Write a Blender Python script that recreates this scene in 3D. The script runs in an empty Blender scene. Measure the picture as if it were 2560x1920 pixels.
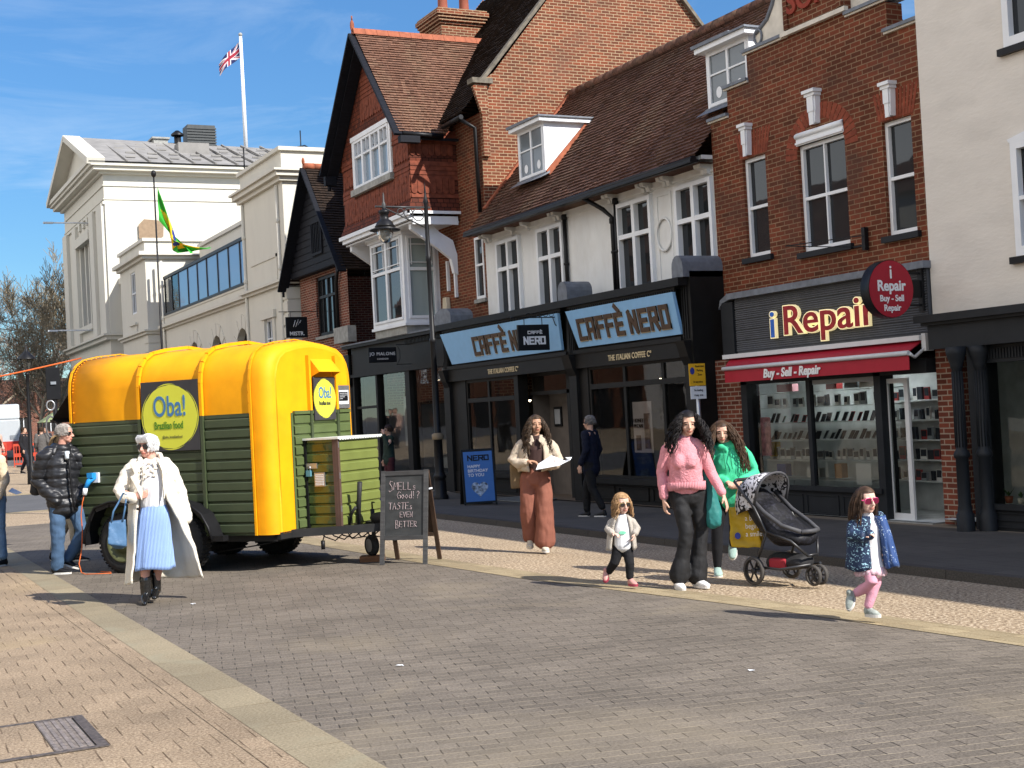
import bpy, bmesh, math, random
import numpy as np
from mathutils import Vector, Matrix, noise
R = math.radians
scene = bpy.context.scene
COL = scene.collection
# ---------------------------------------------------------------- camera
CAM_H = 1.68
YAW, ROLL, PITCH = R(26.6), R(3.04), math.atan(66.5*math.cos(R(3.04))/3400.0)
cam = bpy.data.cameras.new("camera"); cam_ob = bpy.data.objects.new("camera", cam); COL.objects.link(cam_ob)
fw = Vector((math.sin(YAW)*math.cos(PITCH), math.cos(YAW)*math.cos(PITCH), math.sin(PITCH)))
r0 = Vector((math.cos(YAW), -math.sin(YAW), 0)); u0 = r0.cross(fw)
cr = r0*math.cos(ROLL)-u0*math.sin(ROLL); cu = r0*math.sin(ROLL)+u0*math.cos(ROLL)
m = Matrix((( cr.x, cu.x, -fw.x, 0), (cr.y, cu.y, -fw.y, 0), (cr.z, cu.z, -fw.z, CAM_H), (0, 0, 0, 1)))
cam_ob.matrix_world = m
cam.sensor_width = 36; cam.lens = 36*3400/2560; cam.clip_start = .1; cam.clip_end = 2000
scene.camera = cam_ob
# ---------------------------------------------------------------- sky, sun, exposure
SUN_EL, SUN_AZ = R(39), math.atan2(.438, -.899)
world = bpy.data.worlds.new("World"); scene.world = world; world.use_nodes = True
wn = world.node_tree; wn.nodes.clear()
def N(nt, t, **kw):
    n = nt.nodes.new(t)
    for k, v in kw.items():
        setattr(n, k, v)
    return n
wo = N(wn, 'ShaderNodeOutputWorld'); bg = N(wn, 'ShaderNodeBackground')
sky = N(wn, 'ShaderNodeTexSky', sky_type='NISHITA', sun_disc=False, sun_elevation=SUN_EL, sun_rotation=SUN_AZ, air_density=1.15, dust_density=0.0, ozone_density=2.5, altitude=100)
tc = N(wn, 'ShaderNodeTexCoord'); mp = N(wn, 'ShaderNodeMapping'); mp.inputs['Scale'].default_value = (1.3, 3.2, 9.0); mp.inputs['Rotation'].default_value = (0.1, .25, .3)
nz = N(wn, 'ShaderNodeTexNoise'); nz.inputs['Scale'].default_value = 2.2; nz.inputs['Detail'].default_value = 8; nz.inputs['Roughness'].default_value = .62; nz.inputs['Distortion'].default_value = .5
cr1 = N(wn, 'ShaderNodeValToRGB'); cr1.color_ramp.elements[0].position = .53; cr1.color_ramp.elements[1].position = .88
sep = N(wn, 'ShaderNodeSeparateXYZ'); hm = N(wn, 'ShaderNodeMapRange'); hm.inputs[1].default_value = .02; hm.inputs[2].default_value = .42; hm.inputs[3].default_value = .8; hm.inputs[4].default_value = .03
mul = N(wn, 'ShaderNodeMath', operation='MULTIPLY')
mix = N(wn, 'ShaderNodeMix', data_type='RGBA'); mix.inputs[7].default_value = (4.6, 5.2, 5.7, 1)
hs = N(wn, 'ShaderNodeHueSaturation'); hs.inputs['Saturation'].default_value = 1.1; hs.inputs['Value'].default_value = 1.0; tint = N(wn, 'ShaderNodeVectorMath', operation='MULTIPLY'); tint.inputs[1].default_value = (1.0, .86, 1.0)
L = wn.links.new
L(tc.outputs['Generated'], mp.inputs[0]); L(mp.outputs[0], nz.inputs['Vector']); L(nz.outputs['Fac'], cr1.inputs[0])
L(tc.outputs['Generated'], sep.inputs[0]); L(sep.outputs['Z'], hm.inputs[0]); L(cr1.outputs[0], mul.inputs[0]); L(hm.outputs[0], mul.inputs[1])
L(sky.outputs[0], hs.inputs['Color']); L(hs.outputs[0], tint.inputs[0]);  L(mul.outputs[0], mix.inputs[0]); zr = N(wn, 'ShaderNodeValToRGB'); ze = zr.color_ramp.elements; ze[0].position = 0; ze[0].color = (.32, .53, .58, 1); ze[1].position = .75; ze[1].color = (.55, .8, .92, 1); zq = ze.new(.12); zq.color = (.30, .53, .60, 1); zq = ze.new(.32); zq.color = (.38, .65, .72, 1); zm = N(wn, 'ShaderNodeVectorMath', operation='MULTIPLY')
L(sep.outputs['Z'], zr.inputs[0]); L(tint.outputs[0], zm.inputs[0]); L(zr.outputs[0], zm.inputs[1]); L(zm.outputs[0], mix.inputs[6])
# unseen bright cloud bank added in the west to fill the shaded facades
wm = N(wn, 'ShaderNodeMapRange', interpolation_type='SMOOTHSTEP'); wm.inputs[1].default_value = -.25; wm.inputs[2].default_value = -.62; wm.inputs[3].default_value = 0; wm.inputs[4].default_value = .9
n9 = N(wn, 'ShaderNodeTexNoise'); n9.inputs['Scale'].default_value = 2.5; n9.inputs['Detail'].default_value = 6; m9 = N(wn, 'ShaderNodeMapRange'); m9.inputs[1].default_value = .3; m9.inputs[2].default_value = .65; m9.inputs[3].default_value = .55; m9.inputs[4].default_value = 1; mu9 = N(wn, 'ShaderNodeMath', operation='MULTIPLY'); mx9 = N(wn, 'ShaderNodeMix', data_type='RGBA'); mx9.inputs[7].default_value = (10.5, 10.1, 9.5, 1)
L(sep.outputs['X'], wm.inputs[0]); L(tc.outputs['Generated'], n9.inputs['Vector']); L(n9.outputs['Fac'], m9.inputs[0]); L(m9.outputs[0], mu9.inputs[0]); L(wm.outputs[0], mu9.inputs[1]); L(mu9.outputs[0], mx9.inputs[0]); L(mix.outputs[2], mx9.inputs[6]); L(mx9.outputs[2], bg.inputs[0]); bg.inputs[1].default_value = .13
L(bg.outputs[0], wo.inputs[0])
sl = bpy.data.lights.new("sun", 'SUN'); sl.energy = 5; sl.angle = R(.5); sl.color = (1, .95, .88)
so = bpy.data.objects.new("sun", sl); COL.objects.link(so)
to_sun = Vector((math.cos(SUN_EL)*.438, -math.cos(SUN_EL)*.899, math.sin(SUN_EL)))
so.rotation_euler = to_sun.to_track_quat('Z', 'Y').to_euler(); so.location = (0, 0, 30)
vs = scene.view_settings; vs.view_transform = 'Standard'; vs.look = 'None'; vs.gamma = 1; vs.use_curve_mapping = False; vs.exposure = .68
cy = scene.cycles; cy.max_bounces = 6; cy.diffuse_bounces = 3; cy.glossy_bounces = 3; cy.transmission_bounces = 4; cy.transparent_max_bounces = 8; cy.caustics_reflective = False; cy.caustics_refractive = False
cy.sample_clamp_indirect = 6
try:
    cy.use_denoising = True; cy.denoiser = 'OPENIMAGEDENOISE'
except Exception:
    pass
random.seed(7)
# ---------------------------------------------------------------- helpers
OFF = {}
def hexc(h):
    return tuple(((int(h[i:i+2], 16)/255.0)/12.92 if int(h[i:i+2], 16) <= 10 else (((int(h[i:i+2], 16)/255.0)+.055)/1.055)**2.4) for i in (0, 2, 4))
def tag(o, label=None, cat=None, group=None, kind=None):
    if label: o['label'] = label
    if cat: o['category'] = cat
    if group: o['group'] = group
    if kind: o['kind'] = kind
    return o
def thing(name, label, cat, loc=(0, 0, 0), rz=0, group=None, world=False):
    o = bpy.data.objects.new(name, None); COL.objects.link(o); o.empty_display_size = .2
    o.location = loc; o.rotation_euler = (0, 0, rz); tag(o, label, cat, group)
    OFF[o.name] = Vector(loc) if world else Vector((0, 0, 0))
    return o
def gz(x, y):
    """height of the street"""
    z = 0.0
    if x > 6: z -= min(x-6, 3.6)*.05
    if y > 28: z += (y-28)*.0142*min(1, (y-28)/12)
    return z
class MB:
    def __init__(s): s.v = []; s.f = []; s.m = []; s.s = []
    def add(s, vs, fs, mi=0, sm=False):
        n = len(s.v); s.v += [tuple(p) for p in vs]
        for f in fs: s.f.append([i+n for i in f]); s.m.append(mi); s.s.append(sm)
        return s
    def quad(s, *p, mi=0, sm=False): return s.add(p, [list(range(len(p)))], mi, sm)
    def box(s, x0, x1, y0, y1, z0, z1, mi=0):
        v = [(x, y, z) for z in (z0, z1) for y in (y0, y1) for x in (x0, x1)]
        return s.add(v, [(0, 2, 3, 1), (4, 5, 7, 6), (0, 1, 5, 4), (2, 6, 7, 3), (0, 4, 6, 2), (1, 3, 7, 5)], mi)
    def obox(s, c, size, rot=None, mi=0):
        rot = rot or Matrix.Identity(3); c = Vector(c); h = Vector(size)/2
        v = [c+rot@Vector((x*h.x, y*h.y, z*h.z)) for z in (-1, 1) for y in (-1, 1) for x in (-1, 1)]
        return s.add(v, [(0, 2, 3, 1), (4, 5, 7, 6), (0, 1, 5, 4), (2, 6, 7, 3), (0, 4, 6, 2), (1, 3, 7, 5)], mi)
    def bar(s, p, q, w, h, mi=0, up=(0, 0, 1)):
        p = Vector(p); q = Vector(q); d = (q-p); L_ = d.length; d.normalize(); a = d.cross(Vector(up))
        if a.length < 1e-4: a = d.cross(Vector((0, 1, 0)))
        a.normalize(); b = a.cross(d); rot = Matrix((a, d, b)).transposed()
        return s.obox((p+q)/2, (w, L_, h), rot, mi)
    def prism(s, pts, vec, mi=0, cap=True):
        vec = Vector(vec); n = len(pts); v = [Vector(p) for p in pts]+[Vector(p)+vec for p in pts]
        fs = [(i, (i+1) % n, (i+1) % n+n, i+n) for i in range(n)]
        if cap: fs += [tuple(range(n))[::-1], tuple(range(n, 2*n))]
        return s.add(v, fs, mi)
    def ring(s, c, r, ax, seg):
        ax = Vector(ax).normalized(); a = ax.orthogonal().normalized()
        if abs(ax.z) < .999: a = ax.cross(Vector((0, 0, 1))).normalized()
        b = ax.cross(a)
        return [Vector(c)+(a*math.cos(t)+b*math.sin(t))*r for t in [2*math.pi*i/seg for i in range(seg)]]
    def tube(s, pts, r, seg=8, mi=0, cap=True, sm=True):
        pts = [Vector(p) for p in pts]; n = len(pts); rr = r if hasattr(r, '__len__') else [r]*n
        n0 = len(s.v); a0 = None
        for i, p in enumerate(pts):
            d = (pts[min(i+1, n-1)]-pts[max(i-1, 0)]).normalized()
            if a0 is None: a0 = d.orthogonal().normalized()
            a0 = (a0-d*a0.dot(d)).normalized(); b = d.cross(a0)
            s.v += [tuple(p+(a0*math.cos(t)+b*math.sin(t))*rr[i]) for t in [2*math.pi*k/seg for k in range(seg)]]
        for i in range(n-1):
            for k in range(seg):
                k2 = (k+1) % seg; s.f.append([n0+i*seg+k, n0+i*seg+k2, n0+(i+1)*seg+k2, n0+(i+1)*seg+k]); s.m.append(mi); s.s.append(sm)
        if cap:
            s.f.append([n0+k for k in range(seg)][::-1]); s.m.append(mi); s.s.append(False)
            s.f.append([n0+(n-1)*seg+k for k in range(seg)]); s.m.append(mi); s.s.append(False)
        return s
    def cyl(s, p, q, r, seg=16, mi=0, r2=None, sm=True): return s.tube([p, q], [r, r if r2 is None else r2], seg, mi, True, sm)
    def lathe(s, c, prof, seg=16, mi=0, ax=(0, 0, 1), sm=True):
        c = Vector(c); ax = Vector(ax).normalized(); n0 = len(s.v)
        for r, z in prof: s.v += [tuple(p) for p in s.ring(c+ax*z, max(r, 1e-4), ax, seg)]
        for i in range(len(prof)-1):
            for k in range(seg):
                k2 = (k+1) % seg; s.f.append([n0+i*seg+k, n0+i*seg+k2, n0+(i+1)*seg+k2, n0+(i+1)*seg+k]); s.m.append(mi); s.s.append(sm)
        return s
    def ell(s, c, rad, seg=12, rings=8, mi=0, rot=None):
        n0 = len(s.v); c = Vector(c); rot = rot or Matrix.Identity(3)
        for i in range(1, rings):
            t = math.pi*i/rings
            for k in range(seg):
                p = 2*math.pi*k/seg; s.v.append(tuple(c+rot@Vector((rad[0]*math.sin(t)*math.cos(p), rad[1]*math.sin(t)*math.sin(p), rad[2]*math.cos(t)))))
        top = len(s.v); s.v.append(tuple(c+rot@Vector((0, 0, rad[2])))); s.v.append(tuple(c-rot@Vector((0, 0, rad[2]))))
        for k in range(seg):
            k2 = (k+1) % seg
            s.f.append([top, n0+k, n0+k2]); s.f.append([top+1, n0+(rings-2)*seg+k2, n0+(rings-2)*seg+k]); s.m += [mi, mi]; s.s += [True, True]
            for i in range(rings-2):
                s.f.append([n0+i*seg+k, n0+(i+1)*seg+k, n0+(i+1)*seg+k2, n0+i*seg+k2]); s.m.append(mi); s.s.append(True)
        return s
    def build(s, name, mats, parent=None, label=None, cat=None, group=None, kind=None, bevel=0, shift=True):
        if not isinstance(mats, (list, tuple)): mats = [mats]
        me = bpy.data.meshes.new(name); V = np.array(s.v, float) if s.v else np.zeros((0, 3))
        loc = Vector((0, 0, 0)); off = Vector((0, 0, 0))
        if parent is not None: off = OFF.get(parent.name, Vector((0, 0, 0)))
        elif shift and len(V):
            mn, mx = V.min(0), V.max(0); loc = Vector(((mn[0]+mx[0])/2, (mn[1]+mx[1])/2, mn[2])); off = loc
        V2 = V-np.array(off) if len(V) else V
        me.from_pydata(V2.tolist(), [], s.f)
        me.polygons.foreach_set('material_index', s.m); me.polygons.foreach_set('use_smooth', s.s)
        for m_ in mats: me.materials.append(m_)
        if any(m_.get('uv') for m_ in mats):
            uvl = me.uv_layers.new(name='UVMap'); me.update()
            data = np.zeros(len(me.loops)*2); co = V
            for p in me.polygons:
                n = p.normal
                if abs(n.z) > .95: a = (1, 0, 0); b = (0, 1, 0)
                else:
                    h = math.hypot(n.x, n.y); a = (-n.y/h, n.x/h, 0)
                    if abs(a[0]) > abs(a[1]):
                        if a[0] < 0: a = (-a[0], -a[1], 0)
                    elif a[1] < 0: a = (-a[0], -a[1], 0)
                    b = (n.y*a[2]-n.z*a[1], n.z*a[0]-n.x*a[2], n.x*a[1]-n.y*a[0])
                    if b[2] < 0: b = (-b[0], -b[1], -b[2])
                for li in p.loop_indices:
                    q = co[me.loops[li].vertex_index]
                    data[2*li] = q[0]*a[0]+q[1]*a[1]; data[2*li+1] = q[0]*b[0]+q[1]*b[1]+q[2]*b[2]
            uvl.data.foreach_set('uv', data)
        me.update()
        o = bpy.data.objects.new(name, me); COL.objects.link(o); o.location = loc
        OFF[o.name] = off
        if parent is not None: o.parent = parent
        if bevel:
            bv = o.modifiers.new('bevel', 'BEVEL'); bv.width = bevel; bv.segments = 2; bv.limit_method = 'ANGLE'
        tag(o, label, cat, group, kind)
        return o
# ---------------------------------------------------------------- materials
MATS = {}
def bsdf(m_): return m_.node_tree.nodes['Principled BSDF']
def setin(b, k, v):
    if k in b.inputs: b.inputs[k].default_value = v
def mat(name, col, rough=.7, metal=0, var=.12, vscale=6, bump=0, bscale=60, spec=.3, coat=0, emit=None, alpha=None, stretch=None, stain=0, stcol=None, stscale=1.2):
    if name in MATS: return MATS[name]
    if isinstance(col, str): col = hexc(col)
    m_ = bpy.data.materials.new(name); m_.use_nodes = True; nt = m_.node_tree; b = bsdf(m_); l = nt.links.new
    setin(b, 'Roughness', rough); setin(b, 'Metallic', metal); setin(b, 'Specular IOR Level', spec); setin(b, 'Coat Weight', coat); setin(b, 'Base Color', (*col, 1))
    tc_ = N(nt, 'ShaderNodeTexCoord'); vec = tc_.outputs['Object']
    if stretch:
        mp_ = N(nt, 'ShaderNodeMapping'); mp_.inputs['Scale'].default_value = stretch; l(vec, mp_.inputs[0]); vec = mp_.outputs[0]
    if var:
        nz_ = N(nt, 'ShaderNodeTexNoise'); nz_.inputs['Scale'].default_value = vscale; nz_.inputs['Detail'].default_value = 5; l(vec, nz_.inputs['Vector'])
        mr = N(nt, 'ShaderNodeMapRange'); mr.inputs[1].default_value = .3; mr.inputs[2].default_value = .7; mr.inputs[3].default_value = 1-var; mr.inputs[4].default_value = 1+var; l(nz_.outputs['Fac'], mr.inputs[0])
        vm = N(nt, 'ShaderNodeVectorMath', operation='SCALE'); vm.inputs[0].default_value = col; l(mr.outputs[0], vm.inputs['Scale'])
        outc = vm.outputs[0]
        if stain:
            n2 = N(nt, 'ShaderNodeTexNoise'); n2.inputs['Scale'].default_value = stscale; n2.inputs['Detail'].default_value = 7; n2.inputs['Roughness'].default_value = .65; l(vec, n2.inputs['Vector'])
            r2 = N(nt, 'ShaderNodeMapRange'); r2.inputs[1].default_value = .5; r2.inputs[2].default_value = .75; r2.inputs[3].default_value = 0; r2.inputs[4].default_value = stain; l(n2.outputs['Fac'], r2.inputs[0])
            mx = N(nt, 'ShaderNodeMix', data_type='RGBA'); l(outc, mx.inputs[6]); mx.inputs[7].default_value = (*(stcol or (col[0]*.4, col[1]*.38, col[2]*.35)), 1); l(r2.outputs[0], mx.inputs[0]); outc = mx.outputs[2]
        l(outc, b.inputs['Base Color'])
    if bump:
        n3 = N(nt, 'ShaderNodeTexNoise'); n3.inputs['Scale'].default_value = bscale; n3.inputs['Detail'].default_value = 3; l(vec, n3.inputs['Vector'])
        bp = N(nt, 'ShaderNodeBump'); bp.inputs['Strength'].default_value = bump; bp.inputs['Distance'].default_value = .01; l(n3.outputs['Fac'], bp.inputs['Height']); l(bp.outputs[0], b.inputs['Normal'])
    if emit:
        setin(b, 'Emission Color', (*emit[0], 1)); setin(b, 'Emission Strength', emit[1])
    MATS[name] = m_; return m_
def brickmat(name, c1, c2, mort, w=.225, h=.075, ms=.011, noise_=.35, rough=.85, rot=0, bump=.6, off=.5, patch=None, patchamt=0, nscale=1.3, c3=None, distort=0, vspec=.2):
    m_ = bpy.data.materials.new(name); m_.use_nodes = True; nt = m_.node_tree; b = bsdf(m_); l = nt.links.new; m_['uv'] = 1
    cs = [hexc(c) if isinstance(c, str) else c for c in (c1, c2, mort)]
    uv = N(nt, 'ShaderNodeUVMap'); vec = uv.outputs[0]
    if rot:
        mp_ = N(nt, 'ShaderNodeMapping'); mp_.inputs['Rotation'].default_value = (0, 0, rot); l(vec, mp_.inputs[0]); vec = mp_.outputs[0]
    if distort:
        nd = N(nt, 'ShaderNodeTexNoise'); nd.inputs['Scale'].default_value = 3; l(vec, nd.inputs['Vector'])
        vs_ = N(nt, 'ShaderNodeVectorMath', operation='SCALE'); vs_.inputs['Scale'].default_value = distort; va = N(nt, 'ShaderNodeVectorMath', operation='ADD'); l(nd.outputs['Color'], vs_.inputs[0]); l(vs_.outputs[0], va.inputs[0]); l(vec, va.inputs[1]); vec = va.outputs[0]
    bt = N(nt, 'ShaderNodeTexBrick'); bt.offset = off; bt.inputs['Scale'].default_value = 1; bt.inputs['Brick Width'].default_value = w; bt.inputs['Row Height'].default_value = h; bt.inputs['Mortar Size'].default_value = ms; bt.inputs['Mortar Smooth'].default_value = .2
    bt.inputs['Color1'].default_value = (*cs[0], 1); bt.inputs['Color2'].default_value = (*cs[1], 1); bt.inputs['Mortar'].default_value = (*cs[2], 1); l(vec, bt.inputs['Vector'])
    nz_ = N(nt, 'ShaderNodeTexNoise'); nz_.inputs['Scale'].default_value = nscale; nz_.inputs['Detail'].default_value = 8; nz_.inputs['Roughness'].default_value = .7; l(vec, nz_.inputs['Vector'])
    mr = N(nt, 'ShaderNodeMapRange'); mr.inputs[1].default_value = .3; mr.inputs[2].default_value = .7; mr.inputs[3].default_value = 1-noise_; mr.inputs[4].default_value = 1+noise_*.6; l(nz_.outputs['Fac'], mr.inputs[0])
    vm = N(nt, 'ShaderNodeVectorMath', operation='SCALE'); l(bt.outputs['Color'], vm.inputs[0]); l(mr.outputs[0], vm.inputs['Scale']); outc = vm.outputs[0]
    if patch is not None:
        n2 = N(nt, 'ShaderNodeTexNoise'); n2.inputs['Scale'].default_value = .9; n2.inputs['Detail'].default_value = 6; l(vec, n2.inputs['Vector'])
        r2 = N(nt, 'ShaderNodeMapRange'); r2.inputs[1].default_value = .52; r2.inputs[2].default_value = .7; r2.inputs[3].default_value = 0; r2.inputs[4].default_value = patchamt; l(n2.outputs['Fac'], r2.inputs[0])
        mx = N(nt, 'ShaderNodeMix', data_type='RGBA'); l(outc, mx.inputs[6]); mx.inputs[7].default_value = (*(hexc(patch) if isinstance(patch, str) else patch), 1); l(r2.outputs[0], mx.inputs[0]); outc = mx.outputs[2]
    l(outc, b.inputs['Base Color']); setin(b, 'Roughness', rough); setin(b, 'Specular IOR Level', vspec)
    if bump:
        iv = N(nt, 'ShaderNodeMath', operation='SUBTRACT'); iv.inputs[0].default_value = 1; l(bt.outputs['Fac'], iv.inputs[1])
        n4 = N(nt, 'ShaderNodeTexNoise'); n4.inputs['Scale'].default_value = 40; l(vec, n4.inputs['Vector'])
        ad = N(nt, 'ShaderNodeMath', operation='MULTIPLY_ADD'); l(n4.outputs['Fac'], ad.inputs[0]); ad.inputs[1].default_value = .5; l(iv.outputs[0], ad.inputs[2])
        bp = N(nt, 'ShaderNodeBump'); bp.inputs['Strength'].default_value = bump; bp.inputs['Distance'].default_value = .008; l(ad.outputs[0], bp.inputs['Height']); l(bp.outputs[0], b.inputs['Normal'])
    MATS[name] = m_; return m_
def glassmat(name, base, rough=.02, see=0.0, refl=1.0):
    """window glass: reflects more at glancing angles; see = how much of what is behind shows"""
    m_ = bpy.data.materials.new(name); m_.use_nodes = True; nt = m_.node_tree; nt.nodes.clear(); l = nt.links.new
    o = N(nt, 'ShaderNodeOutputMaterial'); fr = N(nt, 'ShaderNodeFresnel'); fr.inputs[0].default_value = 1.5
    gl = N(nt, 'ShaderNodeBsdfGlossy'); gl.inputs['Roughness'].default_value = rough; gl.inputs['Color'].default_value = (.9, .93, .95, 1)
    nz_ = N(nt, 'ShaderNodeTexNoise'); nz_.inputs['Scale'].default_value = 1.6; tc_ = N(nt, 'ShaderNodeTexCoord'); l(tc_.outputs['Object'], nz_.inputs['Vector'])
    bp = N(nt, 'ShaderNodeBump'); bp.inputs['Strength'].default_value = .05; bp.inputs['Distance'].default_value = .03; l(nz_.outputs['Fac'], bp.inputs['Height']); l(bp.outputs[0], gl.inputs['Normal'])
    df = N(nt, 'ShaderNodeBsdfDiffuse'); df.inputs[0].default_value = (*(hexc(base) if isinstance(base, str) else base), 1)
    body = df.outputs[0]
    if see:
        tr_ = N(nt, 'ShaderNodeBsdfTransparent'); tr_.inputs[0].default_value = (.86, .9, .88, 1)
        m1 = N(nt, 'ShaderNodeMixShader'); m1.inputs[0].default_value = see; l(df.outputs[0], m1.inputs[1]); l(tr_.outputs[0], m1.inputs[2]); body = m1.outputs[0]
    m2 = N(nt, 'ShaderNodeMixShader'); mm = N(nt, 'ShaderNodeMath', operation='MULTIPLY'); mm.inputs[1].default_value = refl; l(fr.outputs[0], mm.inputs[0]); l(mm.outputs[0], m2.inputs[0]); l(body, m2.inputs[1]); l(gl.outputs[0], m2.inputs[2]); l(m2.outputs[0], o.inputs[0])
    MATS[name] = m_; return m_
# ---------------------------------------------------------------- material library
m_white = mat('white_paint', (.74, .76, .78), .5, var=.05, vscale=3)
m_white_wall = mat('white_render', (.70, .71, .70), .85, var=.07, vscale=2, bump=.25, bscale=35, stain=.35, stcol=(.42, .39, .33), stscale=1.4, stretch=(1, 1, .5))
m_pale_wall = mat('pale_render', (.66, .62, .56), .85, var=.04, vscale=1.5, bump=.5, bscale=9, stretch=(1, 1, 2.6), stain=.3, stcol=(.45, .42, .38), stscale=1)
m_cream = mat('cream_stucco', (.60, .575, .50), .85, var=.06, vscale=.9, bump=.15, bscale=30, stain=.3, stcol=(.36, .33, .28), stscale=.9, stretch=(1, 1, .4))
m_cream_side = m_cream
m_brick_red = brickmat('red_brick', '763d29', '56301f', '8a7058', noise_=.35, ms=.008, patch=(.075, .04, .03), patchamt=.55)
m_brick_or = brickmat('orange_brick', '7d432c', '5c3626', 'a58f72', noise_=.22, ms=.0095, patch=(.16, .075, .05), patchamt=.4)
m_brick_dk = brickmat('dark_brick', '4f3026', '33241e', '7c6c5c', noise_=.35, ms=.009)
m_brick_sh = brickmat('shop_brick', '7c4130', '5a2f24', '9a8878', noise_=.3, ms=.01)
m_hung = brickmat('hung_tile', '6e3827', '4f2a20', '22120e', w=.165, h=.11, ms=.008, noise_=.25)
m_tile_or = brickmat('clay_roof_tile', '825f4d', '6c5042', '30241e', w=.165, h=.1, ms=.004, noise_=.35, patch=(.23, .16, .10), patchamt=.35, bump=.3)
m_tile_br = brickmat('brown_roof_tile', '715246', '5a4237', '241b17', w=.165, h=.1, ms=.005, noise_=.4, patch=(.22, .18, .11), patchamt=.3, bump=.3)
m_tile_dk = brickmat('dark_roof_tile', '382c24', '241d19', '100d0b', w=.165, h=.1, ms=.005, noise_=.4, bump=.3)
m_ridge = mat('terracotta', '95563d', .8, var=.25, vscale=7)
m_pot = mat('chimney_pot_clay', '8f5240', .8, var=.1)
m_lead = mat('lead', (.16, .175, .20), .6, metal=.2, var=.2, vscale=8, bump=.3, bscale=10)
m_slate = mat('roof_lead_sheet', (.25, .24, .225), .75, spec=.1, var=.15, vscale=1.5, stain=.3)
m_black = mat('black_paint', (.008, .008, .009), .45, var=.2, spec=.25)
m_shopblack = mat('shopfront_paint', (.010, .0096, .009), .5, var=.2, vscale=4, spec=.2)
m_charcoal = mat('charcoal_paint', (.017, .019, .022), .55, var=.15, vscale=4, spec=.2)
m_greyshop = mat('grey_corrugated', (.085, .088, .096), .55, var=.1, spec=.2)
m_barge = mat('dark_timber', (.010, .011, .015), .65, var=.3, spec=.15, stretch=(1, 1, 8), vscale=5)
m_stone = mat('grey_stone', (.30, .30, .28), .85, var=.2, vscale=7, bump=.3, stain=.4)
m_stone_l = mat('cream_stone', (.62, .58, .5), .8, var=.12)
m_glass = glassmat('window_glass', (.018, .02, .022), refl=1.0)
m_glass_blind = glassmat('window_glass_pale', (.30, .36, .35), refl=.8)
m_glass_blue = glassmat('window_glass_curtain', (.22, .29, .36), refl=1.0)
m_shopglass = glassmat('shop_glass', (.02, .02, .02), see=.97, refl=1.0)
m_blue = mat('pale_blue_board', '84b2da', .5, var=.04)
m_letter = mat('brown_letter', (.075, .045, .028), .5, var=.1)
m_gold = mat('gold_edge', (.62, .5, .3), .4, var=.05)
m_redsign = mat('crimson', (.36, .012, .028), .5, var=.06)
m_metal = mat('galvanised', (.42, .43, .44), .4, metal=.8, var=.1)
m_alu = mat('aluminium_white', (.62, .63, .64), .4, var=.04)
m_wood = mat('wood', '6d4a30', .7, var=.3, stretch=(1, 1, 6), vscale=6)
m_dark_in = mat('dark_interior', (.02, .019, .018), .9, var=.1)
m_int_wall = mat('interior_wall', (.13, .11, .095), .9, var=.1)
m_int_pale = mat('interior_pale', (.33, .34, .35), .9, var=.05)
m_lampglow = mat('lamp_glow', (1, .9, .7), .5, var=0, emit=((1, .8, .5), 9))
m_text_w = mat('white_lettering', (.8, .8, .8), .6, var=0)
# ---------------------------------------------------------------- building helpers
def wallgrid(mb, P, u0, u1, v0, v1, holes, depth=.12, mi=0, rmi=None):
    """rectangular wall in a plane with rectangular openings and their reveals; P(u, v, w) -> point, w = inwards"""
    us = sorted({u0, u1, *[h[0] for h in holes], *[h[1] for h in holes]}); vs_ = sorted({v0, v1, *[h[2] for h in holes], *[h[3] for h in holes]})
    us = [u for u in us if u0 <= u <= u1]; vs_ = [v for v in vs_ if v0 <= v <= v1]
    for a, b in zip(us, us[1:]):
        for c, d in zip(vs_, vs_[1:]):
            mu, mv = (a+b)/2, (c+d)/2
            if any(h[0] < mu < h[1] and h[2] < mv < h[3] for h in holes): continue
            mb.quad(P(a, c, 0), P(b, c, 0), P(b, d, 0), P(a, d, 0), mi=mi)
    r = mi if rmi is None else rmi
    for h in holes:
        a, b, c, d = h[:4]
        mb.quad(P(a, c, 0), P(a, d, 0), P(a, d, depth), P(a, c, depth), mi=r); mb.quad(P(b, c, 0), P(b, c, depth), P(b, d, depth), P(b, d, 0), mi=r)
        mb.quad(P(a, c, 0), P(a, c, depth), P(b, c, depth), P(b, c, 0), mi=r); mb.quad(P(a, d, 0), P(b, d, 0), P(b, d, depth), P(a, d, depth), mi=r)
def PX(X): return lambda u, v, w: (X+w, u, v)      # facade that faces the street (-X); u = y
def PY(Y): return lambda u, v, w: (u, Y+w, v)      # wall that faces the camera end (-Y); u = x
def pbox(mb, P, u0, u1, v0, v1, w0, w1, mi=0):
    v = [P(u, vv, w) for w in (w0, w1) for vv in (v0, v1) for u in (u0, u1)]
    mb.add(v, [(0, 2, 3, 1), (4, 5, 7, 6), (0, 1, 5, 4), (2, 6, 7, 3), (0, 4, 6, 2), (1, 3, 7, 5)], mi)
def pane(mb, P, u0, u1, v0, v1, w): mb.quad(P(u0, v0, w), P(u0, v1, w), P(u1, v1, w), P(u1, v0, w))
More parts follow.
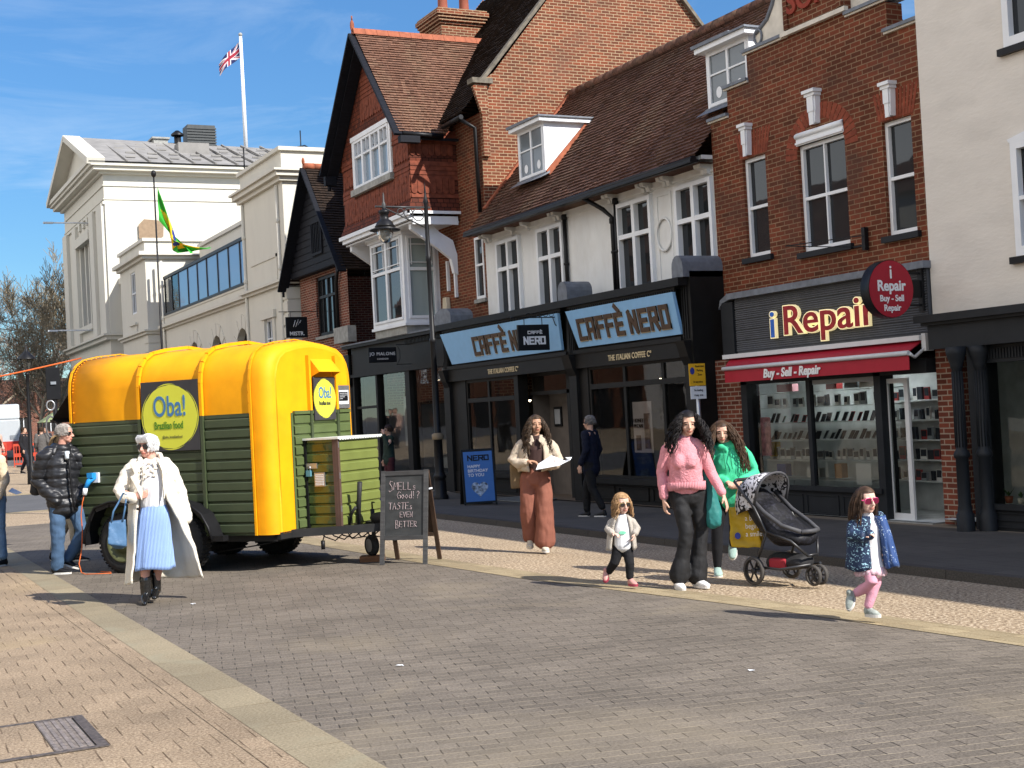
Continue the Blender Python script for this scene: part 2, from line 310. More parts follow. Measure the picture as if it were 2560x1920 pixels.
def window(parent, P, u0, u1, v0, v1, w=.08, fr=.055, vb=(), hb=(), bt=.03, glass=None, fm=None, d=.06, sill=None, name='window', sillm=None, label=None, dots=()):
    """casement or sash: frame part with a pane sub-part; vb/hb = bars as (position 0..1, width)"""
    fm = fm or m_white; mb = MB()
    pbox(mb, P, u0, u0+fr, v0, v1, w-d, w+.02); pbox(mb, P, u1-fr, u1, v0, v1, w-d, w+.02)
    pbox(mb, P, u0+fr, u1-fr, v0, v0+fr*1.2, w-d, w+.018); pbox(mb, P, u0+fr, u1-fr, v1-fr, v1, w-d, w+.018)
    for t, bw, *r in vb:
        lo, hi = (r+[0, 1])[:2] if r else (0, 1)
        c = u0+(u1-u0)*t; pbox(mb, P, c-bw/2, c+bw/2, v0+fr*1.2+(v1-v0-2.2*fr)*lo, v1-fr-(v1-v0-2.2*fr)*(1-hi), w-d+.004, w+.012)
    for t, bw, *r in hb:
        lo, hi = (r+[0, 1])[:2] if r else (0, 1)
        c = v0+(v1-v0)*t; pbox(mb, P, u0+fr+(u1-u0-2*fr)*lo, u1-fr-(u1-u0-2*fr)*(1-hi), c-bw/2, c+bw/2, w-d+.008, w+.006)
    f = mb.build(name, fm, parent, label=label)
    g = MB(); pbox(g, P, u0+fr*.5, u1-fr*.5, v0+fr*.5, v1-fr*.5, w, w+.012); g.build('pane', glass or m_glass, f)
    if sill:
        s = MB(); pbox(s, P, u0-sill, u1+sill, v0-.09, v0-.002, -.07, w); s.build('sill', sillm or m_stone, f)
    return f
def roofslope(mb, A, B, C, D, rows, cols, th=.036, jit=.008, mi=0, rnd=None, sag=.0):
    """tiled slope: A-B eave, D-C ridge; every course laps over the one below"""
    A, B, C, D = map(Vector, (A, B, C, D)); rnd = rnd or random.Random(3); n = (B-A).cross(D-A).normalized()
    if n.z < 0: n = -n
    for r in range(rows):
        t0, t1 = r/rows, (r+1)/rows+.15/rows
        js = [rnd.uniform(-jit, jit) for _ in range(cols+1)]; off = .5*(r % 2)
        for c in range(cols):
            s0, s1 = (c)/cols, (c+1)/cols
            j = js[c]; sg = sag*(-math.sin(math.pi*(s0+s1)/2))
            def pt(s, t, h): return A.lerp(B, s).lerp(D.lerp(C, s), min(t, 1))+n*(h+sg)
            a, b, c2, d = pt(s0, t0, th+j), pt(s1, t0, th+j), pt(s1, t1, .0), pt(s0, t1, .0)
            a0, b0 = pt(s0, t0, -.01), pt(s1, t0, -.01)
            mb.quad(a, b, c2, d, mi=mi); mb.quad(a0, b0, b, a, mi=mi)
def text(body, P, u, v, size, m_, parent, name='lettering', depth=.01, w=-.012, off=0.0, sx=1.0, flip=True, align='LEFT', shear=0, track=1.0, label=None, cat=None):
    """lettering as a mesh on plane P; on street facades the reading direction is -u (flip)"""
    cu_ = bpy.data.curves.new('txt', 'FONT'); cu_.body = body; cu_.size = size; cu_.offset = off; cu_.extrude = depth/2; cu_.align_x = align; cu_.shear = shear; cu_.space_character = track; cu_.resolution_u = 4
    to = bpy.data.objects.new('txt', cu_); COL.objects.link(to); bpy.context.view_layer.update()
    me = bpy.data.meshes.new_from_object(to.evaluated_get(bpy.context.evaluated_depsgraph_get())); bpy.data.objects.remove(to); bpy.data.curves.remove(cu_)
    mb = MB(); s = -1 if flip else 1
    mb.add([P(u+s*q.co.x*sx, v+q.co.y, w-q.co.z) for q in me.vertices], [list(p.vertices) for p in me.polygons]); bpy.data.meshes.remove(me)
    return mb.build(name, m_, parent, label=label, cat=cat)
BLOCK = {  # angular block capitals as poly-lines in a unit box
 'C': [[(1, 1), (0, 1), (0, 0), (1, 0)]], 'A': [[(0, 0), (0, 1), (1, 1), (1, 0)], [(0, .42), (1, .42)]], 'F': [[(0, 0), (0, 1), (1, 1)], [(0, .52), (.85, .52)]],
 'E': [[(1, 1), (0, 1), (0, 0), (1, 0)], [(0, .5), (.85, .5)]], 'N': [[(0, 0), (0, 1), (.95, 0), (.95, 1)]], 'R': [[(0, 0), (0, 1), (1, 1), (1, .45), (0, .45)], [(.55, .45), (1, 0)]],
 'O': [[(0, 0), (0, 1), (1, 1), (1, 0), (0, 0)]], '`': [[(.25, 1.45), (.7, 1.2)]]}
def blocktext(word, P, u, v, h, wd, gap, st, m_, parent, w=-.02, depth=.02, s=-1, slant=0, name='lettering', space=.6):
    mb = MB(); x = 0
    for ch in word:
        if ch == ' ': x += wd*space; continue
        accent = ch == 'È'; key = 'E' if accent else ch
        for pl in BLOCK[key]+(BLOCK['`'] if accent else []):
            for i, ((a, b), (c, d)) in enumerate(zip(pl, pl[1:])):
                dx, dy = (c-a)*wd, (d-b)*h; ln = math.hypot(dx, dy); nx, ny = -dy/ln*st/2, dx/ln*st/2; ex, ey = dx/ln*st/2, dy/ln*st/2
                q = [(x+a*wd-ex+nx, b*h-ey+ny), (x+c*wd+ex+nx, d*h+ey+ny), (x+c*wd+ex-nx, d*h+ey-ny), (x+a*wd-ex-nx, b*h-ey-ny)]
                k = i*.0008; F_ = [P(u+s*(qx+slant*qy), v+qy, w-k) for qx, qy in q]; Bk = [P(u+s*(qx+slant*qy), v+qy, w+depth) for qx, qy in q]
                mb.add(F_+Bk, [(0, 1, 2, 3), (0, 4, 5, 1), (1, 5, 6, 2), (2, 6, 7, 3), (3, 7, 4, 0)])
        x += wd+gap
    return mb.build(name, m_, parent)
# ---------------------------------------------------------------- ground sheets
def aggmat(name, c1, c2, c3, scale=160, patch=None, tint=None, setts=None, bump=.5, var=(.82, 1.14), gum=0):
    m_ = bpy.data.materials.new(name); m_.use_nodes = True; nt = m_.node_tree; b = bsdf(m_); l = nt.links.new; m_['uv'] = 1
    uv = N(nt, 'ShaderNodeUVMap'); vec = uv.outputs[0]
    nz_ = N(nt, 'ShaderNodeTexNoise'); nz_.inputs['Scale'].default_value = scale; nz_.inputs['Detail'].default_value = 3; nz_.inputs['Roughness'].default_value = .8; l(vec, nz_.inputs['Vector'])
    rp = N(nt, 'ShaderNodeValToRGB'); e = rp.color_ramp.elements; e[0].position = .36; e[0].color = (*hexc(c1), 1); e[1].position = .66; e[1].color = (*hexc(c3), 1); q = e.new(.5); q.color = (*hexc(c2), 1); l(nz_.outputs['Fac'], rp.inputs[0])
    n2 = N(nt, 'ShaderNodeTexNoise'); n2.inputs['Scale'].default_value = .8; n2.inputs['Detail'].default_value = 8; n2.inputs['Roughness'].default_value = .65; l(vec, n2.inputs['Vector'])
    mr = N(nt, 'ShaderNodeMapRange'); mr.inputs[1].default_value = .3; mr.inputs[2].default_value = .7; mr.inputs[3].default_value = var[0]; mr.inputs[4].default_value = var[1]; l(n2.outputs['Fac'], mr.inputs[0])
    vm = N(nt, 'ShaderNodeVectorMath', operation='SCALE'); l(rp.outputs[0], vm.inputs[0]); l(mr.outputs[0], vm.inputs['Scale']); outc = vm.outputs[0]
    hgt = nz_.outputs['Fac']
    if setts:
        w, h, rot, rowc, colc, rowj, colj, celvar, wob = setts
        mp_ = N(nt, 'ShaderNodeMapping'); mp_.inputs['Rotation'].default_value = (0, 0, rot); l(vec, mp_.inputs[0])
        nd = N(nt, 'ShaderNodeTexNoise'); nd.inputs['Scale'].default_value = 1.1; nd.inputs['Detail'].default_value = 2; l(mp_.outputs[0], nd.inputs['Vector'])
        v1 = N(nt, 'ShaderNodeVectorMath', operation='SCALE'); v1.inputs['Scale'].default_value = wob; l(nd.outputs['Color'], v1.inputs[0]); v2 = N(nt, 'ShaderNodeVectorMath', operation='ADD'); l(v1.outputs[0], v2.inputs[0]); l(mp_.outputs[0], v2.inputs[1])
        sx = N(nt, 'ShaderNodeSeparateXYZ'); l(v2.outputs[0], sx.inputs[0])
        def mth(op, a, b_=None, c_=None):
            n_ = N(nt, 'ShaderNodeMath', operation=op)
            for i, q_ in enumerate((a, b_, c_)):
                if q_ is None: continue
                if hasattr(q_, 'links') or hasattr(q_, 'is_linked'): l(q_, n_.inputs[i])
                else: n_.inputs[i].default_value = q_
            return n_.outputs[0]
        vr = mth('DIVIDE', sx.outputs[1], h); row = mth('FLOOR', vr); fv = mth('SUBTRACT', vr, row)
        wnr = N(nt, 'ShaderNodeTexWhiteNoise', noise_dimensions='1D'); l(row, wnr.inputs['W'])
        ur = mth('ADD', mth('DIVIDE', sx.outputs[0], w), mth('ADD', mth('MULTIPLY', row, .5), mth('MULTIPLY', wnr.outputs['Value'], .16))); cl = mth('FLOOR', ur); fu = mth('SUBTRACT', ur, cl)
        def joint(f, width): # 1 inside the joint
            d_ = mth('MINIMUM', f, mth('SUBTRACT', 1.0, f)); s_ = N(nt, 'ShaderNodeMapRange', interpolation_type='SMOOTHSTEP'); l(d_, s_.inputs[0]); s_.inputs[1].default_value = width*.4; s_.inputs[2].default_value = width; s_.inputs[3].default_value = 1; s_.inputs[4].default_value = 0; return s_.outputs[0]
        jr, jc = joint(fv, rowj/h), joint(fu, colj/w)
        nj = N(nt, 'ShaderNodeTexNoise'); nj.inputs['Scale'].default_value = 5; nj.inputs['Detail'].default_value = 3; l(vec, nj.inputs['Vector'])
        mj = N(nt, 'ShaderNodeMapRange'); l(nj.outputs['Fac'], mj.inputs[0]); mj.inputs[1].default_value = .35; mj.inputs[2].default_value = .62; mj.inputs[3].default_value = .15; mj.inputs[4].default_value = 1
        cb = N(nt, 'ShaderNodeCombineXYZ'); l(cl, cb.inputs[0]); l(row, cb.inputs[1]); wc = N(nt, 'ShaderNodeTexWhiteNoise', noise_dimensions='2D'); l(cb.outputs[0], wc.inputs['Vector'])
        cv = N(nt, 'ShaderNodeMapRange'); l(wc.outputs['Value'], cv.inputs[0]); cv.inputs[3].default_value = 1-celvar; cv.inputs[4].default_value = 1+celvar
        v3 = N(nt, 'ShaderNodeVectorMath', operation='SCALE'); l(outc, v3.inputs[0]); l(cv.outputs[0], v3.inputs['Scale'])
        m1 = N(nt, 'ShaderNodeMix', data_type='RGBA'); l(v3.outputs[0], m1.inputs[6]); m1.inputs[7].default_value = (*hexc(rowc), 1); l(mth('MULTIPLY', jr, mj.outputs[0]), m1.inputs[0])
        m2 = N(nt, 'ShaderNodeMix', data_type='RGBA'); l(m1.outputs[2], m2.inputs[6]); m2.inputs[7].default_value = (*hexc(colc), 1); l(mth('MULTIPLY', jc, mth('ADD', mj.outputs[0], .1)), m2.inputs[0]); outc = m2.outputs[2]
        hgt = mth('SUBTRACT', mth('MULTIPLY', nz_.outputs['Fac'], .3), mth('MAXIMUM', mth('MULTIPLY', jr, .5), jc))
    if patch:
        n5 = N(nt, 'ShaderNodeTexNoise'); n5.inputs['Scale'].default_value = patch[2]; n5.inputs['Detail'].default_value = 6; n5.inputs['Distortion'].default_value = 1.2; l(vec, n5.inputs['Vector'])
        r5 = N(nt, 'ShaderNodeMapRange'); r5.inputs[1].default_value = .55; r5.inputs[2].default_value = .72; r5.inputs[4].default_value = patch[1]; l(n5.outputs['Fac'], r5.inputs[0])
        m5 = N(nt, 'ShaderNodeMix', data_type='RGBA'); l(outc, m5.inputs[6]); m5.inputs[7].default_value = (*hexc(patch[0]), 1); l(r5.outputs[0], m5.inputs[0]); outc = m5.outputs[2]
    if gum:
        vo = N(nt, 'ShaderNodeTexVoronoi'); vo.inputs['Scale'].default_value = 1.7; l(vec, vo.inputs['Vector']); rg_ = N(nt, 'ShaderNodeMapRange'); rg_.inputs[1].default_value = .028; rg_.inputs[2].default_value = .045; rg_.inputs[3].default_value = .75; rg_.inputs[4].default_value = 0; l(vo.outputs['Distance'], rg_.inputs[0])
        mg = N(nt, 'ShaderNodeMix', data_type='RGBA'); l(outc, mg.inputs[6]); mg.inputs[7].default_value = (gum, gum, gum*.95, 1); l(rg_.outputs[0], mg.inputs[0]); outc = mg.outputs[2]
    l(outc, b.inputs['Base Color']); setin(b, 'Roughness', .8); setin(b, 'Specular IOR Level', .25)
    bp = N(nt, 'ShaderNodeBump'); bp.inputs['Strength'].default_value = bump; bp.inputs['Distance'].default_value = .006; l(hgt, bp.inputs['Height']); l(bp.outputs[0], b.inputs['Normal'])
    return m_
m_setts = aggmat('road_setts', '585148', '6a6258', '7d7468', 60, patch=('958870', .35, .5), setts=(.205, .1, R(13.5), 'a3967f', '3a352f', .0045, .0055, .13, .02), var=(.74, 1.2), gum=.07)  # pale long joints paint the setts' sunlit edges into the colour
m_pave = aggmat('buff_pavers', '6f5e4c', '938068', 'b9a68c', 60, patch=('c9b184', .35, .35), setts=(.2, .26, R(1.5), 'a08c6e', '5a4a38', .003, .006, .08, .03), var=(.74, 1.16), gum=.12)
m_agg = aggmat('sandy_aggregate', '4e3e30', '9a866c', 'dccbb0', 32, patch=('8a7a64', .25, .6), bump=1)
m_tarmac = aggmat('tarmac', '4c4c4d', '5a5a5b', '6c6b69', 110, patch=('6e6a64', .3, .5))
m_flag = aggmat('kerb_slab', '7a7059', '8e826a', '9f947c', 60, patch=('8f8a74', .6, 1.3), setts=(50, .62, 0, '6f5f45', '6f5f45', .006, .006, .12, .02))
m_channel = aggmat('channel_stone', '7f7258', '958669', 'a89a7e', 60, patch=('8a7a5c', .4, 1.2), setts=(.205, .3, R(-5), '77664a', '77664a', .008, .01, .15, .03))
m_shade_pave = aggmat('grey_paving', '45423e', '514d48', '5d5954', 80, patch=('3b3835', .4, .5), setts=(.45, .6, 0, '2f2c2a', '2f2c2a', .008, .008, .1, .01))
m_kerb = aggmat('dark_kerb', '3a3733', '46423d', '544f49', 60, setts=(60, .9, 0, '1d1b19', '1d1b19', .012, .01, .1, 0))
m_ground = aggmat('ground_base', '6b6154', '7d7264', '8d8272', 90)
def sheet(name, xl, xr, y0, y1, dz, m_, ny=40, nx=6, zf=None, kind='structure'):
    mb = MB(); zf = zf or gz; fl = (lambda y: xl) if not callable(xl) else xl; fr_ = (lambda y: xr) if not callable(xr) else xr
    vs_ = []
    for j in range(ny+1):
        y = y0+(y1-y0)*j/ny; a, b = fl(y), fr_(y)
        for i in range(nx+1):
            x = a+(b-a)*i/nx; vs_.append((x, y, zf(x, y)+dz))
    fs = [(j*(nx+1)+i, j*(nx+1)+i+1, (j+1)*(nx+1)+i+1, (j+1)*(nx+1)+i) for j in range(ny) for i in range(nx)]
    mb.add(vs_, fs); return mb.build(name, m_, None, kind=kind, shift=False)
def gzc(x, y): return gz(x, min(y, 120))
gm = MB(); xs = [-600, -200, -60, -10, 0, 2, 4, 5, 6, 6.6, 7.2, 7.8, 8.4, 9, 9.6, 11, 14, 25, 60, 200, 600]; ys = [-400, -100, -30]+[-10+2*i for i in range(70)]+[160, 250, 500, 900]
gm.add([(x, y, gzc(x, y)-.012) for y in ys for x in xs], [(j*len(xs)+i, j*len(xs)+i+1, (j+1)*len(xs)+i+1, (j+1)*len(xs)+i) for j in range(len(ys)-1) for i in range(len(xs)-1)])
gm.build('ground', m_ground, None, kind='structure', shift=False)
def chan(y):  # road-side edge of the stone channel
    pts = [(-12, 7.6), (3, 7.15), (6.5, 6.95), (9.2, 6.68), (12.2, 6.1), (14, 5.95), (27.5, 5.3)]
    for (a, xa), (b, xb) in zip(pts, pts[1:]):
        if y <= b: return xa+(xb-xa)*(y-a)/(b-a)
    return 5.3
sheet('road', 2.31, chan, -12, 27.3, 0, m_setts, 60, 16)
sheet('channel_stones', chan, lambda y: chan(y)+.44, -12, 27.3, .004, m_channel, 60, 3)
sheet('aggregate_strip', lambda y: chan(y)+.44, 9.6, -12, 27.3, 0, m_agg, 60, 12)
sheet('pavement_left', -30, 1.84, -12, 60, 0, m_pave, 60, 16)
sheet('pavement_border', 1.84, 2.0, -12, 60, .003, m_pave, 60, 1)
sheet('pavement_edge_slabs', 2.0, 2.31, -12, 60, .005, m_flag, 60, 1)
sheet('crossing_strip', 2.31, 9.6, 27.3, 31.5, .0, m_agg, 6, 16)
sheet('crossing_edge', 2.31, 9.6, 31.5, 31.9, .003, m_channel, 2, 16)
sheet('tarmac_road', 2.31, 9.6, 31.9, 38.3, .0, m_tarmac, 6, 16)
sheet('tarmac_edge', 2.31, 9.6, 38.3, 38.9, .003, m_channel, 2, 16)
sheet('market_paving', 2.31, 9.6, 38.9, 62, .0, m_agg, 20, 16)
sheet('tarmac_far', -30, 9.6, 62, 130, .002, m_tarmac, 20, 16, zf=gzc)
def pz(x, y):
    e = 0 if y < 28 else (y-28)*.0142*min(1, (y-28)/12)
    return -.09-.11*max(0, min(1, (x-9.75)/3.3))+e*.6
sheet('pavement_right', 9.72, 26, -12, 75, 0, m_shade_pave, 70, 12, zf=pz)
kb = MB()
for j in range(80):
    y0, y1 = -12+j*1.0, -12+(j+1)*1.0-.008
    z0a, z1a = gz(9.6, y0)-.05, pz(9.72, y0)+.004; z0b, z1b = gz(9.6, y1)-.05, pz(9.72, y1)+.004
    kb.add([(9.59, y0, z0a), (9.73, y0, z0a), (9.73, y0, z1a), (9.6, y0, z1a), (9.59, y1, z0b), (9.73, y1, z0b), (9.73, y1, z1b), (9.6, y1, z1b)], [(0, 1, 2, 3), (4, 7, 6, 5), (0, 4, 5, 1), (1, 5, 6, 2), (2, 6, 7, 3), (3, 7, 4, 0)])
kb.build('kerb', m_kerb, None, kind='structure', shift=False)
# inspection cover set into the buff paving, bottom left
ic = thing('inspection_cover', 'recessed paving access cover with black iron edging in the buff pavement', 'manhole cover', (.9, 8.0, .004))
f_ = MB(); f_.box(-1.3, .36, .42, .46, 0, .006); f_.box(-1.3, .36, -.46, -.42, 0, .006); f_.box(.3, .36, -.42, .42, 0, .006); f_.box(-1.3, -1.25, -.42, .42, 0, .006)
f_.build('frame', mat('iron_edge', (.09, .075, .065), .6, var=.5, vscale=40), ic)
t_ = MB(); t_.box(-1.25, .08, -.42, .42, 0, .003); t_.build('tray', m_pave, ic)
s_ = MB()
for k in range(5): s_.box(.09+k*.042, .11+k*.042, -.41, .41, 0, .007)
for k in range(26): s_.box(.085, .29, -.405+k*.032, -.393+k*.032, 0, .005)
s_.build('grating', mat('cast_iron', (.2, .17, .15), .6, var=.4, vscale=30), ic)
g_ = MB(); g_.box(.085, .295, -.415, .415, -.0, .001); g_.build('slot', m_black, ic)
# bits of litter on the road
for i, (x, y, s, lb) in enumerate([(5.0, 6.9, .035, 'crumpled white scrap of paper on the brick road nearest the camera'), (3.35, 8.6, .03, 'small white blob of litter beside the left kerb slabs'), (3.0, 13.0, .03, 'tiny white scrap on the road right of the blonde coat woman')]):
    rnd = random.Random(i); mb = MB(); mb.add([(rnd.uniform(-s, s), rnd.uniform(-s, s)*.6, rnd.uniform(0, .012)) for _ in range(7)], [(0, 1, 2), (1, 3, 2), (2, 3, 4), (4, 5, 0), (5, 6, 1), (3, 6, 5)])
    o = mb.build('litter_scrap', m_white, None, lb.replace('blonde coat', 'white-haired'), 'litter'); o.location = (x, y, .004)
# ================================================================ CAFE BUILDING (white render, long tiled roof)
PW = PX(13.9)
cafe = thing('cafe_building', 'white rendered upper floor under a long brown tiled roof above the black coffee shop front', 'building', (13.9, 24, -.2), world=True)
CW = [(26.93, 28.11), (24.93, 26.09), (21.47, 22.72), (19.5, 20.66)]
w_ = MB(); wallgrid(w_, PW, 19.42, 28.78, 2.6, 5.93, [(a, b, 3.6, 5.58) for a, b in CW], .1)
w_.quad((19.5, 18.3, 2), (19.5, 28.78, 2), (19.5, 28.78, 5.9), (19.5, 18.3, 5.9)); w_.quad((14, 18.3, 5.8), (19.5, 18.3, 5.8), (16.4, 18.3, 9.2)); w_.build('wall', m_white_wall, cafe)
for i, (a, b) in enumerate(CW):
    window(cafe, PW, a, b, 3.62, 5.58, w=.03, fr=.08, vb=[(.5, .1)], hb=[(.665, .085)], d=.11, glass=m_glass)
for y in (28.62, 28.45, 27.23, 26.48, 25.19, 25.02, 22.92, 22.78, 21.66, 21.5, 20.94, 20.8, 19.71, 19.6):
    b_ = MB(); b_.prism([(13.9, y-.05, 5.82), (13.66, y-.05, 5.82), (13.68, y-.05, 5.74), (13.8, y-.05, 5.72), (13.82, y-.05, 5.64), (13.9, y-.05, 5.62)], (0, .1, 0)); b_.build('eaves_bracket', m_white_wall, cafe)
t_ = MB(); pbox(t_, PW, 19.42, 28.78, 5.86, 5.93, -.28, 0); pbox(t_, PW, 19.42, 28.78, 5.66, 5.7, -.03, 0); t_.build('soffit', m_white_wall, cafe)
pn = MB()
for a, b, c, d in ((20.84, 20.88, 3.7, 5.55), (21.3, 21.34, 3.7, 5.55), (20.88, 21.3, 5.5, 5.55)): pbox(pn, PW, a, b, c, d, -.02, 0)
ovp = [(13.87, 21.1+.24*math.cos(t), 4.78+.3*math.sin(t)) for t in [i*math.pi/16 for i in range(33)]]; pn.tube(ovp, .022, 6, cap=False)
pn.build('oval_panel', m_white_wall, cafe)
rf = MB(); roofslope(rf, (14.2, 18.3, 6.745), (14.2, 19.4, 6.745), (16.42, 19.4, 9.32), (16.42, 18.3, 9.32), 31, 7, jit=.012); roofslope(rf, (13.42, 19.4, 5.84), (13.42, 28.78, 5.84), (16.42, 28.78, 9.32), (16.42, 19.4, 9.32), 42, 56, jit=.012, sag=.06, rnd=random.Random(11))
rf.quad((16.42, 18.3, 9.3), (16.42, 28.78, 9.3), (19.6, 28.78, 5.7), (19.6, 18.3, 5.7)); rf.quad((13.42, 19.4, 5.8), (13.42, 28.78, 5.8), (13.95, 28.78, 5.8), (13.95, 19.4, 5.8))
roof = rf.build('roof', m_tile_br, cafe)
rg = MB()
for k in range(24): rg.cyl((16.42, 18.3+k*.436, 9.3), (16.42, 18.3+k*.436+.43, 9.3-.0), .12, 10)
rg.build('ridge_tiles', m_tile_br, roof)
fl_ = MB(); fl_.bar((13.9, 28.72, 6.46), (16.4, 28.72, 9.36), .16, .05); fl_.build('flashing', m_ridge, roof)
gt = MB(); gt.tube([(13.4, 19.35, 5.83), (13.4, 28.78, 5.86)], .065, 8); gt.box(13.33, 13.5, 19.35, 28.78, 5.78, 5.83)
gt.build('gutter', m_black, cafe)
for pts in ([(13.42, 23.35, 5.85), (13.75, 23.05, 5.55), (13.84, 22.87, 5.36), (13.84, 22.87, 3.75)], [(13.84, 22.72, 5.72), (13.84, 22.72, 3.75)], [(13.84, 24.8, 5.72), (13.84, 24.8, 3.75)]):
    mb = MB(); mb.tube(pts, .045, 8); mb.lathe((pts[-1][0], pts[-1][1], pts[-1][2]+.9), [(.045, 0), (.06, .01), (.06, .05), (.045, .06)], 8); mb.lathe((pts[-2][0], pts[-2][1], pts[-2][2]-.12), [(.045, 0), (.065, .01), (.065, .1), (.045, .12)], 8); mb.build('downpipe', m_black, cafe)
def dormer(y0, y1, z0, z1, cap, lb):
    d = MB(); X = 14.2
    back = lambda z: 13.42+(z-5.84)/1.16
    d.quad((X, y0, z0), (back(z1)+.1, y0, z1), (X, y0, z1)); d.quad((X, y1, z0), (X, y1, z1), (back(z1)+.1, y1, z1)); P = PX(X)
    wallgrid(d, P, y0, y1, z0, z1, [(y0+.06, y1-.06, z0+.04, z1-.03)], .06)
    o = d.build('dormer', m_white, roof, label=lb)
    c = MB(); c.box(X-.16, back(z1)+.1, y0-.12, y1+.12, z1, z1+.09); c.build('dormer_fascia', m_white, o)
    c = MB(); c.box(X-.2, back(z1)+.25, y0-.16, y1+.16, z1+.09, z1+.125); c.box(X-.2, X-.05, y0+.3, y1+.18, z1+.125, z1+.15); c.build('dormer_roof', m_lead, o)
    a, b, c_, e = y0+.06, y1-.06, z0+.04, z1-.03
    f = MB()
    for q in ((a, a+.05, c_, e), (b-.05, b, c_, e), (a+.05, b-.05, c_, c_+.06), (a+.05, b-.05, e-.05, e)): pbox(f, P, *q, -.01, .05)
    pbox(f, P, (a+b)/2-.03, (a+b)/2+.03, c_+.06, e-.05, -.008, .045); pbox(f, P, a+.05, b-.05, c_+.57*(e-c_), c_+.57*(e-c_)+.03, -.004, .04)
    fo = f.build('dormer_window', m_white, o)
    g = MB(); pbox(g, P, a+.03, b-.03, c_+.03, e-.03, .02, .03); g.build('pane', mat('grey_blind_glass', (.13, .15, .165), .15, var=.03, spec=.5), fo)
    s = MB()
    for yy in (a+.27, b-.27):
        s.add([P(yy+.085*math.cos(t), c_+.22+.1*math.sin(t), .015) for t in [i*math.pi/8 for i in range(16)]], [list(range(16))])
    s.build('round_sticker', m_white, fo)
    s = MB(); s.prism([(X-.22, y0-.1, z0-.12), (X+.05, y0-.1, z0+.05), (X+.05, y0-.1, z0)], (0, y1-y0+.2, 0)); s.box(X-.04, X+.0, y0-.04, y1+.04, z0-.05, z0+.02); s.build('dormer_sill', m_lead, o)
    v = MB(); v.bar((X+.02, y0-.05, z0), (back(z1)+.02, y0-.05, z1-.03), .05, .12); v.build('dormer_flashing', m_ridge, o)
dormer(26.15, 27.42, 6.84, 7.98, 0, 'white boxed roof window nearer the brick gable')
dormer(18.68, 19.95, 6.84, 7.86, 0, 'white boxed roof window beside the stepped brick parapet')
# ---- shopfront of the cafe
PS = PX(13.15)
sf = MB()
for a, b in ((19.36, 19.6), (23.42, 23.72), (29.6, 29.85)):
    pbox(sf, PS, a, b, -.25, 3.9, 0, .3)
    for k in range(3): pbox(sf, PS, a+.03+k*.07, a+.06+k*.07, 2.75, 3.75, -.02, 0)
    sf.prism([PS(a-.01, 2.72, 0), PS(a-.01, 2.3, 0), PS(a-.01, 2.45, -.08), PS(a-.01, 2.72, -.16)], (0, b-a+.02, 0))
pbox(sf, PS, 19.3, 19.36, -.25, 3.9, -.0, .78)
pbox(sf, PS, 19.36, 29.85, 3.66, 3.8, -.2, .8)
pbox(sf, PS, 19.6, 23.42, 2.45, 3.66, .1, .3); pbox(sf, PS, 23.72, 29.6, 2.45, 3.66, .1, .3)
for a, b in ((19.6, 23.42), (23.72, 29.6)):
    pbox(sf, PS, a, b, 2.44, 2.72, -.01, .1); pbox(sf, PS, a, b, 2.72, 2.8, -.04, .1); pbox(sf, PS, a, b, 3.62, 3.66, -.12, .1)
    n = int((b-a)/.075)
    for k in range(n): pbox(sf, PS, a+.02+k*.075, a+.055+k*.075, 3.56, 3.62, -.12, -.07)
# stall risers and frames
def shopwin(mb, X, y0, y1, z0, z1, ms=(), tr=None, fw=.07):
    P = PX(X); pbox(mb, P, y0, y0+fw, z0, z1, 0, .08); pbox(mb, P, y1-fw, y1, z0, z1, 0, .08); pbox(mb, P, y0+fw, y1-fw, z0, z0+fw, 0, .08); pbox(mb, P, y0+fw, y1-fw, z1-fw, z1, 0, .08)
    for q in ms: pbox(mb, P, q-fw*.6, q+fw*.6, z0+fw, z1-fw, .004, .07)
    if tr: pbox(mb, P, y0+fw, y1-fw, tr-fw*.7, tr+fw*.7, -.01, .06)
shopwin(sf, 13.25, 19.6, 23.1, .28, 2.46, (21.78, 20.46), 2.06); shopwin(sf, 13.25, 26.3, 28.85, .3, 2.44, (27.67,), 1.96)
pbox(sf, PS, 19.6, 23.42, -.25, .28, .06, .3); pbox(sf, PS, 26.2, 29.6, -.25, .3, .06, .3); pbox(sf, PS, 19.6, 23.2, .2, .3, -.05, .06); pbox(sf, PS, 26.2, 29, .22, .32, -.05, .06)
for a, b in ((19.75, 20.9), (21.05, 22.1), (22.25, 23.3), (26.4, 27.6), (27.8, 29.0)):
    for q in ((a, b, .12, .14), (a, b, -.1, -.08), (a, a+.02, -.1, .14), (b-.02, b, -.1, .14)): pbox(sf, PS, *q, .04, .06)
pbox(sf, PS, 23.1, 23.42, .28, 2.46, .08, .3); pbox(sf, PS, 28.85, 29.6, .3, 2.45, .08, .3); pbox(sf, PS, 26.1, 26.3, -.25, 2.45, .06, .3)
